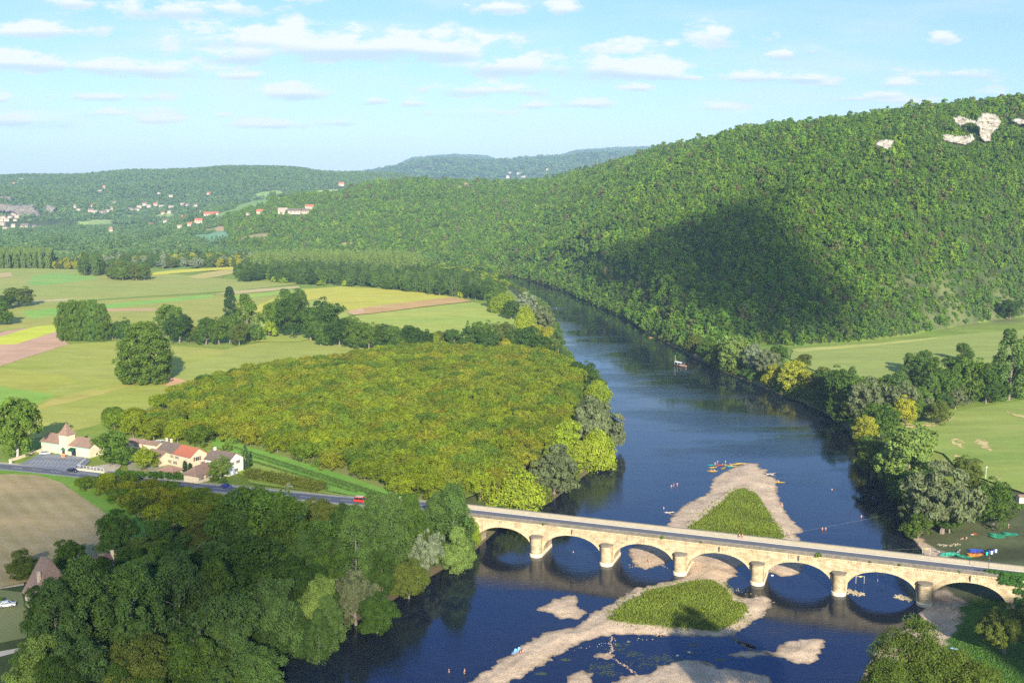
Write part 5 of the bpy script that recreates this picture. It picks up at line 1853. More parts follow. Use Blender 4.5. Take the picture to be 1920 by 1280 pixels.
def stone_mat(name, c1, c2, mortar, streak=0.6):
    m, t, o = new_mat(name)
    p = t.nodes.new("ShaderNodeBsdfPrincipled")
    p.inputs['Roughness'].default_value = 0.9
    p.inputs['Specular IOR Level'].default_value = 0.2
    t.links.new(p.outputs[0], o.inputs[0])
    tcn = t.nodes.new("ShaderNodeTexCoord")
    sp_ = t.nodes.new("ShaderNodeSeparateXYZ")
    t.links.new(tcn.outputs['Object'], sp_.inputs[0])
    cb = t.nodes.new("ShaderNodeCombineXYZ")
    t.links.new(M(t, 'ADD', sp_.outputs[0], M(t, 'MULTIPLY', sp_.outputs[1], 1.0)), cb.inputs[0])
    t.links.new(sp_.outputs[2], cb.inputs[1])
    br = t.nodes.new("ShaderNodeTexBrick")
    br.inputs['Scale'].default_value = 1.0
    br.inputs['Brick Width'].default_value = 1.3
    br.inputs['Row Height'].default_value = 0.55
    br.inputs['Mortar Size'].default_value = 0.02
    br.inputs['Color1'].default_value = (*c1, 1)
    br.inputs['Color2'].default_value = (*c2, 1)
    br.inputs['Mortar'].default_value = (*mortar, 1)
    t.links.new(cb.outputs[0], br.inputs['Vector'])
    n = t.nodes.new("ShaderNodeTexNoise")
    n.inputs['Scale'].default_value = 0.45
    n.inputs['Detail'].default_value = 8
    n.inputs['Roughness'].default_value = 0.7
    t.links.new(tcn.outputs['Object'], n.inputs['Vector'])
    r = t.nodes.new("ShaderNodeMapRange")
    r.inputs['From Min'].default_value = 0.3
    r.inputs['From Max'].default_value = 0.7
    r.inputs['To Min'].default_value = 0.58
    r.inputs['To Max'].default_value = 1.2
    t.links.new(n.outputs[0], r.inputs[0])
    # dark weather streaks that run down the face
    mps = t.nodes.new("ShaderNodeMapping")
    mps.inputs['Scale'].default_value = (1.6, 1.6, 0.10)
    t.links.new(tcn.outputs['Object'], mps.inputs[0])
    ns = t.nodes.new("ShaderNodeTexNoise")
    ns.inputs['Scale'].default_value = 1.0
    ns.inputs['Detail'].default_value = 5
    ns.inputs['Roughness'].default_value = 0.7
    t.links.new(mps.outputs[0], ns.inputs['Vector'])
    rs2 = t.nodes.new("ShaderNodeMapRange")
    rs2.interpolation_type = 'SMOOTHSTEP'
    rs2.inputs['From Min'].default_value = 0.53
    rs2.inputs['From Max'].default_value = 0.72
    rs2.inputs['To Max'].default_value = streak
    t.links.new(ns.outputs[0], rs2.inputs[0])
    n7 = t.nodes.new("ShaderNodeTexNoise")
    n7.inputs['Scale'].default_value = 0.14
    n7.inputs['Detail'].default_value = 3
    t.links.new(tcn.outputs['Object'], n7.inputs['Vector'])
    r7 = t.nodes.new("ShaderNodeMapRange")
    r7.inputs['From Min'].default_value = 0.45
    r7.inputs['From Max'].default_value = 0.6
    t.links.new(n7.outputs[0], r7.inputs[0])
    # staining is heaviest near the top of the wall
    zt = t.nodes.new("ShaderNodeMapRange")
    zt.inputs['From Min'].default_value = 3.5
    zt.inputs['From Max'].default_value = 8.5
    zt.inputs['To Min'].default_value = 0.15
    t.links.new(sp_.outputs[2], zt.inputs[0])
    cv = t.nodes.new("ShaderNodeCombineColor")
    for i in range(3):
        t.links.new(r.outputs[0], cv.inputs[i])
    c = mixc(t, 1.0, br.outputs['Color'], cv.outputs[0], 'MULTIPLY')
    c = mixc(t, M(t, 'MULTIPLY', M(t, 'MULTIPLY', rs2.outputs[0], zt.outputs[0]), r7.outputs[0]), c, (0.16, 0.15, 0.14))
    t.links.new(c, p.inputs['Base Color'])
    b = t.nodes.new("ShaderNodeBump")
    b.inputs['Distance'].default_value = 0.06
    t.links.new(M(t, 'ADD', n.outputs[0], M(t, 'MULTIPLY', br.outputs['Fac'], -0.5)), b.inputs['Height'])
    t.links.new(b.outputs[0], p.inputs['Normal'])
    return m


ST = stone_mat("limestone", (0.55, 0.44, 0.28), (0.40, 0.30, 0.17), (0.27, 0.20, 0.12), 0.85)
ST2 = stone_mat("voussoir_stone", (0.60, 0.47, 0.28), (0.52, 0.40, 0.23), (0.32, 0.25, 0.16), 0.9)
ST3 = mat("pale_plinth", (0.66, 0.58, 0.43), (0.54, 0.44, 0.28), 0.9, 0.9, 0.03, coords='obj')
STC = mat("lichen_stone", (0.13, 0.115, 0.09), (0.24, 0.205, 0.15), 1.3, 0.95, 0.05, coords='obj')
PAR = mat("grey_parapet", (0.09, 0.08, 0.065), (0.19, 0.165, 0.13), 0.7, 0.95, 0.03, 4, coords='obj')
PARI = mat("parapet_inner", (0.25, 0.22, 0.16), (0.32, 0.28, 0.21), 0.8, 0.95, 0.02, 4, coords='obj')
ASPH = mat("asphalt", (0.10, 0.105, 0.12), (0.13, 0.135, 0.15), 0.3, 0.85, 0.0)
ASPH_L = mat("car_park_asphalt", (0.17, 0.18, 0.20), (0.21, 0.215, 0.23), 0.12, 0.85, 0.0)
PAVE = mat("pale_pavement", (0.52, 0.46, 0.37), (0.44, 0.39, 0.31), 0.5, 0.95, 0.0)
WHITE = mat("road_paint", (0.75, 0.75, 0.72), (0.6, 0.6, 0.58), 2.0, 0.8)

bridge = empty("stone_bridge", tuple(BO), BANG, "long pale limestone road bridge of seven arches across the river", 'bridge')


def intr(u):
    return ZS + (ZC - ZS) * math.sqrt(max(0.0, 1 - abs(u) ** 2.15))


NS = 30
wall = MB()
barrel = MB()
HW = SP / 2 - 1.9
for a in range(7):
    c = (a - 0.5) * SP
    us = [math.sin((i / NS - 0.5) * math.pi) for i in range(NS + 1)]
    ring = MB()
    for i in range(NS):
        u0, u1 = us[i], us[i + 1]
        s0, s1 = c + HW * u0, c + HW * u1
        z0, z1 = intr(u0), intr(u1)
        for v_, flip in ((V0, 0), (V1, 1)):
            q_ = [(s0, v_, z0), (s1, v_, z1), (s1, v_, ZW), (s0, v_, ZW)]
            wall.add(q_, [(0, 1, 2, 3) if not flip else (3, 2, 1, 0)])
        barrel.add([(s0, V0, z0), (s1, V0, z1), (s1, V1, z1), (s0, V1, z0)], [(3, 2, 1, 0)])
    # voussoirs, each a wedge standing 6 cm proud
    nv = 34
    for i in range(nv):
        t0 = math.pi * (i / nv + 0.001)
        t1 = math.pi * ((i + 1) / nv - 0.0035)
        tt = random.Random(a * 50 + i).uniform(0.85, 1.05)

        def pt(t_, o_):
            x = -math.cos(t_)
            z = intr(x)
            nx, nz = x / HW, math.sin(t_) / (ZC - ZS)
            L = math.hypot(nx, nz)
            return c + HW * x + nx / L * o_, z + nz / L * o_
        p00, p01, p10, p11 = pt(t0, 0.0), pt(t0, tt), pt(t1, 0.0), pt(t1, tt)
        vs = []
        for v_ in (V0 - 0.06, V0 + 0.1):
            for (s_, z_) in (p00, p10, p11, p01):
                vs.append((s_, v_, min(z_, ZW - .02)))
        ring.add(vs, [(0, 1, 2, 3), (0, 4, 5, 1), (1, 5, 6, 2), (2, 6, 7, 3), (3, 7, 4, 0)])
    ring.build("arch_ring", ST2, bridge)
# piers: wall between the arches goes down to the river bed
for k_ in range(-1, 7):
    s0, s1 = k_ * SP - 1.9, k_ * SP + 1.9
    if k_ == -1:
        s0 = -SP - 16
    if k_ == 6:
        s1 = 6 * SP + 40
    for v_, fl in ((V0, 0), (V1, 1)):
        wall.add([(s0, v_, -3), (s1, v_, -3), (s1, v_, ZW), (s0, v_, ZW)], [(0, 1, 2, 3) if not fl else (3, 2, 1, 0)])
    wall.add([(s0, V0, -3), (s0, V1, -3), (s0, V1, ZS), (s0, V0, ZS)], [(3, 2, 1, 0)])
    wall.add([(s1, V0, -3), (s1, V1, -3), (s1, V1, ZS), (s1, V0, ZS)], [(0, 1, 2, 3)])
wall.build("spandrel_wall", ST, bridge)
barrel.build("arch_barrel", ST, bridge)
for k_ in range(6):
    s = k_ * SP
    b = MB()
    # rounded nose downstream, joined to the wall
    prof_ = [(1.92, -3), (1.92, 0.9), (1.85, 1.0), (1.82, 6.2)]
    b.lathe(prof_, (s, 1.95, 0), 18, math.pi, 2 * math.pi)
    for sg in (-1, 1):
        x_ = s + sg * 1.82
        b.add([(x_, 1.95, 0.9), (x_, V0 + .02, 0.9), (x_, V0 + .02, 6.2), (x_, 1.95, 6.2)], [(0, 1, 2, 3) if sg > 0 else (3, 2, 1, 0)])
    pr = b.build("cutwater", ST, bridge)
    b = MB()
    b.lathe([(1.9, 6.2), (2.02, 6.3), (2.02, 6.5), (1.9, 6.56), (0.9, 6.75), (0.0, 6.8)], (s, 1.95, 0), 18, math.pi, 2 * math.pi)
    b.add([(s - 2.02, 1.95, 6.3), (s - 2.02, V0, 6.3), (s - 2.02, V0, 6.52), (s - 2.02, 1.95, 6.52), (s + 2.02, 1.95, 6.3), (s + 2.02, V0, 6.3), (s + 2.02, V0, 6.52), (s + 2.02, 1.95, 6.52), (s, 1.95, 6.8), (s, V0, 6.8)],
          [(0, 1, 2, 3), (4, 7, 6, 5), (3, 2, 9, 8), (7, 8, 9, 6)])
    b.build("pier_cap", STC, bridge)
    b = MB()
    b.lathe([(2.16, -3), (2.16, 0.85), (1.94, 1.05)], (s, 1.95, 0), 18, math.pi, 2 * math.pi)
    for sg in (-1, 1):
        x_ = s + sg * 2.16
        x2 = s + sg * 1.92
        b.add([(x_, 1.95, -3), (x_, V1 - 0.1, -3), (x_, V1 - 0.1, 0.85), (x_, 1.95, 0.85), (x2, V1 - 0.1, 1.05), (x2, 1.95, 1.05)], [(0, 1, 2, 3) if sg > 0 else (3, 2, 1, 0), (3, 2, 4, 5) if sg > 0 else (5, 4, 2, 3)])
    b.build("plinth", ST3, bridge)
    b = MB()
    b.add([(s - 1.9, V1, -3), (s, V1 + 2.4, -3), (s + 1.9, V1, -3), (s - 1.9, V1, 5.8), (s, V1 + 2.4, 5.2), (s + 1.9, V1, 5.8), (s, V1, 6.8)], [(1, 0, 3, 4), (2, 1, 4, 5), (4, 3, 6), (5, 4, 6)])
    b.build("rear_cutwater", ST, bridge)
S0, S1 = -SP - 16, 6 * SP + 40
b = MB()
b.box(((S0 + S1) / 2, V0 - 0.02, ZW + 0.13), (S1 - S0, 0.5, 0.22))
b.box(((S0 + S1) / 2, V1 + 0.02, ZW + 0.13), (S1 - S0, 0.5, 0.22))
s = S0 + 1
while s < S1:
    b.box((s, V0 - 0.13, ZW - 0.12), (0.34, 0.26, 0.26))
    s += 0.78
b.build("cornice", ST2, bridge)
b = MB()
b.box(((S0 + S1) / 2, (V0 + V1) / 2, ZW + 0.03), (S1 - S0, V1 - V0 - 0.5, 0.14))
b.build("deck_slab", ASPH, bridge)
for nm_, vv_ in (("pavement", V0 + 0.95), ("pavement", V1 - 1.05)):
    b = MB()
    b.box(((S0 + S1) / 2, vv_, ZD + 0.03), (S1 - S0, 1.1 if vv_ < 5 else 1.35, 0.16))
    b.build(nm_, PAVE, bridge)
rr = random.Random(3)
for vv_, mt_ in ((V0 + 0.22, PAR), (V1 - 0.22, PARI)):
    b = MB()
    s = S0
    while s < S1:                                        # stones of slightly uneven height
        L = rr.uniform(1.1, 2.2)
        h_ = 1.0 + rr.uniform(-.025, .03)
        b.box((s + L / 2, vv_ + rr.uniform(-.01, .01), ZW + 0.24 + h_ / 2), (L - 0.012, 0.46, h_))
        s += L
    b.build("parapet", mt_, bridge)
    b = MB()
    s = S0
    while s < S1:
        L = rr.uniform(1.3, 2.4)
        b.box((s + L / 2, vv_, ZW + 1.30 + rr.uniform(-.015, .015)), (L - 0.02, 0.56, 0.16))
        s += L
    b.build("coping", mat("coping_stone", (0.24, 0.215, 0.17), (0.13, 0.12, 0.10), 0.8, 0.95, 0.02, 4, coords='obj'), bridge)
# drain spouts / dark iron brackets below the cornice
for i in (1, 3, 4, 6):
    b = MB()
    b.box((i * SP - SP / 2, V0 - 0.3, 9.1), (0.22, 0.5, 1.5))
    b.build("drain_pipe", mat("dark_iron", (0.10, 0.09, 0.08), rough=0.6), bridge)

# ivy over the right abutment
rsI = np.random.RandomState(4)
n_ = 260
ss = rsI.uniform(0, 1, n_)
tops = []
cs = []
for i in range(n_):
    s = 136.5 + 14 * rsI.rand()
    lo = 1.5 + 5.5 * (1 - smooth(137, 141.5, s)) + 1.2 * rsI.rand()
    hi = 11.9
    z = lo + (hi - lo) * rsI.rand()
    if s < 140.5 and z < 8.6:
        z = 9 + 2.5 * rsI.rand()
    cs.append((s, V0 - 0.15 - 0.5 * rsI.rand(), z))
for i in range(60):
    cs.append((133 + 16 * rsI.rand(), V0 + 0.3 * rsI.rand(), 11.6 + .3 * rsI.rand()))
v_, q_, t_ = leaf_cloud(rsI, np.array(cs), np.full(len(cs), 0.62), 70, 0.16, crown_c=np.array([143, 8, 6]))
ivme = finish_leaves("ivy", v_, q_, t_, leaf_mat("leaves_ivy", [(0.055, 0.14, 0.03), (0.07, 0.17, 0.03)], 0.2))
ivy = bpy.data.objects.new("ivy", ivme)
C.objects.link(ivy)
ivy.location = tuple(BO)
ivy.rotation_euler = (0, 0, BANG)
tag(ivy, "thick dark green ivy hanging over the right end of the bridge", 'ivy')
# little tufts rooted on the ledge of the bridge
for i, (s, v_, h_) in enumerate(((2, V0 - .1, .5), (9, V0 + .1, .4), (41, V0, .7), (53, V0, .4), (87.6, V0, .9), (110, V0 + .1, .5), (126, V0 + .1, .5), (102, V0 - .15, .35))):
    p_ = BP(s, v_, ZW + 0.2)
    e = tree('bush', p_, h_ * 1.6, h_ * 2.4, L_MID, 'weed_tuft', "", 'weeds rooted on the bridge ledge', cat='weed')
    e['label'] = "small green weed tuft rooted on the ledge of the bridge, %s from the left" % ["first", "second", "third", "fourth", "fifth", "seventh", "eighth", "sixth"][i]
# stone ramp and quay wall at the left foot of the bridge
QUAY = mat("quay_stone", (0.60, 0.50, 0.36), (0.42, 0.34, 0.24), 0.5, 0.9, 0.05)


def slab(name, pts, z0s, z1s, m, label, cat):
    n = len(pts)
    vs = [(p[0], p[1], z0s[i]) for i, p in enumerate(pts)] + [(p[0], p[1], z1s[i]) for i, p in enumerate(pts)]
    fs = [tuple(reversed(range(n))), tuple(range(n, 2 * n))] + [(i, (i + 1) % n, n + (i + 1) % n, n + i) for i in range(n)]
    o = MB().add(vs, fs).build(name, m)
    return tag(o, label, cat)


def dirn(a, b):
    d = Vector((b[0] - a[0], b[1] - a[1], 0))
    d.normalize()
    return d, Vector((-d.y, d.x, 0))


qa = Vector(BP(-SP + 0.5, 13.5))
qb = Vector(BP(-SP - 3.5, -6.5))
d_, n_v = dirn(qa, qb)
q = [qa, qb, qb - n_v * 1.8, qa - n_v * 1.8]
slab("quay_wall", [(p.x, p.y) for p in q], [-1, -1, -1, -1], [4.6, 2.4, 2.4, 4.6], QUAY, "pale stone quay wall sloping out under the left arch", 'wall')
q = [qa - n_v * 1.9, qb - n_v * 1.9, qb - n_v * 4.4, qa - n_v * 4.4]
slab("stone_ramp", [(p.x, p.y) for p in q], [2, 1, 1, 2], [5.4, 3.2, 3.5, 5.8], mat("ramp_stone", (0.70, 0.66, 0.58), (0.58, 0.52, 0.42), 0.6, 0.9), "pale ramp on top of the quay under the left arch", 'ramp')

# ------------------------------------------------------------------ main road on the left
RC = [BP(S0 + 1, (V0 + V1) / 2)]
RPX = [(800, 952.5), (740, 947.5), (660, 940), (600, 934), (520, 926.5), (420, 917), (330, 908.5), (250, 900), (185, 893), (130, 887), (60, 880), (0, 874.5), (-120, 864), (-300, 850)]
RLINE = [(p[0], p[1]) for p in RC] + Gp(RPX, 9.2)


def smooth_line(L, step=4.0):
    out_ = []
    n = len(L)
    for i in range(n - 1):
        p0, p1, p2, p3 = L[max(0, i - 1)], L[i], L[i + 1], L[min(n - 1, i + 2)]
        k_ = max(2, int(math.hypot(p2[0] - p1[0], p2[1] - p1[1]) / step))
        for j in range(k_):
            t = j / k_
            out_.append(tuple(0.5 * (2 * p1[c] + (p2[c] - p0[c]) * t + (2 * p0[c] - 5 * p1[c] + 4 * p2[c] - p3[c]) * t * t + (3 * p1[c] - p0[c] - 3 * p2[c] + p3[c]) * t ** 3) for c in range(2)))
    out_.append(tuple(L[-1]))
    return out_


RL = smooth_line(RLINE)
racc = [0]
for a, b in zip(RL, RL[1:]):
    racc.append(racc[-1] + math.hypot(b[0] - a[0], b[1] - a[1]))


def road_z(s):
    return 9.25 + (ZD - 9.25) * (1 - float(smooth(0, 45, s)))


def strip(name, o0, o1, zoff, m, s0=0, s1=1e9, dash=None, top=None):
    b = MB()
    vs = []
    for i in range(len(RL)):
        if racc[i] < s0 or racc[i] > s1:
            continue
        a = RL[max(0, i - 1)]
        c = RL[min(len(RL) - 1, i + 1)]
        L = math.hypot(c[0] - a[0], c[1] - a[1])
        nx, ny = -(c[1] - a[1]) / L, (c[0] - a[0]) / L
        z = road_z(racc[i]) + zoff
        vs.append(((RL[i][0] + nx * o0, RL[i][1] + ny * o0, z), (RL[i][0] + nx * o1, RL[i][1] + ny * o1, z)))
    if dash is None:
        for i, (p, q_) in enumerate(vs):
            b.v += [p, q_]
            if i:
                n = len(b.v)
                b.f.append((n - 4, n - 3, n - 1, n - 2))
    else:
        for i in range(0, len(vs) - 1, 2):
            b.add([vs[i][0], vs[i][1], vs[i + 1][1], vs[i + 1][0]], [(0, 1, 2, 3)])
    o = b.build(name, m)
    return tag(o, kind='structure')


strip("verge", -6.6, 6.8, 0.0, mat("verge_grass", (0.20, 0.25, 0.07), (0.30, 0.27, 0.13), 0.3, 0.95))
strip("road_shoulder", -5.0, -3.4, 0.03, mat("shoulder_gravel", (0.46, 0.40, 0.31), (0.36, 0.34, 0.24), 0.4, 0.95))
strip("road_shoulder", 3.4, 4.6, 0.03, MATS["shoulder_gravel"])
strip("road", -3.7, 3.7, 0.06, ASPH)
strip("road_marking", -0.09, 0.09, 0.075, WHITE, dash=1)
strip("road_marking", -3.25, -3.10, 0.075, WHITE)
strip("road_marking", 3.10, 3.25, 0.075, WHITE)
b = MB()
s = 5.0
while s < 175:
    b.box((s, (V0 + V1) / 2, ZD - 0.08 + 0.008), (3.0, 0.1, 0.006))
    s += 11
# car park
PK = Gp([(36, 871), (72, 853), (84, 849.5), (158, 857), (170, 864), (152, 880), (146, 884), (100, 879)], 9.2)
b = MB()
b.add([(x, y, 9.33) for x, y in PK], [tuple(range(len(PK)))])
tag(b.build("car_park", ASPH_L), kind='structure')
PK2 = Gp([(100, 879), (146, 884), (152, 880), (215, 884), (216, 893), (180, 892), (130, 886)], 9.2)
b = MB()
b.add([(x, y, 9.325) for x, y in PK2], [tuple(range(len(PK2)))])
tag(b.build("forecourt", ASPH_L), kind='structure')
b = MB()
for row, (ya, yb, x0, x1) in enumerate(((852.5, 857, 84, 150), (861, 866.5, 62, 148), (868, 872.5, 55, 148))):
    nb = 13
    for i in range(nb):
        px_ = x0 + (x1 - x0) * i / (nb - 1)
        a = G(px_ + 4, ya + (px_ - x0) * 0.05, 9.33)
        c = G(px_ - 4, yb + (px_ - x0) * 0.05, 9.33)
        d_, n_v = dirn(a, c)
        w = n_v * 0.07
        b.add([(a[0] - w.x, a[1] - w.y, 9.345), (c[0] - w.x, c[1] - w.y, 9.345), (c[0] + w.x, c[1] + w.y, 9.345), (a[0] + w.x, a[1] + w.y, 9.345)], [(0, 1, 2, 3)])
tag(b.build("parking_bay_lines", WHITE), kind='structure')
for nm_, pl, m_ in (("driveway", [(150, 878), (215, 868), (228, 872), (216, 886), (160, 884)], PAVE), ("driveway", [(285, 893), (345, 899), (375, 905), (375, 908), (340, 905), (280, 898)], PAVE),
                    ("farmyard", [(235, 850), (300, 850), (400, 880), (395, 893), (340, 890), (240, 880)], mat("yard", (0.40, 0.34, 0.24), (0.28, 0.30, 0.12), 0.15, 0.95))):
    b = MB()
    P_ = Gp(pl, 9.2)
    b.add([(x, y, 9.31 if nm_ == "driveway" else 9.12) for x, y in P_], [tuple(range(len(P_)))])
    tag(b.build(nm_, m_), kind='structure')
# paths on the shaded left lawn and the right bank
LAWN = [("lawn", [(-200, 1115), (0, 1105), (40, 1110), (55, 1160), (50, 1195), (0, 1205), (-200, 1220)], mat("lawn", (0.13, 0.16, 0.05), (0.22, 0.22, 0.09), 0.05, 0.95), 9.06),
        ("path", [(-200, 1105), (0, 1097), (45, 1093), (45, 1097), (0, 1104), (-200, 1112)], PAVE, 9.09), ("path", [(-200, 1235), (0, 1221), (50, 1212), (50, 1218), (0, 1231), (-200, 1250)], PAVE, 9.09)]
for nm_, pl, m_, z_ in LAWN:
    b = MB()
    P_ = Gp(pl, 9)
    b.add([(x, y, z_) for x, y in P_], [tuple(range(len(P_)))])
    tag(b.build(nm_, m_), kind='structure')


# ------------------------------------------------------------------ buildings
WALL_C = mat("cream_render", (0.62, 0.52, 0.35), (0.52, 0.43, 0.29), 0.25, 0.9, 0.01)
WALL_W = mat("white_render", (0.80, 0.76, 0.66), (0.70, 0.65, 0.54), 0.3, 0.9, 0.01)
ROOF_B = mat("brown_tiles", (0.19, 0.12, 0.085), (0.28, 0.18, 0.13), 0.9, 0.85, 0.05, 3)
ROOF_D = mat("dark_tiles", (0.12, 0.09, 0.07), (0.18, 0.135, 0.105), 0.9, 0.85, 0.05, 3)
ROOF_R = mat("red_tiles", (0.42, 0.13, 0.07), (0.32, 0.11, 0.065), 0.9, 0.85, 0.05, 3)
GLASS = mat("window_glass", (0.03, 0.035, 0.04), rough=0.1, spec=0.5)
SHUT = mat("brown_shutter", (0.24, 0.12, 0.07), rough=0.7)
FRAMEM = mat("white_frame", (0.7, 0.68, 0.62), rough=0.6)
GREEN_B = mat("mint_band", (0.30, 0.50, 0.36), (0.26, 0.44, 0.32), 0.5, 0.7)
AWN = mat("green_awning", (0.02, 0.12, 0.07), rough=0.7)


def roof_slab(b, pts, th=0.22):
    """a tilted roof plane with thickness"""
    a, c, d = Vector(pts[0]), Vector(pts[1]), Vector(pts[2])
    n = (c - a).cross(d - a).normalized()
    if n.z < 0:
        n = -n
    k = len(pts)
    vs = [tuple(Vector(p)) for p in pts] + [tuple(Vector(p) + n * th) for p in pts]
    b.add(vs, [tuple(reversed(range(k))), tuple(range(k, 2 * k))] + [(i, (i + 1) % k, k + (i + 1) % k, k + i) for i in range(k)])


def house(name, label, cat, A, B, depth, wh, rh, wallm, roofm, hip=0.0, ridge='x', wins=(), chim=(), door=None, z=9.0, group=None, split=None, oh=0.45, wframe=True):
    A = Vector((A[0], A[1], z))
    B = Vector((B[0], B[1], z))
    L = (B - A).length
    ang = math.atan2(B.y - A.y, B.x - A.x)
    e = empty(name, tuple(A), ang, label, cat, group)
    b = MB()
    D = depth
    b.box((L / 2, D / 2, wh / 2 - 0.25), (L, D, wh + 0.5))
    if not hip:
        if ridge == 'x':
            for x in (0.001, L - 0.301):
                b.add([(x, 0, wh), (x, D, wh), (x, D / 2, wh + rh), (x + .3, 0, wh), (x + .3, D, wh), (x + .3, D / 2, wh + rh)], [(0, 1, 2)[::-1], (3, 4, 5), (0, 3, 5, 2), (1, 2, 5, 4)])
        else:
            for y in (0.001, D - 0.301):
                b.add([(0, y, wh), (L, y, wh), (L / 2, y, wh + rh), (0, y + .3, wh), (L, y + .3, wh), (L / 2, y + .3, wh + rh)], [(0, 1, 2), (5, 4, 3), (0, 2, 5, 3), (1, 4, 5, 2)])
    b.build("wall", wallm, e)
    secs = [(0.0, 1.0, roofm)] if not split else [(0.0, split[0], roofm), (split[0], 1.0, split[1])]
    roofs = []
    for (f0, f1, rm) in secs:
        rb = MB()
        x0 = -oh if f0 == 0 else L * f0
        x1 = L + oh if f1 == 1 else L * f1
        if ridge == 'x':
            sl = rh / (D / 2)
            ez = wh - oh * sl
            h0 = hip * D / 2 if f0 == 0 else 0
            h1 = hip * D / 2 if f1 == 1 else 0
            roof_slab(rb, [(x0, -oh, ez), (x1, -oh, ez), (x1 - h1, D / 2, wh + rh), (x0 + h0, D / 2, wh + rh)])
            roof_slab(rb, [(x1, D + oh, ez), (x0, D + oh, ez), (x0 + h0, D / 2, wh + rh), (x1 - h1, D / 2, wh + rh)])
            if hip and f0 == 0:
                roof_slab(rb, [(x0, D + oh, ez), (x0, -oh, ez), (x0 + h0, D / 2, wh + rh)])
            if hip and f1 == 1:
                roof_slab(rb, [(x1, -oh, ez), (x1, D + oh, ez), (x1 - h1, D / 2, wh + rh)])
        else:
            sl = rh / (L / 2)
            ez = wh - oh * sl
            h0 = hip * L / 2
            roof_slab(rb, [(-oh, -oh, ez), (L / 2, -oh + h0, wh + rh), (L / 2, D + oh - h0, wh + rh), (-oh, D + oh, ez)])
            roof_slab(rb, [(L + oh, D + oh, ez), (L / 2, D + oh - h0, wh + rh), (L / 2, -oh + h0, wh + rh), (L + oh, -oh, ez)])
            if hip:
                roof_slab(rb, [(-oh, -oh, ez), (L + oh, -oh, ez), (L / 2, -oh + h0, wh + rh)])
                roof_slab(rb, [(L + oh, D + oh, ez), (-oh, D + oh, ez), (L / 2, D + oh - h0, wh + rh)])
        roofs.append(rb.build("roof", rm, e))
    for (cx, cy, ch) in chim:
        cb = MB()
        cb.box((cx, cy, ch / 2 + wh), (0.8, 0.6, ch))
        cb.box((cx, cy, ch + wh + 0.08), (0.95, 0.75, 0.16))
        cb.build("chimney", wallm, roofs[0])
    for (side, u, zc_, w, h) in wins:
        # side: f front, r right, l left
        def pl(du, out_, zz):
            return {'f': (u + du, -out_, zz), 'r': (L + out_, u + du, zz), 'l': (-out_, u + du, zz)}[side]
        sx, sy = (1, 0) if side == 'f' else (0, 1)
        wb = MB().box(pl(0, 0.02, zc_), (w if sx else 0.08, w if sy else 0.08, h)).build("window", GLASS, e)
        if wframe:
            fb = MB()
            for du in (-w / 2 - 0.05, w / 2 + 0.05):
                fb.box(pl(du, 0.05, zc_), (0.1 if sx else 0.1, 0.1 if sy else 0.1, h + 0.2))
            for dz in (-h / 2 - 0.05, h / 2 + 0.05):
                fb.box(pl(0, 0.05, zc_ + dz), (w if sx else 0.1, w if sy else 0.1, 0.1))
            fb.box(pl(0, 0.07, zc_), (0.06, 0.06, h))
            fb.build("frame", FRAMEM, wb)
            sb = MB()
            for sg in (-1, 1):
                sb.box(pl(sg * (w * 0.78 + 0.1), 0.05, zc_), (w * 0.5 if sx else 0.06, w * 0.5 if sy else 0.06, h + 0.1))
            sb.build("shutter", SHUT, wb)
    if door:
        side, u, w, h = door
        pos = {'f': (u, -0.03, h / 2), 'r': (L + 0.03, u, h / 2), 'l': (-0.03, u, h / 2)}[side]
        db = MB().box(pos, (w if side == 'f' else 0.1, w if side != 'f' else 0.1, h)).build("door", SHUT, e)
        hp = {'f': (u + w * .35, -0.11, 1.05), 'r': (L + 0.11, u + w * .35, 1.05), 'l': (-0.11, u + w * .35, 1.05)}[side]
        MB().box(hp, (0.12, 0.12, 0.06)).build("handle", MATS["dark_iron"], db)
    return e, L


# shop with the pyramid-roofed tower
A, B = G(78, 845, 9), G(168, 858.5, 9)
shop, L = house("shop_building", "long cream shop with mint band and pointed brown tiled tower beside the car park", 'shop', A, B, 9.5, 4.3, 2.4, WALL_C, ROOF_B, wins=())
MB().box((6.2, -0.03, 3.75), (12.3, 0.06, 0.9)).build("fascia_band", GREEN_B, shop)
MB().box((L - 4.1, -0.03, 3.75), (8.0, 0.06, 0.9)).build("fascia_band", GREEN_B, shop)
MB().box((10.4, -0.045, 1.6), (2.1, 0.07, 3.2)).build("door", GREEN_B, shop)
b = MB()
tx = 14.0
b.box((tx, 1.2, 4.0), (4.4, 4.4, 9.0))
b.build("tower", WALL_C, shop)
b = MB()
b.add([(tx - 2.7, -1.5, 8.4), (tx + 2.7, -1.5, 8.4), (tx + 2.7, 3.9, 8.4), (tx - 2.7, 3.9, 8.4), (tx, 1.2, 13.2), (tx - 1.5, -0.3, 10.0), (tx + 1.5, -0.3, 10.0), (tx + 1.5, 2.7, 10.0), (tx - 1.5, 2.7, 10.0)],
      [(3, 2, 1, 0), (0, 1, 6, 5), (1, 2, 7, 6), (2, 3, 8, 7), (3, 0, 5, 8), (5, 6, 4), (6, 7, 4), (7, 8, 4), (8, 5, 4)])
b.build("tower_roof", ROOF_B, shop)
MB().tube([(tx, 1.2, 13.1), (tx, 1.2, 14.2)], [0.06, 0.03], 6).build("finial", MATS["dark_iron"], shop)
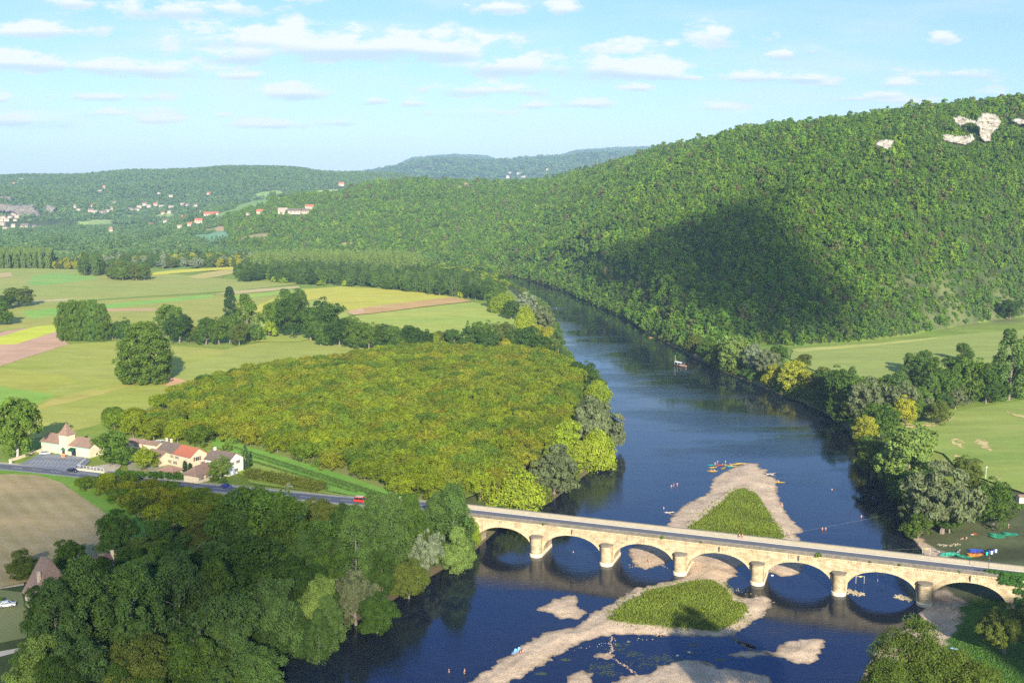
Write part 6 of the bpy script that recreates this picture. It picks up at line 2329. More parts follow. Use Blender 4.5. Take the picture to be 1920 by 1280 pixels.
# arched doorway in the tower and two green awnings
b = MB()
pts = [(-0.8, 0.0), (0.8, 0.0), (0.8, 2.1)] + [(0.8 * math.cos(a), 2.1 + 0.8 * math.sin(a)) for a in (0.4, 0.8, 1.2, 1.57, 1.95, 2.35, 2.75)] + [(-0.8, 2.1)]
b.add([(tx + x, -1.03, z) for x, z in pts], [tuple(range(len(pts)))])
b.build("doorway", GLASS, shop)
b = MB()
for i in range(7):
    a0, a1 = math.pi * i / 7, math.pi * (i + 1) / 7
    b.add([(tx + 1.15 * math.cos(a0), -1.05, 2.1 + 1.15 * math.sin(a0)), (tx + 1.15 * math.cos(a1), -1.05, 2.1 + 1.15 * math.sin(a1)), (tx + 0.95 * math.cos(a1), -1.9, 2.0 + 0.7 * math.sin(a1)), (tx + 0.95 * math.cos(a0), -1.9, 2.0 + 0.7 * math.sin(a0))], [(0, 1, 2, 3), (3, 2, 1, 0)])
b.build("awning", AWN, shop)
b = MB()
b.add([(tx + 3.0, -0.06, 3.4), (tx + 6.4, -0.06, 3.4), (tx + 6.4, -1.7, 2.6), (tx + 3.0, -1.7, 2.6), (tx + 6.4, -1.7, 2.3), (tx + 3.0, -1.7, 2.3)], [(0, 3, 2, 1), (3, 5, 4, 2), (0, 1, 2, 3)])
b.build("awning", AWN, shop)
MB().box((tx + 4.7, -0.03, 1.3), (2.6, 0.08, 2.4)).build("shop_window", GLASS, shop)
# goods displayed outside the shop: two orange racks
rk = empty("display_rack", G(119, 857, 9.35) + (9.35,), 0.2, "two-tier orange display rack standing outside the shop tower", 'rack')
b = MB()
for i in range(3):
    b.box((0, 0, 0.3 + 0.55 * i), (1.4, 0.6, 0.32), top=0.9)
b.build("crates", mat("orange_goods", (0.65, 0.28, 0.08), (0.5, 0.16, 0.06), 3.0), rk)
b = MB()
for sx in (-.7, .7):
    b.box((sx, 0.25, 0.85), (0.06, 0.06, 1.7))
b.build("uprights", MATS["dark_iron"], rk)

# farmhouses
A, B = G(297, 866, 9), G(357, 881, 9)
fh, L = house("farmhouse", "long farmhouse with half dark brown, half red roof behind the garden hedge", 'farmhouse', A, B, 8.0, 5.2, 2.6, WALL_C, ROOF_D, split=(0.5, ROOF_R),
              wins=[('f', 2.2, 3.8, .9, 1.1), ('f', 5.6, 3.8, .9, 1.1), ('f', 9.0, 3.8, .9, 1.1), ('f', 12.2, 3.8, .9, 1.1), ('f', 7.4, 1.5, 1.0, 1.2), ('f', 11.0, 1.5, 1.0, 1.2), ('r', 3.4, 3.9, 1.6, 1.5), ('r', 6.0, 1.6, 1.0, 1.2)],
              chim=[(3.5, 4.0, 4.0), (0.6, 4, 3.9)], door=('f', 4.2, 1.0, 2.1))
A, B = G(274, 869, 9), G(299, 875, 9)
house("farm_wing", "small wing with pale brown roof at the left end of the long farmhouse", 'outbuilding', A, B, 6.5, 3.6, 1.9, WALL_C, ROOF_B, wins=[('f', 2.0, 1.8, .8, 1.0)], door=('f', 4.5, 1.0, 2.1))
A, B = G(298, 888, 9), G(325, 892, 9)
house("garden_shed", "low shed with broad terracotta roof between hedge and long farmhouse", 'shed', A, B, 5.0, 1.5, 1.1, WALL_C, mat("terracotta", (0.42, 0.22, 0.15), (0.34, 0.19, 0.13), 0.8, 0.85, 0.04, 3), hip=0.9)
A, B = G(345, 903, 9), G(371, 907.5, 9)
house("cottage", "low cream cottage with hipped brown roof beside the road", 'cottage', A, B, 12.0, 3.2, 2.6, WALL_C, ROOF_B, ridge='y', hip=0.9,
      wins=[('r', 2.0, 1.9, 1.0, 1.3), ('r', 5.5, 1.9, 1.0, 1.3)], door=('r', 8.0, 1.0, 2.1))
A, B = G(386, 886, 9), G(428, 893, 9)
wh_, L = house("gabled_house", "white gabled house with dark brown roof behind the roadside cottage", 'house', A, B, 8.5, 5.6, 2.6, WALL_W, ROOF_D, wins=[('r', 2.4, 4.4, 0.9, 1.1), ('r', 5.6, 4.6, 0.9, 1.1), ('r', 4.2, 1.5, 1.0, 1.2), ('f', 2.0, 4.0, .8, 1.0)], chim=[(L * 0 + 1.2, 4.2, 3.6)])
A, B = G(240, 838, 9), G(293, 846, 9)
house("long_barn", "low pale barn wall behind the farmhouse at the orchard edge", 'barn', A, B, 4.0, 2.6, 0.9, WALL_C, ROOF_B, wins=[('f', 5.0, 1.4, 1.0, 1.2)], door=('f', 8.5, 1.1, 2.0))
A, B = G(376, 862, 9), G(387, 864, 9)
house("garden_hut", "tiny hut with brown roof behind the red farmhouse roof", 'hut', A, B, 2.6, 1.9, 1.0, WALL_C, ROOF_B)
A, B = G(396, 856, 9), G(405, 858, 9)
house("garden_hut", "tiny hut with red roof left of the dark conifer", 'hut', A, B, 2.6, 1.9, 1.0, WALL_C, ROOF_R)
# blue awning / garage at the end of the white house
tag(MB().box((G(432, 888, 9)[0], G(432, 888, 9)[1], 10.2), (4.2, 2.4, 2.2), rz=-0.3, top=0.92).build("blue_tent", mat("blue_canvas", (0.30, 0.42, 0.62), (0.45, 0.52, 0.62), 0.8)), "small pale blue tent at the foot of the white gabled house", 'tent')

# house in the shade bottom left, with a steep roof
A, B = G(48, 1135, 9), G(66, 1150, 9)
A = Vector((A[0], A[1], 0))
house("manor_house", "old house with very steep brown tiled roof and tall chimney at the shaded left edge", 'house', (A.x, A.y), (A.x + 5.5, A.y - 4.6), 9.0, 4.4, 8.2, WALL_C, mat("old_tiles", (0.30, 0.20, 0.15), (0.22, 0.15, 0.12), 1.6, 0.9, 0.06, 4), hip=0.35,
      wins=[('f', 2.2, 2.6, 0.9, 1.2), ('l', 2.0, 1.8, .8, 1.0)], chim=[(5.2, 1.6, 5.6)], door=('f', 5.0, 1.0, 2.1))
A, B = G(168, 1104, 9), G(214, 1094, 9)
house("manor_wing", "dark wine-coloured roof with a pale chimney half hidden in the shaded wood", 'house', A, B, 7.0, 4.2, 3.2, WALL_C, mat("wine_tiles", (0.15, 0.075, 0.07), (0.11, 0.06, 0.055), 1.6, 0.9, 0.05, 4), chim=[(7.4, 3.5, 4.2)], wins=[('f', 3.0, 2.2, .8, 1.0)])
A, B = G(366, 1072, 9), G(380, 1076, 9)
house("dovecote", "narrow pale stone dovecote standing between trees of the shaded wood", 'dovecote', A, B, 3.2, 6.3, 1.8, WALL_W, ROOF_D, hip=0.95, ridge='x', wins=[('f', 1.5, 4.5, .5, .6)], oh=0.3)

# small things on the right meadow edge
A, B = G(1911, 942, 5.5), G(1926, 942, 5.5)
house("beach_kiosk", "small cream kiosk at the right edge of the camping meadow", 'kiosk', A, B, 2.5, 2.3, 0.5, WALL_C, ROOF_B, z=tz(*A), oh=0.15)

# far village houses
WARM = mat("village_render", (0.46, 0.39, 0.30), (0.36, 0.30, 0.22), 0.1, 0.9)
FAR_ROOF = {'red': ROOF_R, 'brown': ROOF_D, 'pale': mat("grey_brown_tiles", (0.36, 0.28, 0.22), (0.30, 0.24, 0.19), 0.2), 'steep': ROOF_B}
WORDS = {'red': ('red-roofed house', 'house'), 'brown': ('brown-roofed house', 'house'), 'pale': ('pale grey-roofed house', 'house'), 'steep': ('steep-roofed tower house', 'house')}
ZONES = [(0, 11, "in the hamlet on the low rise"), (11, 13, "alone among the far trees on the left"), (13, 20, "at the manor on the wooded slope"), (20, 24, "at the farm on the wooded ridge"), (24, 38, "in the village below the far cliffs"),
         (38, 59, "in the village along the far hill's foot"), (59, 67, "scattered alone on the far hill"), (67, 99, "on the blue hills")]
counts = {}
ORD = ["first", "second", "third", "fourth", "fifth", "sixth", "seventh", "eighth", "ninth", "tenth", "eleventh"]
vorder = sorted(range(len(VILLAGE)), key=lambda i: VILLAGE[i][0])
for i in vorder:
    vx, vy, vw, vh, vk = VILLAGE[i]
    p_ = VPOS[i]
    if not p_:
        continue
    zone = next(z_ for a, b_, z_ in ZONES if a <= i < b_)
    key = (vk, zone)
    c = counts.get(key, 0)
    counts[key] = c + 1
    k_ = pxm(p_[1], p_[2])
    W = vw / k_
    Hh = vh / k_
    steep = vk == 'steep'
    rr_ = random.Random(i)
    wsn = [('f', W * .25, Hh * .35, W * .1, Hh * .2), ('f', W * .55, Hh * .35, W * .1, Hh * .2), ('f', W * .8, Hh * .35, W * .1, Hh * .2)] if vw > 8 and p_[1] < 4500 else []
    house("village_house", "%s from the left, %s, %s" % (ORD[min(c, 10)], WORDS[vk][0], zone), 'house', (p_[0] - W / 2, p_[1] + rr_.uniform(-2, 2)), (p_[0] + W / 2, p_[1] + rr_.uniform(-2, 2)), W * 0.7,
          Hh * (0.6 if not steep else 0.62), Hh * (0.42 if not steep else 0.5), WARM, FAR_ROOF[vk], hip=0.8 if steep else 0, wins=wsn, z=p_[2] + Hh * 0.15, group='houses ' + zone, wframe=False, ridge='x')
    base = None

# ------------------------------------------------------------------ cars
def paint(name, c, rough=0.3):
    if name in MATS:
        return MATS[name]
    m, t, o = new_mat(name)
    p = t.nodes.new("ShaderNodeBsdfPrincipled")
    p.inputs['Roughness'].default_value = rough
    p.inputs['Coat Weight'].default_value = 0.4
    n = t.nodes.new("ShaderNodeTexNoise")
    n.inputs['Scale'].default_value = 4
    t.links.new(mixc(t, n.outputs[0], c, tuple(x * 0.85 for x in c)), p.inputs['Base Color'])
    t.links.new(p.outputs[0], o.inputs[0])
    return m


TYRE = mat("tyre_rubber", (0.02, 0.02, 0.02), rough=0.9)
RIM = mat("wheel_rim", (0.5, 0.5, 0.52), rough=0.4, metal=0.7)
CGL = mat("car_glass", (0.02, 0.025, 0.03), rough=0.06, spec=0.7)
LAMP = mat("lamp_glass", (0.75, 0.75, 0.72), rough=0.15, spec=0.6)
TAIL = mat("tail_lamp", (0.45, 0.02, 0.02), rough=0.3)


def car(loc, rz, body, label, van=False, name='parked_car'):
    e = empty(name, loc, rz, label, 'van' if van else 'car')
    L, W = (4.3, 1.75) if not van else (4.9, 1.9)
    # side outline of the body shell up to the belt line, x forward
    if van:
        low = [(-2.45, .35), (2.4, .35), (2.45, .7), (2.3, .98), (1.7, 1.08), (-2.4, 1.1), (-2.47, .8)]
        cab = [(1.62, 1.06), (1.0, 1.88), (-2.25, 1.9), (-2.4, 1.08)]
    else:
        low = [(-2.1, .32), (2.1, .32), (2.16, .55), (2.05, .74), (1.1, .92), (-1.75, .95), (-2.1, .88), (-2.16, .6)]
        cab = [(1.0, .91), (0.35, 1.40), (-1.15, 1.44), (-1.85, .93)]

    def shell(prof_, w0, w1, zb, zt):
        b_ = MB()
        n = len(prof_)
        secs = [(-1, 0.93), (-.93, 1.0), (.93, 1.0), (1, .93)]
        base = len(b_.v)
        cx = sum(p[0] for p in prof_) / n
        cz = sum(p[1] for p in prof_) / n
        for y_, k in secs:
            for (x, z) in prof_:
                w = w0 + (w1 - w0) * (z - zb) / (zt - zb)
                b_.v.append((cx + (x - cx) * k, y_ * w / 2, cz + (z - cz) * k))
        for i in range(3):
            for j in range(n):
                j2 = (j + 1) % n
                b_.f.append((base + i * n + j, base + i * n + j2, base + (i + 1) * n + j2, base + (i + 1) * n + j))
        b_.f.append(tuple(base + j for j in range(n)))
        b_.f.append(tuple(base + 3 * n + j for j in reversed(range(n))))
        return b_
    zt = 1.1 if van else .95
    shell(low, W, W * .96, .32, zt).build('body', body, e)
    top = cab[1][1]
    shell(cab, W * .93, W * .74, zt, top + .02).build('windows', CGL, e)
    rf = MB()
    rf.box(((cab[1][0] + cab[2][0]) / 2, 0, top + 0.03), (abs(cab[1][0] - cab[2][0]) + .15, W * .76, 0.07), top=0.94)
    for x_, x2 in ((cab[0][0], cab[1][0]), (cab[3][0], cab[2][0])):
        for sg in (-1, 1):
            rf.tube([(x_, sg * W * .45, zt), (x2, sg * W * .37, top)], 0.05, 5)
    for sg in (-1, 1):
        rf.tube([(-.35, sg * W * .455, zt), (-.4, sg * W * .38, top)], 0.05, 5)
    rf.build('roof', body, e)
    for x in (L * .31, -L * .3):
        for sg in (-1, 1):
            w = MB().tube([(x, sg * (W / 2 - .2), .33), (x, sg * (W / 2 + .01), .33)], .33, 14).build('wheel', TYRE, e)
            MB().tube([(x, sg * (W / 2), .33), (x, sg * (W / 2 + .025), .33)], .19, 10).build('rim', RIM, w)
    for sg in (-1, 1):
        MB().box((L / 2 - .06, sg * W * .36, .66 if not van else .8), (.16, .34, .16)).build('headlight', LAMP, e)
        MB().box((-L / 2 + .02, sg * W * .38, .74 if not van else .85), (.1, .26, .2)).build('tail_light', TAIL, e)
        MB().box((cab[0][0] - .15, sg * (W / 2 + .1), zt + .05), (.14, .18, .12)).build('mirror', body, e)
    return e


def road_at(px):
    """point and heading on the road at image column px"""
    best = min(range(1, len(RL) - 1), key=lambda i: abs(px_of(RL[i][0], RL[i][1], 9.3)[0] - px))
    d = Vector((RL[best + 1][0] - RL[best - 1][0], RL[best + 1][1] - RL[best - 1][1], 0)).normalized()
    return best, d, Vector((-d.y, d.x, 0))


NAVY = paint("navy_paint", (0.012, 0.02, 0.09))
BLACKP = paint("black_paint", (0.012, 0.014, 0.03))
BLUEP = paint("blue_paint", (0.015, 0.03, 0.20))
REDP = paint("red_paint", (0.60, 0.04, 0.02))
SILV = paint("silver_paint", (0.40, 0.42, 0.44))
WHP = paint("white_paint", (0.75, 0.75, 0.74))
for px, off, m_, lab, van, flip in ((131, 1.7, BLACKP, "dark car on the main road below the car park, leftmost moving car", False, 1), (250, 1.7, NAVY, "navy car on the main road in front of the garden hedge", False, 1),
                                    (257, -1.8, SILV, "silver car half hidden by the roadside walnuts, meeting the navy one", False, 0), (426, 1.6, BLUEP, "blue car on the main road right of the cottage", False, 1)):
    i, d, nn = road_at(px)
    p_ = Vector((RL[i][0], RL[i][1], 0)) + nn * (-off)
    car((p_.x, p_.y, road_z(racc[i]) + .07), math.atan2(d.y, d.x) + (math.pi if flip else 0), m_, lab, van, 'car')
i, d, nn = road_at(680)
p_ = Vector((RL[i][0], RL[i][1], 0)) + nn * 1.0
rv = car((p_.x, p_.y, road_z(racc[i]) + .07), math.atan2(d.y, d.x) + math.pi, REDP, "bright red van with white roof bars driving on the main road towards the bridge", True, 'van')
b = MB()
for x in (-1.6, -.6, .4):
    b.box((x, 0, 2.03), (.08, 1.45, .06))
for y in (-.66, .66):
    b.box((-.6, y, 2.08), (2.6, .06, .06))
b.build('roof_rack', FRAMEM, rv)
x, y = G(85, 851.5, 9.35)
car((x, y, 9.36), 0.15, SILV, "silver car parked at the left end of the car park", False)
for i, (px, py, vn, lab) in enumerate(((267, 831, True, "white van parked under the walnuts behind the long barn"), (303, 832, True, "white van parked behind the farmhouse chimney"), (324, 903, False, "white car parked on the drive left of the cottage"))):
    x, y = G(px, py, 9.3)
    if i < 2:
        car((x, y, 9.12), 0.6 - i * .4, WHP, lab, vn)
x, y = G(13, 1137, 9)
car((x, y, 9.1), 0.35, WHP, "white car on the drive of the old manor at the left edge", False)

# hedges, vines, walls, poles
HEDGEM = leaf_mat("leaves_hedge", [(0.07, 0.15, 0.025), (0.085, 0.17, 0.03)], 0.1)


def hedge(A, B, w, h, m, label, name='hedge', dens=9, z=9.0, leaf=0.26):
    A = Vector((A[0], A[1], 0))
    B = Vector((B[0], B[1], 0))
    L = (B - A).length
    d = (B - A).normalized()
    n = Vector((-d.y, d.x, 0))
    rs_ = np.random.RandomState(int(L * 10))
    k = int(L * dens)
    u = rs_.rand(k) * L
    v = (rs_.rand(k) - .5) * w * .75
    zz_ = rs_.rand(k) ** .7 * (h - .5) + .2
    P_ = np.stack([u, v, zz_], 1)
    vv_, q_, t_ = leaf_cloud(rs_, P_, np.full(k, w * .24 + .15), 26, leaf, crown_c=np.array([L / 2, 0, 0]), bias=0.1)
    me = finish_leaves(name, vv_, q_, t_, m)
    o = bpy.data.objects.new(name, me)
    C.objects.link(o)
    o.location = (A.x, A.y, z)
    o.rotation_euler = (0, 0, math.atan2(d.y, d.x))
    return tag(o, label, 'hedge')


hedge(G(218, 893, 9), G(268, 897.5, 9), 2.2, 2.6, HEDGEM, "clipped garden hedge beside the road, left half")
hedge(G(280, 897, 9), G(343, 900, 9), 2.4, 2.8, HEDGEM, "clipped garden hedge beside the road, right half reaching the cottage")
hedge(G(466, 896, 9), G(604, 923, 9), 5.5, 3.4, leaf_mat("leaves_hedge_olive", [(0.13, 0.165, 0.03), (0.15, 0.17, 0.03)], 0.1), "long thick olive-green hedge sloping along the road right of the farm", dens=14)
HV = leaf_mat("leaves_vine", [(0.09, 0.16, 0.035), (0.11, 0.18, 0.04)], 0.1)
for i, (a, c) in enumerate((((470, 858), (690, 925)), ((466, 866), (668, 926)), ((440, 842), (735, 936)), ((450, 851), (700, 931)))):
    hedge(G(a[0], a[1], 9), G(c[0], c[1], 9), 0.9, 1.4, HV, ["second vine row from the orchard side", "vine row nearest the olive hedge", "vine row nearest the orchard", "third vine row from the orchard side"][i] + ", running towards the bridge", name='vine_row', dens=7, leaf=.2)
hedge(G(0 - 40, 1128, 9), G(2, 1131, 9), 2.0, 1.4, HEDGEM, "low hedge by the manor lawn at the left edge")


def wallseg(name, A, B, h, th, m, label, cat='wall', z=9.0):
    A = Vector((A[0], A[1], 0))
    B = Vector((B[0], B[1], 0))
    L = (B - A).length
    ang = math.atan2(B.y - A.y, B.x - A.x)
    b_ = MB()
    b_.box((L / 2, 0, h / 2 - .1), (L, th, h + .2))
    b_.box((L / 2, 0, h + .05), (L + .1, th + .12, .1))
    o = b_.build(name, m)
    o.location = (A.x, A.y, z)
    o.rotation_euler = (0, 0, ang)
    return tag(o, label, cat)


wallseg("boundary_wall", G(18, 866, 9), G(78, 846, 9), 1.1, .3, WALL_C, "long low cream wall along the left side of the car park")
wallseg("gate_pier", G(18, 869, 9), G(22, 869.3, 9), 1.5, .5, WALL_C, "short cream gate pier at the roadside end of the car park wall", 'pier')
wallseg("terrace_wall", G(144, 882, 9), G(195, 888, 9), .9, .3, WALL_C, "low cream terrace wall along the road beside the shop")
wallseg("terrace_wall", G(195, 888, 9), G(217, 877, 9), .9, .3, WALL_C, "short cream terrace wall turning away from the road")
# white terrace railing with posts
e = empty("terrace_railing", G(144, 880, 9.0) + (9.9,), 0, "white railing of the shop terrace above the low wall", 'railing')
A = Vector(G(144, 880, 9.0) + (0,))
for (pa, pc) in (((144, 880), (195, 887)), ((144, 880), (160, 866))):
    pa, pc = Vector(G(*pa, 9) + (0,)) - A, Vector(G(*pc, 9) + (0,)) - A
    nP = max(2, int((pc - pa).length / 1.6))
    for i in range(nP + 1):
        p_ = pa.lerp(pc, i / nP)
        MB().box((p_.x, p_.y, .5), (.1, .1, 1.0)).build("post", WHITE, e)
    MB().tube([(pa.x, pa.y, 1.0), (pc.x, pc.y, 1.0)], .05, 6).build("rail", WHITE, e)
for i, (px, py) in enumerate(((154, 876), (163, 879), (172, 877), (184, 881), (206, 874), (176, 884))):
    x, y = G(px, py, 9)
    t_ = empty("terrace_table", (x, y, 9.1), .3 * i, "%s from the left, small reddish terrace table beside the shop" % ORD[i if i < 4 else {4: 5, 5: 4}[i]], 'table', 'terrace tables')
    MB().lathe([(0, .72), (.5, .72), (.5, .76), (0, .76)], n=12).build("tabletop", mat("terrace_red", (0.5, 0.22, 0.14), (0.4, 0.2, 0.14), 3), t_)
    MB().tube([(0, 0, 0), (0, 0, .72)], .05, 6).build("leg", MATS["dark_iron"], t_)


def pole(px, py, h, label, z=9.0, name='utility_pole', r=.11, arm=False, m=None):
    x, y = G(px, py, z)
    e = empty(name, (x, y, z), 0, label, 'pole')
    MB().tube([(0, 0, -.5), (0, 0, h)], [r, r * .7], 8).build("shaft", m or mat("pole_wood", (0.30, 0.26, 0.22), (0.22, 0.19, 0.16), 2), e)
    b_ = MB()
    if arm:
        b_.tube([(0, 0, h - .2), (.9, -.3, h)], .04, 6)
        b_.box((1.0, -.33, h), (.5, .2, .1))
        b_.build("lamp_head", FRAMEM, e)
    else:
        b_.box((0, 0, h - .4), (1.2, .1, .1))
        b_.build("crossarm", MATS["pole_wood"], e)
    return e


pole(217, 868, 8.2, "wooden pole in front of the big terrace tree")
pole(309, 911, 7.4, "slim roadside pole leaning beside the hedge, opposite the cottage", r=.08)
pole(775, 950, 4.6, "white lamp post at the road just before the bridge", 9.5, 'lamp_post', .07, True, FRAMEM)
pole(750, 951, 4.0, "white signpost at the road left of the lamp post", 9.5, 'sign_post', .06, False, FRAMEM)
x, y = BP(134.2, V1 - 2.0, 0)[:2]
e = empty("lamp_post", BP(133.5, V0 + .9, ZD + .1), BANG, "dark slender lamp post standing on the right end of the bridge", 'lamp post')
MB().tube([(0, 0, 0), (0, 0, 7.2)], [.09, .05], 8).build("shaft", MATS["dark_iron"], e)
MB().lathe([(0.05, 4.6), (.28, 4.75), (.32, 5.2), (.12, 5.35), (0, 5.4)], n=8).build("lantern", MATS["dark_iron"], e)
x, y = G(1848, 900, 6)
e = empty("floodlight_mast", (x, y, tz(x, y)), 0, "thin white mast with a lamp standing on the camping meadow", 'mast')
MB().tube([(0, 0, -.3), (0, 0, 5.2)], [.09, .06], 8).build("shaft", FRAMEM, e)
MB().box((.1, 0, 5.3), (.7, .3, .25)).build("lamp_head", LAMP, e)

# ------------------------------------------------------------------ people
SKIN = mat("skin", (0.55, 0.30, 0.20), (0.48, 0.25, 0.16), 6, 0.6, coords='obj')
HAIR = mat("dark_hair", (0.05, 0.03, 0.02), rough=0.8)


def skinned(name, pts, edges, radii, m, parent=None, sub=1):
    me = bpy.data.meshes.new(name)
    me.from_pydata(pts, edges, [])
    o = bpy.data.objects.new(name, me)
    C.objects.link(o)
    md = o.modifiers.new('s', 'SKIN')
    for i, r in enumerate(radii):
        me.skin_vertices[0].data[i].radius = (r, r)
    me.skin_vertices[0].data[0].use_root = True
    sm = o.modifiers.new('b', 'SUBSURF')
    sm.levels = sub
    bpy.context.view_layer.update()
    dg = bpy.context.evaluated_depsgraph_get()
    m2 = bpy.data.meshes.new_from_object(o.evaluated_get(dg))
    o.modifiers.clear()
    o.data = m2
    m2.materials.clear()
    m2.materials.append(m)
    m2.polygons.foreach_set('use_smooth', [True] * len(m2.polygons))
    if parent:
        o.parent = parent
    return o


POSES = {
    # pelvis, chest, neck, head, per side: shoulder, elbow, hand, hip, knee, ankle, toe   (x right, y forward)
    'stand': dict(pel=(0, 0, .95), ch=(0, .01, 1.30), nk=(0, .01, 1.50), hd=(0, .04, 1.64), el=[(.27, -.03, 1.14), (-.27, -.03, 1.14)], ha=[(.28, .08, .90), (-.28, .08, .90)], kn=[(.10, .02, .50), (-.10, .02, .50)], an=[(.11, -.02, .08), (-.11, -.02, .08)]),
    'walk': dict(pel=(0, 0, .94), ch=(0, .03, 1.30), nk=(0, .04, 1.49), hd=(0, .08, 1.63), el=[(.26, -.16, 1.15), (-.26, .12, 1.16)], ha=[(.25, -.12, .92), (-.25, .30, 1.02)], kn=[(.09, .20, .53), (-.09, -.02, .50)], an=[(.10, .22, .08), (-.10, -.32, .16)]),
    'sit': dict(pel=(0, 0, .12), ch=(0, -.03, .46), nk=(0, -.02, .66), hd=(0, .02, .80), el=[(.28, .10, .34), (-.28, .10, .34)], ha=[(.20, .34, .36), (-.20, .34, .36)], kn=[(.14, .42, .30), (-.14, .42, .30)], an=[(.12, .80, .06), (-.12, .80, .06)]),
    'bench': dict(pel=(0, 0, .50), ch=(0, 0, .85), nk=(0, .02, 1.05), hd=(0, .06, 1.18), el=[(.26, .02, .72), (-.26, .02, .72)], ha=[(.14, .28, .62), (-.14, .28, .62)], kn=[(.12, .44, .50), (-.12, .44, .50)], an=[(.12, .46, .08), (-.12, .46, .08)]),
}


def person(pose, loc, rz, label, shirt=None, shorts=(0.05, 0.07, 0.2), group=None, hair=HAIR):
    key = ('person', pose)
    P_ = POSES[pose]
    e = empty("person", loc, rz, label, 'person', group)
    if key not in PROTO:
        pts = [P_['pel'], P_['ch'], P_['nk'], P_['hd'], (P_['hd'][0], P_['hd'][1] + .02, P_['hd'][2] + .09)]
        ed = [(0, 1), (1, 2), (2, 3), (3, 4)]
        rd = [.135, .15, .055, .10, .07]
        # nose and ears
        hd = P_['hd']
        pts += [(hd[0], hd[1] + .115, hd[2] - .005)]
        rd += [.016]
        ed += [(3, 5)]
        for k_, sg in enumerate((1, -1)):
            b0 = len(pts)
            sh = (sg * .18, P_['ch'][1], P_['nk'][2] - .07)
            el, ha = P_['el'][k_], P_['ha'][k_]
            hv = (Vector(ha) - Vector(el)).normalized()
            hip = (sg * .095, P_['pel'][1], P_['pel'][2] - .06)
            kn, an = P_['kn'][k_], P_['an'][k_]
            pts += [sh, el, ha, hip, kn, an, (an[0], an[1] + .17, an[2] - .04)]
            rd += [.058, .042, .03, .095, .06, .04, .03]
            ed += [(1, b0), (b0, b0 + 1), (b0 + 1, b0 + 2), (0, b0 + 3), (b0 + 3, b0 + 4), (b0 + 4, b0 + 5), (b0 + 5, b0 + 6)]
            # palm and fingers
            pm = Vector(ha) + hv * .08
            pts += [tuple(pm)]
            rd += [.034]
            ed += [(b0 + 2, len(pts) - 1)]
            pi_ = len(pts) - 1
            side = hv.cross(Vector((1, 0, 0))).normalized() if abs(hv.x) < .9 else Vector((0, 1, 0))
            for f_, (off, ln) in enumerate(((-.027, .065), (-.009, .08), (.009, .075), (.027, .06))):
                a_ = pm + side * off + hv * .03
                b_ = a_ + hv * ln + Vector((-sg * .02, 0, 0))
                pts += [tuple(a_), tuple(b_)]
                rd += [.009, .007]
                ed += [(pi_, len(pts) - 2), (len(pts) - 2, len(pts) - 1)]
            th_ = pm - hv * .03 + side * -.045
            pts += [tuple(th_), tuple(th_ + hv * .045 - side * .015)]
            rd += [.011, .008]
            ed += [(pi_, len(pts) - 2), (len(pts) - 2, len(pts) - 1)]
        body = skinned("body", pts, ed, rd, SKIN)
        # trunks / shirt / hair as slightly larger shells over the same joints
        hp = []
        sp = [P_['pel']]
        se = []
        sr = [.15]
        for k_, sg in enumerate((1, -1)):
            hip = Vector((sg * .095, P_['pel'][1], P_['pel'][2] - .06))
            kn = Vector(P_['kn'][k_])
            sp += [tuple(hip), tuple(hip.lerp(kn, .6))]
            sr += [.11, .085]
            n = len(sp)
            se += [(0, n - 2), (n - 2, n - 1)]
        shortsme = skinned("shorts", sp, se, sr, SKIN).data
        tp = [tuple(Vector(P_['pel']) + Vector((0, 0, .05))), P_['ch'], tuple(Vector(P_['nk']) - Vector((0, 0, .06)))]
        te = [(0, 1), (1, 2)]
        tr_ = [.145, .165, .08]
        for k_, sg in enumerate((1, -1)):
            sh = Vector((sg * .18, P_['ch'][1], P_['nk'][2] - .07))
            el = Vector(P_['el'][k_])
            tp += [tuple(sh), tuple(sh.lerp(el, .7))]
            tr_ += [.072, .062]
            n = len(tp)
            te += [(1, n - 2), (n - 2, n - 1)]
        shirtme = skinned("shirt", tp, te, tr_, SKIN).data
        hb = MB()
        hb.lathe([(.112, -.02), (.118, .04), (.10, .09), (.06, .125), (0, .14)], (hd[0], hd[1] - .025, hd[2] + .045), 12)
        hm = hb.build("hair", HAIR)
        PROTO[key] = (body.data, shortsme, shirtme, hm.data)
        for o_ in [o_ for o_ in C.objects if o_.parent is None and o_.name.split('.')[0] in ('body', 'shorts', 'shirt', 'hair')]:
            bpy.data.objects.remove(o_)
    bd, so, sh_, ha_ = PROTO[key]

    def put(nm, me, m):
        o = bpy.data.objects.new(nm, me)
        C.objects.link(o)
        o.parent = e
        if m:
            o.material_slots[0].link = 'OBJECT'
            o.material_slots[0].material = m
    put('body', bd, None)
    put('hair', ha_, hair)
    put('shorts', so, mat("cloth_%d_%d_%d" % tuple(int(c * 99) for c in shorts), shorts, rough=0.9))
    if shirt:
        put('shirt', sh_, mat("cloth_%d_%d_%d" % tuple(int(c * 99) for c in shirt), shirt, rough=0.9))
    return e


RED, WHT, BLK, BLU, YEL_, PNK = (0.55, 0.04, 0.03), (0.75, 0.75, 0.75), (0.03, 0.03, 0.04), (0.05, 0.12, 0.45), (0.65, 0.5, 0.05), (0.7, 0.3, 0.3)


def wade(px, py, depth, lab, rz=0.0, pose='stand', **kw):
    x, y = G(px, py, 0)
    return person(pose, (x, y, -depth), rz, lab, **kw)


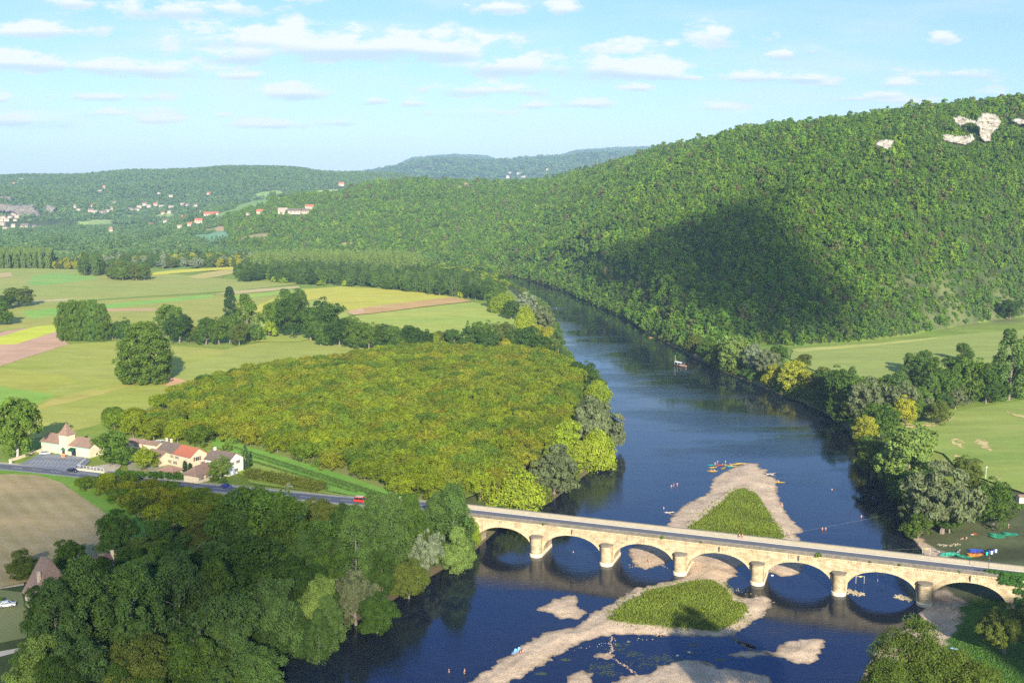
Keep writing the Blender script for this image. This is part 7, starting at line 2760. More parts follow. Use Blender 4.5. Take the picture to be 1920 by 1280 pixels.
# walkers on the bridge
person('walk', BP(63.4, V1 - 1.1, ZD + .12), BANG + math.pi / 2 + 3.1, "left of two bare-chested walkers on the far pavement of the bridge", shorts=BLK, group='walkers on the bridge')
person('walk', BP(64.3, V1 - .9, ZD + .12), BANG + math.pi / 2 + 3.0, "right of two bare-chested walkers on the far pavement of the bridge", shorts=RED, group='walkers on the bridge')
person('walk', BP(136.0, V0 + 1.6, ZD + .12), BANG + 1.2, "person in a reddish top walking by the lamp post at the bridge's right end", shirt=(0.6, 0.15, 0.08), shorts=WHT)
# bathers above the bridge
wade(1259, 914, .35, "left of three bathers standing close together left of the long gravel bar", 2.8, group='three bathers')
wade(1263.5, 912, .35, "middle of three bathers standing close together left of the long gravel bar", 1.4, shorts=RED, group='three bathers')
wade(1270, 911, .3, "right of three bathers standing close together left of the long gravel bar", .4, shorts=BLK, group='three bathers')
wade(1244.5, 953, .9, "lone bather deep in the water left of the gravel bar", 1.0, shorts=WHT)
wade(1542, 994, .5, "left of a pair of bathers right of the gravel bar near the bridge", .5, shorts=RED, group='pair of bathers')
wade(1548, 994, .5, "right of a pair of bathers right of the gravel bar near the bridge", -.5, shorts=BLK, group='pair of bathers')
wade(1615, 971, .5, "lone bather wading near the rope on the right side of the river", .2)
wade(1560, 918, 1.1, "lone swimmer upright in the river right of the gravel bar", .2)
wade(871, 1262, .4, "dark figure wading at the bottom of the picture beside the shaded bank", 1.0, shirt=BLK, shorts=BLK)
wade(842, 1260, .7, "small dark figure in deeper water at the bottom of the picture", 1.9, shirt=(.1, .1, .12))
wade(1693, 984, .2, "figure standing in the shallows below the right-bank willow", 1.0, shorts=BLU)
wade(1075, 1035, 1.15, "swimmer whose head shows in the water seen through the second arch", 1.0)
for i, (px, py, lab, kw) in enumerate(((1466, 946, "person sitting at the water's edge on the right side of the gravel bar", dict(shorts=RED)), (1467, 948.5, "person in white sitting beside the one at the gravel bar's right edge", dict(shirt=WHT)),
                                       (1217, 1053, "person sitting on the sunlit gravel seen through the third arch", dict(shorts=PNK)), (1210, 1033, "person in red sitting in the shade seen through the third arch", dict(shirt=RED)), (1222, 1034, "person in white sitting in the shade seen through the third arch", dict(shirt=WHT)),
                                       (976, 1224, "sunbather in dark clothes beside the blue loungers", dict(shirt=BLK)), (980, 1222.5, "second sunbather, right of the one in dark clothes by the blue loungers", dict(shorts=RED)),
                                       (1805, 1011, "person in white sitting on the right-bank beach below the willow", dict(shirt=WHT)), (1812, 1010, "bare-backed person sitting on the right-bank beach", dict()),
                                       (1798, 1236, "person in dark top sitting on the shaded lawn at the bottom right", dict(shirt=BLK)), (1801, 1239, "person in white sitting on the shaded lawn at the bottom right", dict(shirt=WHT)),
                                       (1745, 986, "person sitting under the right-bank willow", dict(shirt=WHT)))):
    x, y, z = on_ray(px, py)
    person('sit', (x, y, max(z, 0.02)), .8 + i, lab, **kw)
person('stand', (lambda p: p)(on_ray(1891, 990)), 1.0, "person in white standing under the dark tree on the right beach", shirt=WHT)
i, d, nn = road_at(677)
x, y, z = on_ray(677, 962)
person('walk', (x, y, z), .5, "person in white walking on the path below the road near the red van", shirt=WHT)

# ------------------------------------------------------------------ boats
KAY = {}


def kayak(loc, rz, col, label, L=4.3, W=.74, group=None, name='kayak', tilt=0.0, roll=0.0):
    key = (round(L, 1), round(W, 2))
    e = empty(name, loc, rz, label, 'kayak' if name == 'kayak' else 'canoe', group)
    e.rotation_euler = (roll, tilt, rz)
    if key not in KAY:
        b_ = MB()
        ns, nr_ = 16, 9
        for i in range(ns + 1):
            t = i / ns * 2 - 1
            w = W / 2 * max(0.02, (1 - abs(t) ** 2.3)) ** .75
            sheer = .14 * t * t
            for j in range(nr_):
                a = math.pi * j / (nr_ - 1)
                b_.v.append((t * L / 2, -math.cos(a) * w, .26 + sheer - math.sin(a) * (.26 * max(.25, 1 - abs(t) ** 3))))
        for i in range(ns):
            for j in range(nr_ - 1):
                a = i * nr_ + j
                b_.f.append((a, a + nr_, a + nr_ + 1, a + 1))
        # deck: two ends closed, open cockpit
        for i in range(ns):
            a = i * nr_
            if 4 <= i < 12 and i not in (7, 8):
                continue
            b_.f.append((a, a + nr_ - 1, a + 2 * nr_ - 1, a + nr_))
        hull = b_.build('hull', None)
        c_ = MB()
        for cx in (-.9, .9):
            ring = [(cx * L / 4.3 + .48 * math.cos(t) * L / 4.3 * .9, W * .33 * math.sin(t), .33) for t in [k * math.pi / 6 for k in range(13)]]
            c_.tube(ring, .035, 5, caps=False)
            c_.box((cx * L / 4.3 - .2, 0, .14), (.4, .36, .08))
            c_.box((cx * L / 4.3 - .4, 0, .3), (.06, .34, .3))
        ck = c_.build('seat', None)
        KAY[key] = (hull.data, ck.data)
        bpy.data.objects.remove(hull)
        bpy.data.objects.remove(ck)
        for me in KAY[key]:
            me.materials.append(TYRE)
    for nm, me, m_ in (('hull', KAY[key][0], col), ('seat', KAY[key][1], mat("seat_black", (0.05, 0.05, 0.06), rough=.7))):
        o = bpy.data.objects.new(nm, me)
        C.objects.link(o)
        o.parent = e
        o.material_slots[0].link = 'OBJECT'
        o.material_slots[0].material = m_
    return e


def paddle(loc, rz, label, tilt=.25):
    b_ = MB().tube([(-1.0, 0, 0), (1.0, 0, 0)], .018, 6)
    for sg in (-1, 1):
        b_.box((sg * 1.1, 0, 0), (.42, .17, .02))
    o = b_.build('paddle', BLACKP)
    o.location = loc
    o.rotation_euler = (0, tilt, rz)
    return tag(o, label, 'paddle')


KY = paint("yellow_plastic", (0.85, 0.55, 0.01), .4)
KT = paint("turquoise_plastic", (0.01, 0.50, 0.48), .4)
KR = paint("orange_plastic", (0.75, 0.13, 0.03), .4)
KG = paint("green_plastic", (0.01, 0.32, 0.16), .4)
KG2 = paint("pale_green_plastic", (0.05, 0.50, 0.32), .4)
KB = paint("blue_plastic", (0.02, 0.10, 0.60), .4)
KO = paint("amber_plastic", (0.80, 0.33, 0.02), .4)
KP = paint("purple_plastic", (0.25, 0.02, 0.10), .4)
fleet = [(1334, 871.5, .25, KT, "turquoise kayak, leftmost of the cluster above the gravel bar", 4.0), (1348, 871.5, -.35, KR, "orange-red kayak in the cluster above the gravel bar", 3.8), (1337, 876, .35, KY, "yellow kayak in the middle left of the cluster above the gravel bar", 4.2),
         (1336, 883, -.05, KY, "yellow kayak lowest in the cluster above the gravel bar", 4.6), (1356, 877.5, .8, KY, "short-looking yellow kayak turned towards the bar in the middle of the cluster", 3.9),
         (1368, 874.5, 0, KT, "small turquoise kayak beside the tip of the bar", 3.6), (1362, 871.5, -.6, KY, "yellow kayak behind the small turquoise one", 4.2), (1372, 873, -.25, KY, "yellow kayak between the turquoise one and the beached pair", 4.2),
         (1380, 870.5, .1, KY, "yellow kayak beached at the tip of the bar, lower of the pair", 4.4), (1389, 869, -.1, KY, "yellow kayak beached at the tip of the bar, upper of the pair", 4.6), (1461, 903.5, -.3, KY, "long yellow kayak moored on the right side of the bar", 4.6)]
for (px, py, rz, c_, lab, L_) in fleet:
    x, y = G(px, py, 0.1)
    kayak((x, y, -.03 if px < 1375 or px > 1450 else .12), rz, c_, lab, L_)
for i, (px, py, po, lab, kw) in enumerate(((1341, 871.5, 'stand', "bather standing in the middle of the kayak cluster, left of two", dict(shorts=RED)), (1345.5, 868.5, 'stand', "bather standing in the middle of the kayak cluster, right of two", dict(shirt=WHT)),
                                           (1360, 868.5, 'stand', "person in a white shirt standing in the water behind the yellow kayaks", dict(shirt=WHT)))):
    x, y = G(px, py, 0)
    person(po, (x, y, -.35), i, lab, **kw)
for i, (px, py, lab, kw) in enumerate(((1333, 882.5, "paddler in the lowest yellow kayak, left seat", dict(shirt=PNK)), (1339, 882.5, "paddler in the lowest yellow kayak, right seat", dict(shirt=WHT)), (1368, 871, "paddler in white sitting among the yellow kayaks near the bar", dict(shirt=WHT)), (1370, 872.4, "paddler in red sitting among the yellow kayaks near the bar", dict(shirt=RED)),
                                       (1458.5, 902.8, "paddler in the yellow kayak moored right of the bar", dict(shirt=WHT)))):
    x, y = G(px, py, 0.1)
    person('sit', (x, y, .05), -1.5, lab, **kw)
    if i in (0, 4):
        paddle((x, y + .1, .55), 1.2, "black paddle held by the " + lab.split(',')[0] + (" on the left" if i == 0 else ""))
# far swimmers and paddlers on the bend
for (px, py, c_, lab) in ((992, 553, KR, "tiny orange kayak far upstream by the silver willow"), (1043, 578, KB, "tiny dark kayak far upstream in mid-river"), (1220, 633, KY, "tiny yellow kayak by the far shaded bank")):
    x, y = G(px, py, 0.1)
    kayak((x, y, -.02), .3, c_, lab, 4.2)
    person('sit', (x, y, .05), -1.3, "paddler in the " + lab.replace("tiny ", ""), shirt=WHT)
# canoe racks on the right beach
stack = []
for i, (px, py, rz, c_, L_) in enumerate([(1775, 1041, .05, KG2, 5), (1778, 1040, -.03, KG2, 5), (1782, 1039, .02, KG2, 5), (1786, 1040, .1, KG2, 5), (1780, 1037, .12, KG2, 5)]):
    x, y, z = on_ray(px, py + 1)
    kayak((x, y, z + .05 + .1 * (i % 2)), rz, c_, "%s of five mint green canoes lying side by side on the beach" % ["leftmost", "second from left", "middle", "nearest the right end", "rearmost"][i], L_, .9, 'mint green canoes', 'canoe', roll=.25)
for (px, py, c_, nm, n_, ang, grp) in ((1828, 1034, KB, "blue", 4, -.08, 'blue kayaks'), (1826, 1042, KO, "amber", 4, -.05, 'amber kayaks'), (1832, 1039, KP, "purple", 2, -.1, 'purple kayaks'), (1806, 1045, KG, "green", 3, -.35, 'green kayaks near the bridge'),
                                      (1868, 1006, KG, "dark green", 6, -.35, 'dark green canoes'), (1893, 1003, KG, "upper dark green", 4, -.3, 'upper dark green canoes')):
    for i in range(n_):
        x, y, z = on_ray(px + (i % 3) * 2, py + (i - n_ / 2) * 1.3)
        kayak((x, y, z + .05), ang + .04 * i, c_, "%s from the front, %s kayak in the rows on the right beach" % (["fourth", "third", "second", "first", "fifth", "sixth"][i] if n_ == 4 else ORD[n_ - 1 - i], nm), 4.6, .72, grp, roll=.15)
for i, (px, py) in enumerate(((1762, 1036), (1797, 1035))):
    x, y, z = on_ray(px, py)
    kayak((x, y, z + .1), .9 - 1.8 * (1 - i), WHP, ["white kayak standing out left of the mint green canoes", "white kayak standing out right of the mint green canoes"][i], 3.8, .7)
# blue and white barrels / life-jacket stands
for i, (px, py, c_) in enumerate(((1855, 1037, KB), (1859, 1038, WHP), (1862, 1036, KB), (1867, 1035, WHP), (1850, 1040, KT))):
    x, y, z = on_ray(px, py)
    e = empty("barrel", (x, y, z), 0, "%s barrel standing on the beach, %s from the left" % (["blue", "white", "blue", "white", "turquoise"][i], ["second", "third", "fourth", "fifth", "first"][i]), 'barrel')
    MB().lathe([(0, 0), (.32, 0), (.36, .25), (.36, .9), (.32, 1.15), (0, 1.15)], n=12).build("drum", c_, e)
    MB().lathe([(0, 1.15), (.34, 1.15), (.34, 1.24), (0, 1.24)], n=12).build("lid", TYRE, e)
# towels
for i, (px, py, c_, lab) in enumerate(((1824, 1002, WHP, "white towel spread on the right beach"), (1828, 1001, KR, "orange towel spread beside the white one on the right beach"), (1789, 1216, paint("pale_blue_cloth", (0.45, 0.6, 0.7), .8), "pale blue towel on the shaded lawn at the bottom right"))):
    x, y, z = on_ray(px, py)
    b_ = MB()
    n = 8
    for a in range(n + 1):
        for c2 in range(2):
            b_.v.append((-.9 + 1.8 * a / n, -.5 + c2 * 1.0, .06 + .03 * math.sin(a * 2.1 + c2)))
    for a in range(n):
        b_.f.append((a * 2, a * 2 + 2, a * 2 + 3, a * 2 + 1))
    o = b_.build("towel", c_)
    o.location = (x, y, z + .05)
    o.rotation_euler = (0, 0, .5 + i)
    tag(o, lab, 'towel')
# blue deck loungers on the lower bar
for i, (px, py) in enumerate(((964.5, 1224), (971, 1221))):
    x, y, z = on_ray(px, py)
    e = empty("deck_chair", (x, y, z), 2.6, ["left of two sky-blue loungers on the lower gravel bar", "right of two sky-blue loungers on the lower gravel bar"][i], 'lounger', 'two blue loungers')
    b_ = MB().box((0, .35, .3), (.65, 1.3, .04))
    b_.build("seat", paint("sky_cloth", (0.18, 0.42, 0.85), .8), e)
    b_ = MB()
    b_.add([(-.32, -.3, .3), (.32, -.3, .3), (.32, -.75, .95), (-.32, -.75, .95), (-.32, -.33, .26), (.32, -.33, .26), (.32, -.78, .91), (-.32, -.78, .91)], [(0, 1, 2, 3), (7, 6, 5, 4), (0, 4, 5, 1), (2, 6, 7, 3), (1, 5, 6, 2), (3, 7, 4, 0)])
    b_.build("backrest", MATS["sky_cloth"], e)
    for sx in (-.3, .3):
        MB().tube([(sx, .9, 0), (sx, -.2, .3)], .02, 5).build("leg", FRAMEM, e)
        MB().tube([(sx, -.5, 0), (sx, .3, .3)], .02, 5).build("leg", FRAMEM, e)

# wooden passenger boat under a white canopy
WOODB = mat("dark_boat_wood", (0.10, 0.06, 0.04), (0.16, 0.10, 0.06), 2.0, .7, coords='obj')
x, y = G(1275, 686, 0)
gb = empty("passenger_boat", (x, y, 0), -1.05, "flat wooden passenger boat with white canopy, brown oar and mast in mid-river", 'boat')
b = MB()
LB, WB_ = 13.0, 3.2
n = 12
for i in range(n + 1):
    t = i / n * 2 - 1
    w = WB_ / 2 * (1 - abs(t) ** 3 * .55)
    sh = .7 + .5 * abs(t) ** 3
    b.v += [(t * LB / 2, -w, sh), (t * LB / 2, -w * .8, -.25 + .4 * abs(t) ** 4), (t * LB / 2, w * .8, -.25 + .4 * abs(t) ** 4), (t * LB / 2, w, sh), (t * LB / 2, w - .15, sh), (t * LB / 2, w * .75, .15 + .3 * abs(t) ** 4), (t * LB / 2, -w * .75, .15 + .3 * abs(t) ** 4), (t * LB / 2, -w + .15, sh)]
for i in range(n):
    for j in range(8):
        j2 = (j + 1) % 8
        b.f.append((i * 8 + j, i * 8 + 8 + j, i * 8 + 8 + j2, i * 8 + j2))
b.f.append(tuple(range(8)))
b.f.append(tuple(reversed(range(n * 8, n * 8 + 8))))
b.build("hull", WOODB, gb)
for sg in (-1, 1):
    MB().box((1.5, sg * 1.05, .45), (7.5, .4, .1)).build("bench", WOODB, gb)
for x0 in (-4.2, -.6):
    b = MB()
    for i in range(7):
        a = -1 + i / 3
        b.v += [(x0, a * 1.55, 2.75 - .28 * a * a), (x0 + 3.4, a * 1.55, 2.75 - .28 * a * a), (x0, a * 1.55, 2.70 - .28 * a * a), (x0 + 3.4, a * 1.55, 2.70 - .28 * a * a)]
    for i in range(6):
        k = i * 4
        b.f += [(k, k + 4, k + 5, k + 1), (k + 2, k + 3, k + 7, k + 6)]
    b.f += [(0, 1, 3, 2), (24, 26, 27, 25)]
    b.build("canopy", paint("white_canvas", (0.85, 0.85, 0.84), .8), gb)
    for sx in (0.05, 3.35):
        for sg in (-1, 1):
            MB().tube([(x0 + sx, sg * 1.5, .6), (x0 + sx, sg * 1.5, 2.5)], .04, 6).build("post", FRAMEM, gb)
MB().tube([(-5.2, 0, .2), (-5.2, 0, 6.8)], [.09, .05], 8).build("mast", FRAMEM, gb)
MB().tube([(-3.6, .2, 2.2), (-7.6, 2.2, 3.8)], [.1, .12], 8).build("steering_oar", mat("oar_wood", (0.45, 0.24, 0.10), (0.36, 0.18, 0.07), 3, .7), gb)
MB().box((5.9, 0, .8), (.5, 1.6, .2)).build("foredeck", FRAMEM, gb)
gm_ = Matrix.Translation(Vector((x, y, 0))) @ Matrix.Rotation(-1.05, 4, 'Z')
kk = 0
for sx in (0.2, 1.0, 1.8, 2.6, 3.4, 4.2):
    for sg in (-1, 1):
        p_ = gm_ @ Vector((sx, sg * 1.05, .0))
        kk += 1
        person('bench', tuple(p_), -1.05 + (math.pi if sg > 0 else 0), "passenger in %s, %s bench of the wooden boat, seat %s from the bow" % (["white", "pink", "red", "pale blue"][kk % 4], "left" if sg > 0 else "right", ORD[5 - (kk - 1) // 2]),
               shirt=[WHT, PNK, RED, (0.3, 0.45, 0.6)][kk % 4], group='passengers of the wooden boat')
p_ = gm_ @ Vector((-4.9, 0.5, .15))
person('stand', tuple(p_), .5, "boatman in a dark shirt standing at the stern of the wooden boat", shirt=BLK, shorts=BLK)

# ------------------------------------------------------------------ driftwood, stones, buoys, gates
DRIFT = mat("driftwood", (0.36, 0.24, 0.17), (0.46, 0.35, 0.27), 2, .9)


def branchy(name, loc, n, L, m, label, seed=0, up=.35, cat='driftwood'):
    rr_ = random.Random(seed)
    b_ = MB()
    for i in range(n):
        a = rr_.uniform(0, 6.28)
        l_ = L * rr_.uniform(.5, 1)
        p1 = (math.cos(a) * l_ * .5, math.sin(a) * l_ * .5, l_ * up * rr_.uniform(.3, 1.2))
        p2 = (math.cos(a + .3) * l_, math.sin(a + .3) * l_, l_ * up * rr_.uniform(-.1, 1.3))
        b_.tube([(0, 0, 0), p1, p2], [L * .035, L * .022, L * .006], 6)
    b_.tube([(-L * .4, 0, -.1), (L * .5, L * .1, .1)], [L * .05, L * .04], 8)
    o = b_.build(name, m)
    o.location = loc
    return tag(o, label, cat)


branchy("fallen_tree", G(1310, 672, 0) + (.2,), 14, 6.5, DRIFT, "tangle of brown fallen tree roots in the water behind the passenger boat", 4, .5)
branchy("driftwood", G(1254, 961, 0) + (.1,), 7, 3.2, mat("pale_driftwood", (0.62, 0.5, 0.38), (0.5, 0.4, 0.3), 2), "pale driftwood at the left tip of the long gravel bar", 5, .1)
branchy("driftwood", G(1443, 889, 0) + (.1,), 6, 3.6, MATS["pale_driftwood"], "pale driftwood at the upper right tip of the long gravel bar", 6, .1)
branchy("driftwood", G(1238, 1190, 0) + (.2,), 8, 2.6, DRIFT, "driftwood lying at the lower edge of the bar below the grass", 9, .15)
branchy("driftwood", G(1700, 992, 0) + (.4,), 6, 3.4, DRIFT, "branch reaching out from the right beach into the water", 12, .1)
branchy("dead_tree", (lambda p: (p[0], p[1], p[2]))(on_ray(1165, 790)), 9, 4.5, mat("red_twigs", (0.22, 0.12, 0.10), (0.3, 0.18, 0.14), 2), "reddish bare branches hanging over the water beside the orchard", 14, .3)
# the bare white trees of the shaded wood
for i, (px, py, hp, seed, lab) in enumerate(((418, 1230, 60, 3, "dead white trunk with bare boughs in the middle of the shaded wood"), (155, 1085, 40, 8, "bare grey bushy tree behind the steep-roofed house"), (514, 1180, 34, 12, "second dead white trunk, right of the larger one in the shaded wood"))):
    x, y = G(px, py, 9)
    zc = pxm(y, 9)
    h_ = hp / zc
    rr_ = random.Random(seed)
    e = empty("dead_tree", (x, y - 4, tz(x, y - 4)), 0, lab, 'dead tree')
    off_ = 9 if i == 0 else 6
    MB().tube([(0, 0, -1), (.2, 0, off_ * .5), (.5, .1, off_)], [.5, .4, .28], 8).build("trunk", BARK_DEAD, e)
    for k in range(9):
        a = rr_.uniform(0, 6.28)
        z0 = off_ * rr_.uniform(.45, 1)
        l_ = h_ * rr_.uniform(.25, .5)
        MB().tube([(.4, 0, z0), (math.cos(a) * l_ * .6, math.sin(a) * l_ * .6, z0 + l_ * .6), (math.cos(a) * l_, math.sin(a) * l_, z0 + l_ * rr_.uniform(.6, 1.5))], [.16, .09, .03], 6).build("branch", BARK_DEAD, e)
# big log near the lower islands
o = MB().tube([(-2.4, 0, .15), (0, .1, .25), (2.6, 0, .2)], [.32, .38, .28], 10).build("log", mat("wet_log", (0.05, 0.04, 0.035), (0.08, 0.06, 0.05), 2, .6))
o.location = G(1400, 1208, 0) + (0,)
o.rotation_euler = (0, 0, -.75)
tag(o, "dark wet log lying between the long bar and the small island", 'log')


def stones(name, line_px, n, spread, smin, smax, m, label, z0=0.05, seed=0, kind='stuff'):
    rr_ = random.Random(seed)
    b_ = MB()
    pts_ = [G(px, py, 0.1) for px, py in line_px]
    for i in range(n):
        k = rr_.uniform(0, len(pts_) - 1.001)
        j = int(k)
        f = k - j
        x_ = pts_[j][0] * (1 - f) + pts_[j + 1][0] * f + rr_.gauss(0, spread)
        y_ = pts_[j][1] * (1 - f) + pts_[j + 1][1] * f + rr_.gauss(0, spread)
        r_ = rr_.uniform(smin, smax)
        zb = max(0.0, tz(x_, y_)) + z0
        V_ = []
        nn_ = 6
        for lv, (rad_, zz_) in enumerate(((.7, -.5), (1, 0), (.65, .5))):
            for q in range(nn_):
                a = 6.28 * q / nn_ + lv
                kk_ = rr_.uniform(.75, 1.2)
                V_.append((x_ + math.cos(a) * r_ * rad_ * kk_, y_ + math.sin(a) * r_ * rad_ * kk_ * .8, zb + zz_ * r_ * .8))
        V_.append((x_, y_, zb + .62 * r_))
        Fs = []
        for lv in range(2):
            for q in range(nn_):
                q2 = (q + 1) % nn_
                Fs.append((lv * nn_ + q, lv * nn_ + q2, (lv + 1) * nn_ + q2, (lv + 1) * nn_ + q))
        for q in range(nn_):
            Fs.append((2 * nn_ + q, 2 * nn_ + (q + 1) % nn_, 3 * nn_))
        b_.add(V_, Fs)
    o = b_.build(name, m)
    return tag(o, label, None, None, kind)


STN = mat("pale_boulders", (0.42, 0.35, 0.23), (0.24, 0.20, 0.13), 1.5, .9, .05)
stones("rocks", [(1588, 1106), (1600, 1110), (1612, 1113)], 90, .7, .2, .5, STN, "pale rocks in the water behind the fifth pier", seed=1)
stones("rocks", [(1680, 1117), (1695, 1121), (1712, 1123)], 110, .7, .2, .5, STN, "pale rocks in the water left of the last pier", seed=2)
stones("rocks", [(1758, 1022), (1775, 1026), (1800, 1025)], 70, .7, .12, .3, STN, "line of pale stones across the right beach", seed=3)
stones("rocks", [(1150, 1190), (1143, 1205), (1150, 1218), (1138, 1226), (1160, 1240), (1180, 1252), (1196, 1268)], 220, .22, .06, .15, MATS["driftwood"], "thin winding line of stepping stones in the shallows", seed=4)
stones("rocks", [(1284, 1068), (1296, 1050), (1300, 1058)], 24, .8, .2, .5, STN, "stones in the puddle beside the third pier", seed=5)
stones("rocks", [(1370, 1190), (1385, 1202), (1405, 1216), (1440, 1224)], 70, .35, .15, .35, mat("dark_rocks", (0.14, 0.12, 0.10), (0.24, 0.2, 0.16), 1.5), "dark stones strung between the long bar and the small island", seed=6)
stones("rocks", [(1180, 1060), (1236, 1058), (1290, 1075), (1376, 1105), (1446, 1125), (1400, 1175), (1250, 1190), (1060, 1218), (960, 1270)], 260, .7, .08, .2, MATS["pale_boulders"], "scattered pebbles along the edges of the gravel bar", seed=7)
# pond weed just breaking the surface
WEED = mat("pond_weed", (0.09, 0.11, 0.02), (0.03, 0.045, 0.015), 1.2, .5)
rr_ = random.Random(9)
b = MB()
for (px, py, r_) in ((1150, 1215, 2.0), (1165, 1208, 1.4), (1185, 1225, 2.2), (1200, 1245, 3.2), (1225, 1238, 3.2), (1250, 1232, 2.6), (1278, 1240, 2.4), (1300, 1208, 1.1), (1120, 1255, 2.8), (1145, 1262, 2.0), (1295, 1222, 1.2), (1015, 1262, .9), (1350, 1236, 1.0), (1060, 1236, .8), (1130, 1246, 2), (1260, 1242, 3)):
    cx, cy = G(px, py, 0)
    for q in range(46):
        a = rr_.uniform(0, 6.28)
        d_ = r_ * rr_.random() ** .5
        x_, y_ = cx + math.cos(a) * d_ * 1.5, cy + math.sin(a) * d_ * .8
        s_ = rr_.uniform(.08, .38)
        n_ = 6
        ring = [(x_ + math.cos(6.28 * k / n_) * s_ * rr_.uniform(.5, 1.5), y_ + math.sin(6.28 * k / n_) * s_ * rr_.uniform(.4, 1), .006 + .012 * rr_.random()) for k in range(n_)]
        b.add(ring, [tuple(range(n_))])
tag(b.build("pond_weed", WEED), "olive water weed on the shallows below the bar", None, None, 'stuff')

# grass on the bars and lawn: tufts of blades
GRM = leaf_mat("bar_grass_blades", [(0.125, 0.185, 0.028), (0.175, 0.205, 0.03)], 0.1, .35, .7)


def tufts(name, polys, n, h, m, label, seed, cond=None):
    rs_ = np.random.RandomState(seed)
    Vs, Qs, Ts = [], [], []
    for poly in polys:
        xs0 = [p[0] for p in poly]
        ys0 = [p[1] for p in poly]
        X = rs_.uniform(min(xs0), max(xs0), n * 3)
        Y = rs_.uniform(min(ys0), max(ys0), n * 3)
        e_ = sdp(X, Y, poly) + 0.6 * lump(X, Y, 5, 17)
        k = (e_ > -0.4 + rs_.rand(len(X)) * 1.2) | ((e_ > -3) & (rs_.rand(len(X)) < .05))
        X, Y = X[k][:n], Y[k][:n]
        Z = terrain(X, Y)
        tone = np.clip(.5 + .3 * lump(X, Y, 19, 31) + .35 * rs_.normal(size=len(X)), 0, 1)
        m_ = len(X)
        a = rs_.rand(m_) * 6.28
        hh = h * rs_.uniform(.5, 1.3, m_) * (0.7 + .6 * tone)
        w = hh * .38
        lx, ly = np.cos(a) * w, np.sin(a) * w
        ox, oy = rs_.normal(size=m_) * .3 * hh, rs_.normal(size=m_) * .3 * hh
        v = np.stack([np.stack([X - lx, Y - ly, Z - .02], 1), np.stack([X + lx, Y + ly, Z - .02], 1), np.stack([X + lx * .3 + ox, Y + ly * .3 + oy, Z + hh], 1), np.stack([X - lx * .5 + ox, Y - ly * .5 + oy, Z + hh * .8], 1)], 1).reshape(-1, 3)
        Vs.append(v)
        Ts.append(np.repeat(tone * .7 + rs_.rand(m_) * .3, 4))
    v = np.concatenate(Vs)
    me = finish_leaves(name, v, np.arange(len(v)).reshape(-1, 4), np.concatenate(Ts), m)
    o = bpy.data.objects.new(name, me)
    C.objects.link(o)
    return tag(o, label, None, None, 'stuff')


tufts("grass", BGRASS, 30000, .42, GRM, "tall bright grass on the two green patches of the gravel bar", 3)
SHORE = Gp([(1795, 1140), (1810, 1120), (1850, 1110), (1930, 1150), (1960, 1300), (1780, 1290), (1785, 1200)], 2)
tufts("lawn_grass", [SHORE], 9000, .3, leaf_mat("lawn_blades", [(0.08, 0.17, 0.025), (0.10, 0.19, 0.03)], .1), "shaded grass of the lawn below the bridge at the right", 5)

# canoe gates hung over the river, and the lines
ROPE = mat("pale_rope", (0.4, 0.38, 0.33), rough=.8)


def line3(name, A, B, sag, label, r=.009, cat='rope'):
    A, B = Vector(A), Vector(B)
    pts_ = []
    for i in range(25):
        t = i / 24
        p = A.lerp(B, t)
        p.z -= sag * 4 * t * (1 - t)
        pts_.append(p)
    return tag(MB().tube(pts_, r, 4).build(name, ROPE), label, cat)


for i, (px, py) in enumerate(((1613, 1080), (1654, 1076), (1737, 1028 + 0))):
    x, y = G(px, py, 2.6)
    e = empty("slalom_gate", (x, y, 2.6), .0, ["white canoe gate with yellow board seen through the sixth arch, left of two", "white canoe gate with yellow board seen through the sixth arch, right of two", "white canoe gate with yellow board above the right beach shallows"][i], 'gate')
    MB().box((0, 0, 0), (2.6, .06, .06)).build("crossbar", WHITE, e)
    MB().box((.1, -.04, -.05), (.62, .05, .36)).build("board", paint("yellow_board", (0.85, 0.50, 0.02), .6), e)
    for sg in (-1, 1):
        pb = MB()
        for k in range(6):
            pb.box((sg * 1.25, 0, -.25 - k * .36), (.09, .09, .2))
        pb.build("pole", WHITE, e)
line3("rope", G(1500, 996, .5) + (.5,), G(1705, 955, 2) + (2.0,), .3, "thin pale rope from the long bar to the right bank above the bridge")
line3("rope", G(1560, 1005 + 28, 3) + (2.9,), G(1775, 1028, 2.5) + (2.9,), .1, "pale rope carrying the canoe gates just above the bridge")
for i, (px, py) in enumerate(((1448, 1078), (1299, 1056), (1292, 1222), (1270, 1228))):
    x, y = G(px, py, 0.1)
    o = MB().lathe([(0, -.1), (.3, -.05), (.34, .1), (.2, .28), (0, .32)], n=10).build("buoy", WHITE)
    o.location = (x, y, max(.0, tz(x, y)) + .02)
    o.scale = (1.4, .8, .8)
    tag(o, ["white float drifting behind the fourth pier", "white float by the third pier puddle", "white float in the shallows above the bottom gravel patch", "small white float left of the one near the bottom gravel patch"][i], 'buoy')

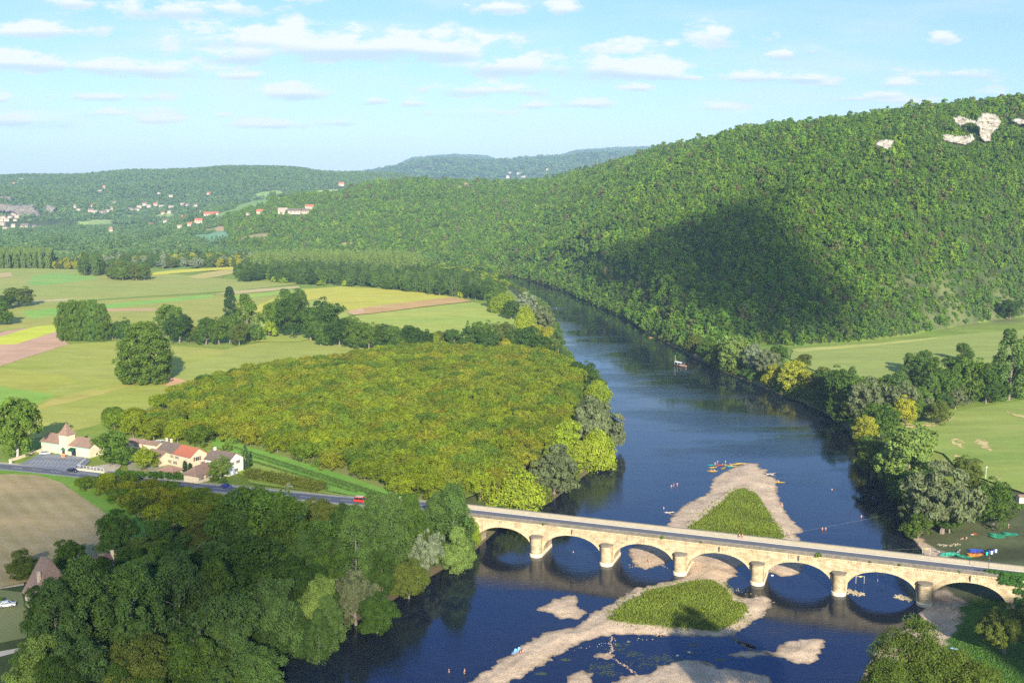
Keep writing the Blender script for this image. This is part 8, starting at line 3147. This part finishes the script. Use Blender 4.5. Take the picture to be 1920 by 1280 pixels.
# ------------------------------------------------------------------ unseen torn clouds added behind the viewer to shade the hill and foreground
def shade_cloud(shp, zg, height, p0, p1, reach, seed, y0=600, flat=False):
    cp = []
    for (px, py) in shp:
        p_ = on_ray(px, py, y0) if not flat else G(px, py, zg) + (zg,)
        k_ = (height - p_[2]) / TO_SUN.z
        cp.append((p_[0] + TO_SUN.x * k_, p_[1] + TO_SUN.y * k_))
    rr_ = random.Random(seed)
    x0, x1 = min(p[0] for p in cp), max(p[0] for p in cp)
    y0_, y1_ = min(p[1] for p in cp), max(p[1] for p in cp)
    nx_ = int((x1 - x0 + 60) / 6)
    ny_ = int((y1_ - y0_ + 60) / 6)
    gx2, gy2 = np.meshgrid(np.linspace(x0 - 30, x1 + 30, nx_), np.linspace(y0_ - 30, y1_ + 30, ny_))
    sd_ = sdp(gx2, gy2, cp) + 9 * lump(gx2, gy2, 110, 33) + 6 * lump(gx2, gy2, 45, 35)
    b2 = MB()
    idx = {}
    for j in range(ny_):
        for i in range(nx_):
            th_ = math.sqrt(max(0.0, sd_[j, i])) * 4.0
            idx[j, i] = len(b2.v)
            b2.v.append((gx2[j, i], gy2[j, i], height + th_ + (6 * math.sin(i * 1.3) * math.cos(j * 1.1) if th_ > 8 else 0)))
            b2.v.append((gx2[j, i], gy2[j, i], height - th_ * .25))
    for j in range(ny_ - 1):
        for i in range(nx_ - 1):
            m4 = min(sd_[j, i], sd_[j + 1, i], sd_[j, i + 1], sd_[j + 1, i + 1])
            if m4 > 0 and rr_.random() < p0 + p1 * min(1, m4 / reach):          # thin, torn cloud: random holes soften the added shade
                a, c, d, e2 = idx[j, i], idx[j, i + 1], idx[j + 1, i + 1], idx[j + 1, i]
                b2.f.append((a, c, d, e2))
                b2.f.append((e2 + 1, d + 1, c + 1, a + 1))
    cl = b2.build("added_shade_cloud", mat("cloud_white", (0.85, 0.85, 0.86), (0.8, 0.8, 0.82), .01, 1.0), smooth=True)
    return tag(cl, kind='structure')


shade_cloud([(1470, 350), (1520, 430), (1590, 510), (1650, 590), (1560, 632), (1440, 652), (1330, 640), (1240, 612), (1160, 570), (1060, 535), (1090, 500), (1200, 465), (1300, 430), (1400, 385)], 0, 1000.0, .15, .70, 50, 2)
shade_cloud([(-260, 925), (0, 930), (120, 935), (260, 925), (420, 925), (560, 935), (700, 945), (800, 965), (868, 1000), (890, 1060), (800, 1180), (640, 1330), (420, 1500), (-400, 1500)], 12, 900.0, 0.12, .48, 70, 4, flat=True)

# unseen trees added on the hill crest to fray the edge of its shade
rs = np.random.RandomState(61)
CX_ = rs.uniform(165, 400, 120)
CY_ = rs.uniform(-26, -13, 120)
CZ_ = rs.uniform(112, 118, 120)
sz_ = rs.uniform(.5, 1.0, len(CX_))
woodland("shade_fray_trees", np.stack([CX_, CY_, CZ_], 1), np.stack([sz_, sz_, sz_ * 1.2], 1), protos, "trees along the crest of the castle hill behind the viewer", 71)

# ------------------------------------------------------------------ haze: the air of the valley
hz = MB().box((0, 6800, 285), (15500, 14800, 590)).build("haze")
m, t, o = new_mat("haze_air")
pv = t.nodes.new("ShaderNodeVolumePrincipled")
pv.inputs['Color'].default_value = (0.50, 0.74, 1.0, 1)
pv.inputs['Density'].default_value = 0.7e-4
pv.inputs['Anisotropy'].default_value = 0.0
t.links.new(pv.outputs[0], o.inputs['Volume'])
hz.data.materials.append(m)
tag(hz, kind='stuff')
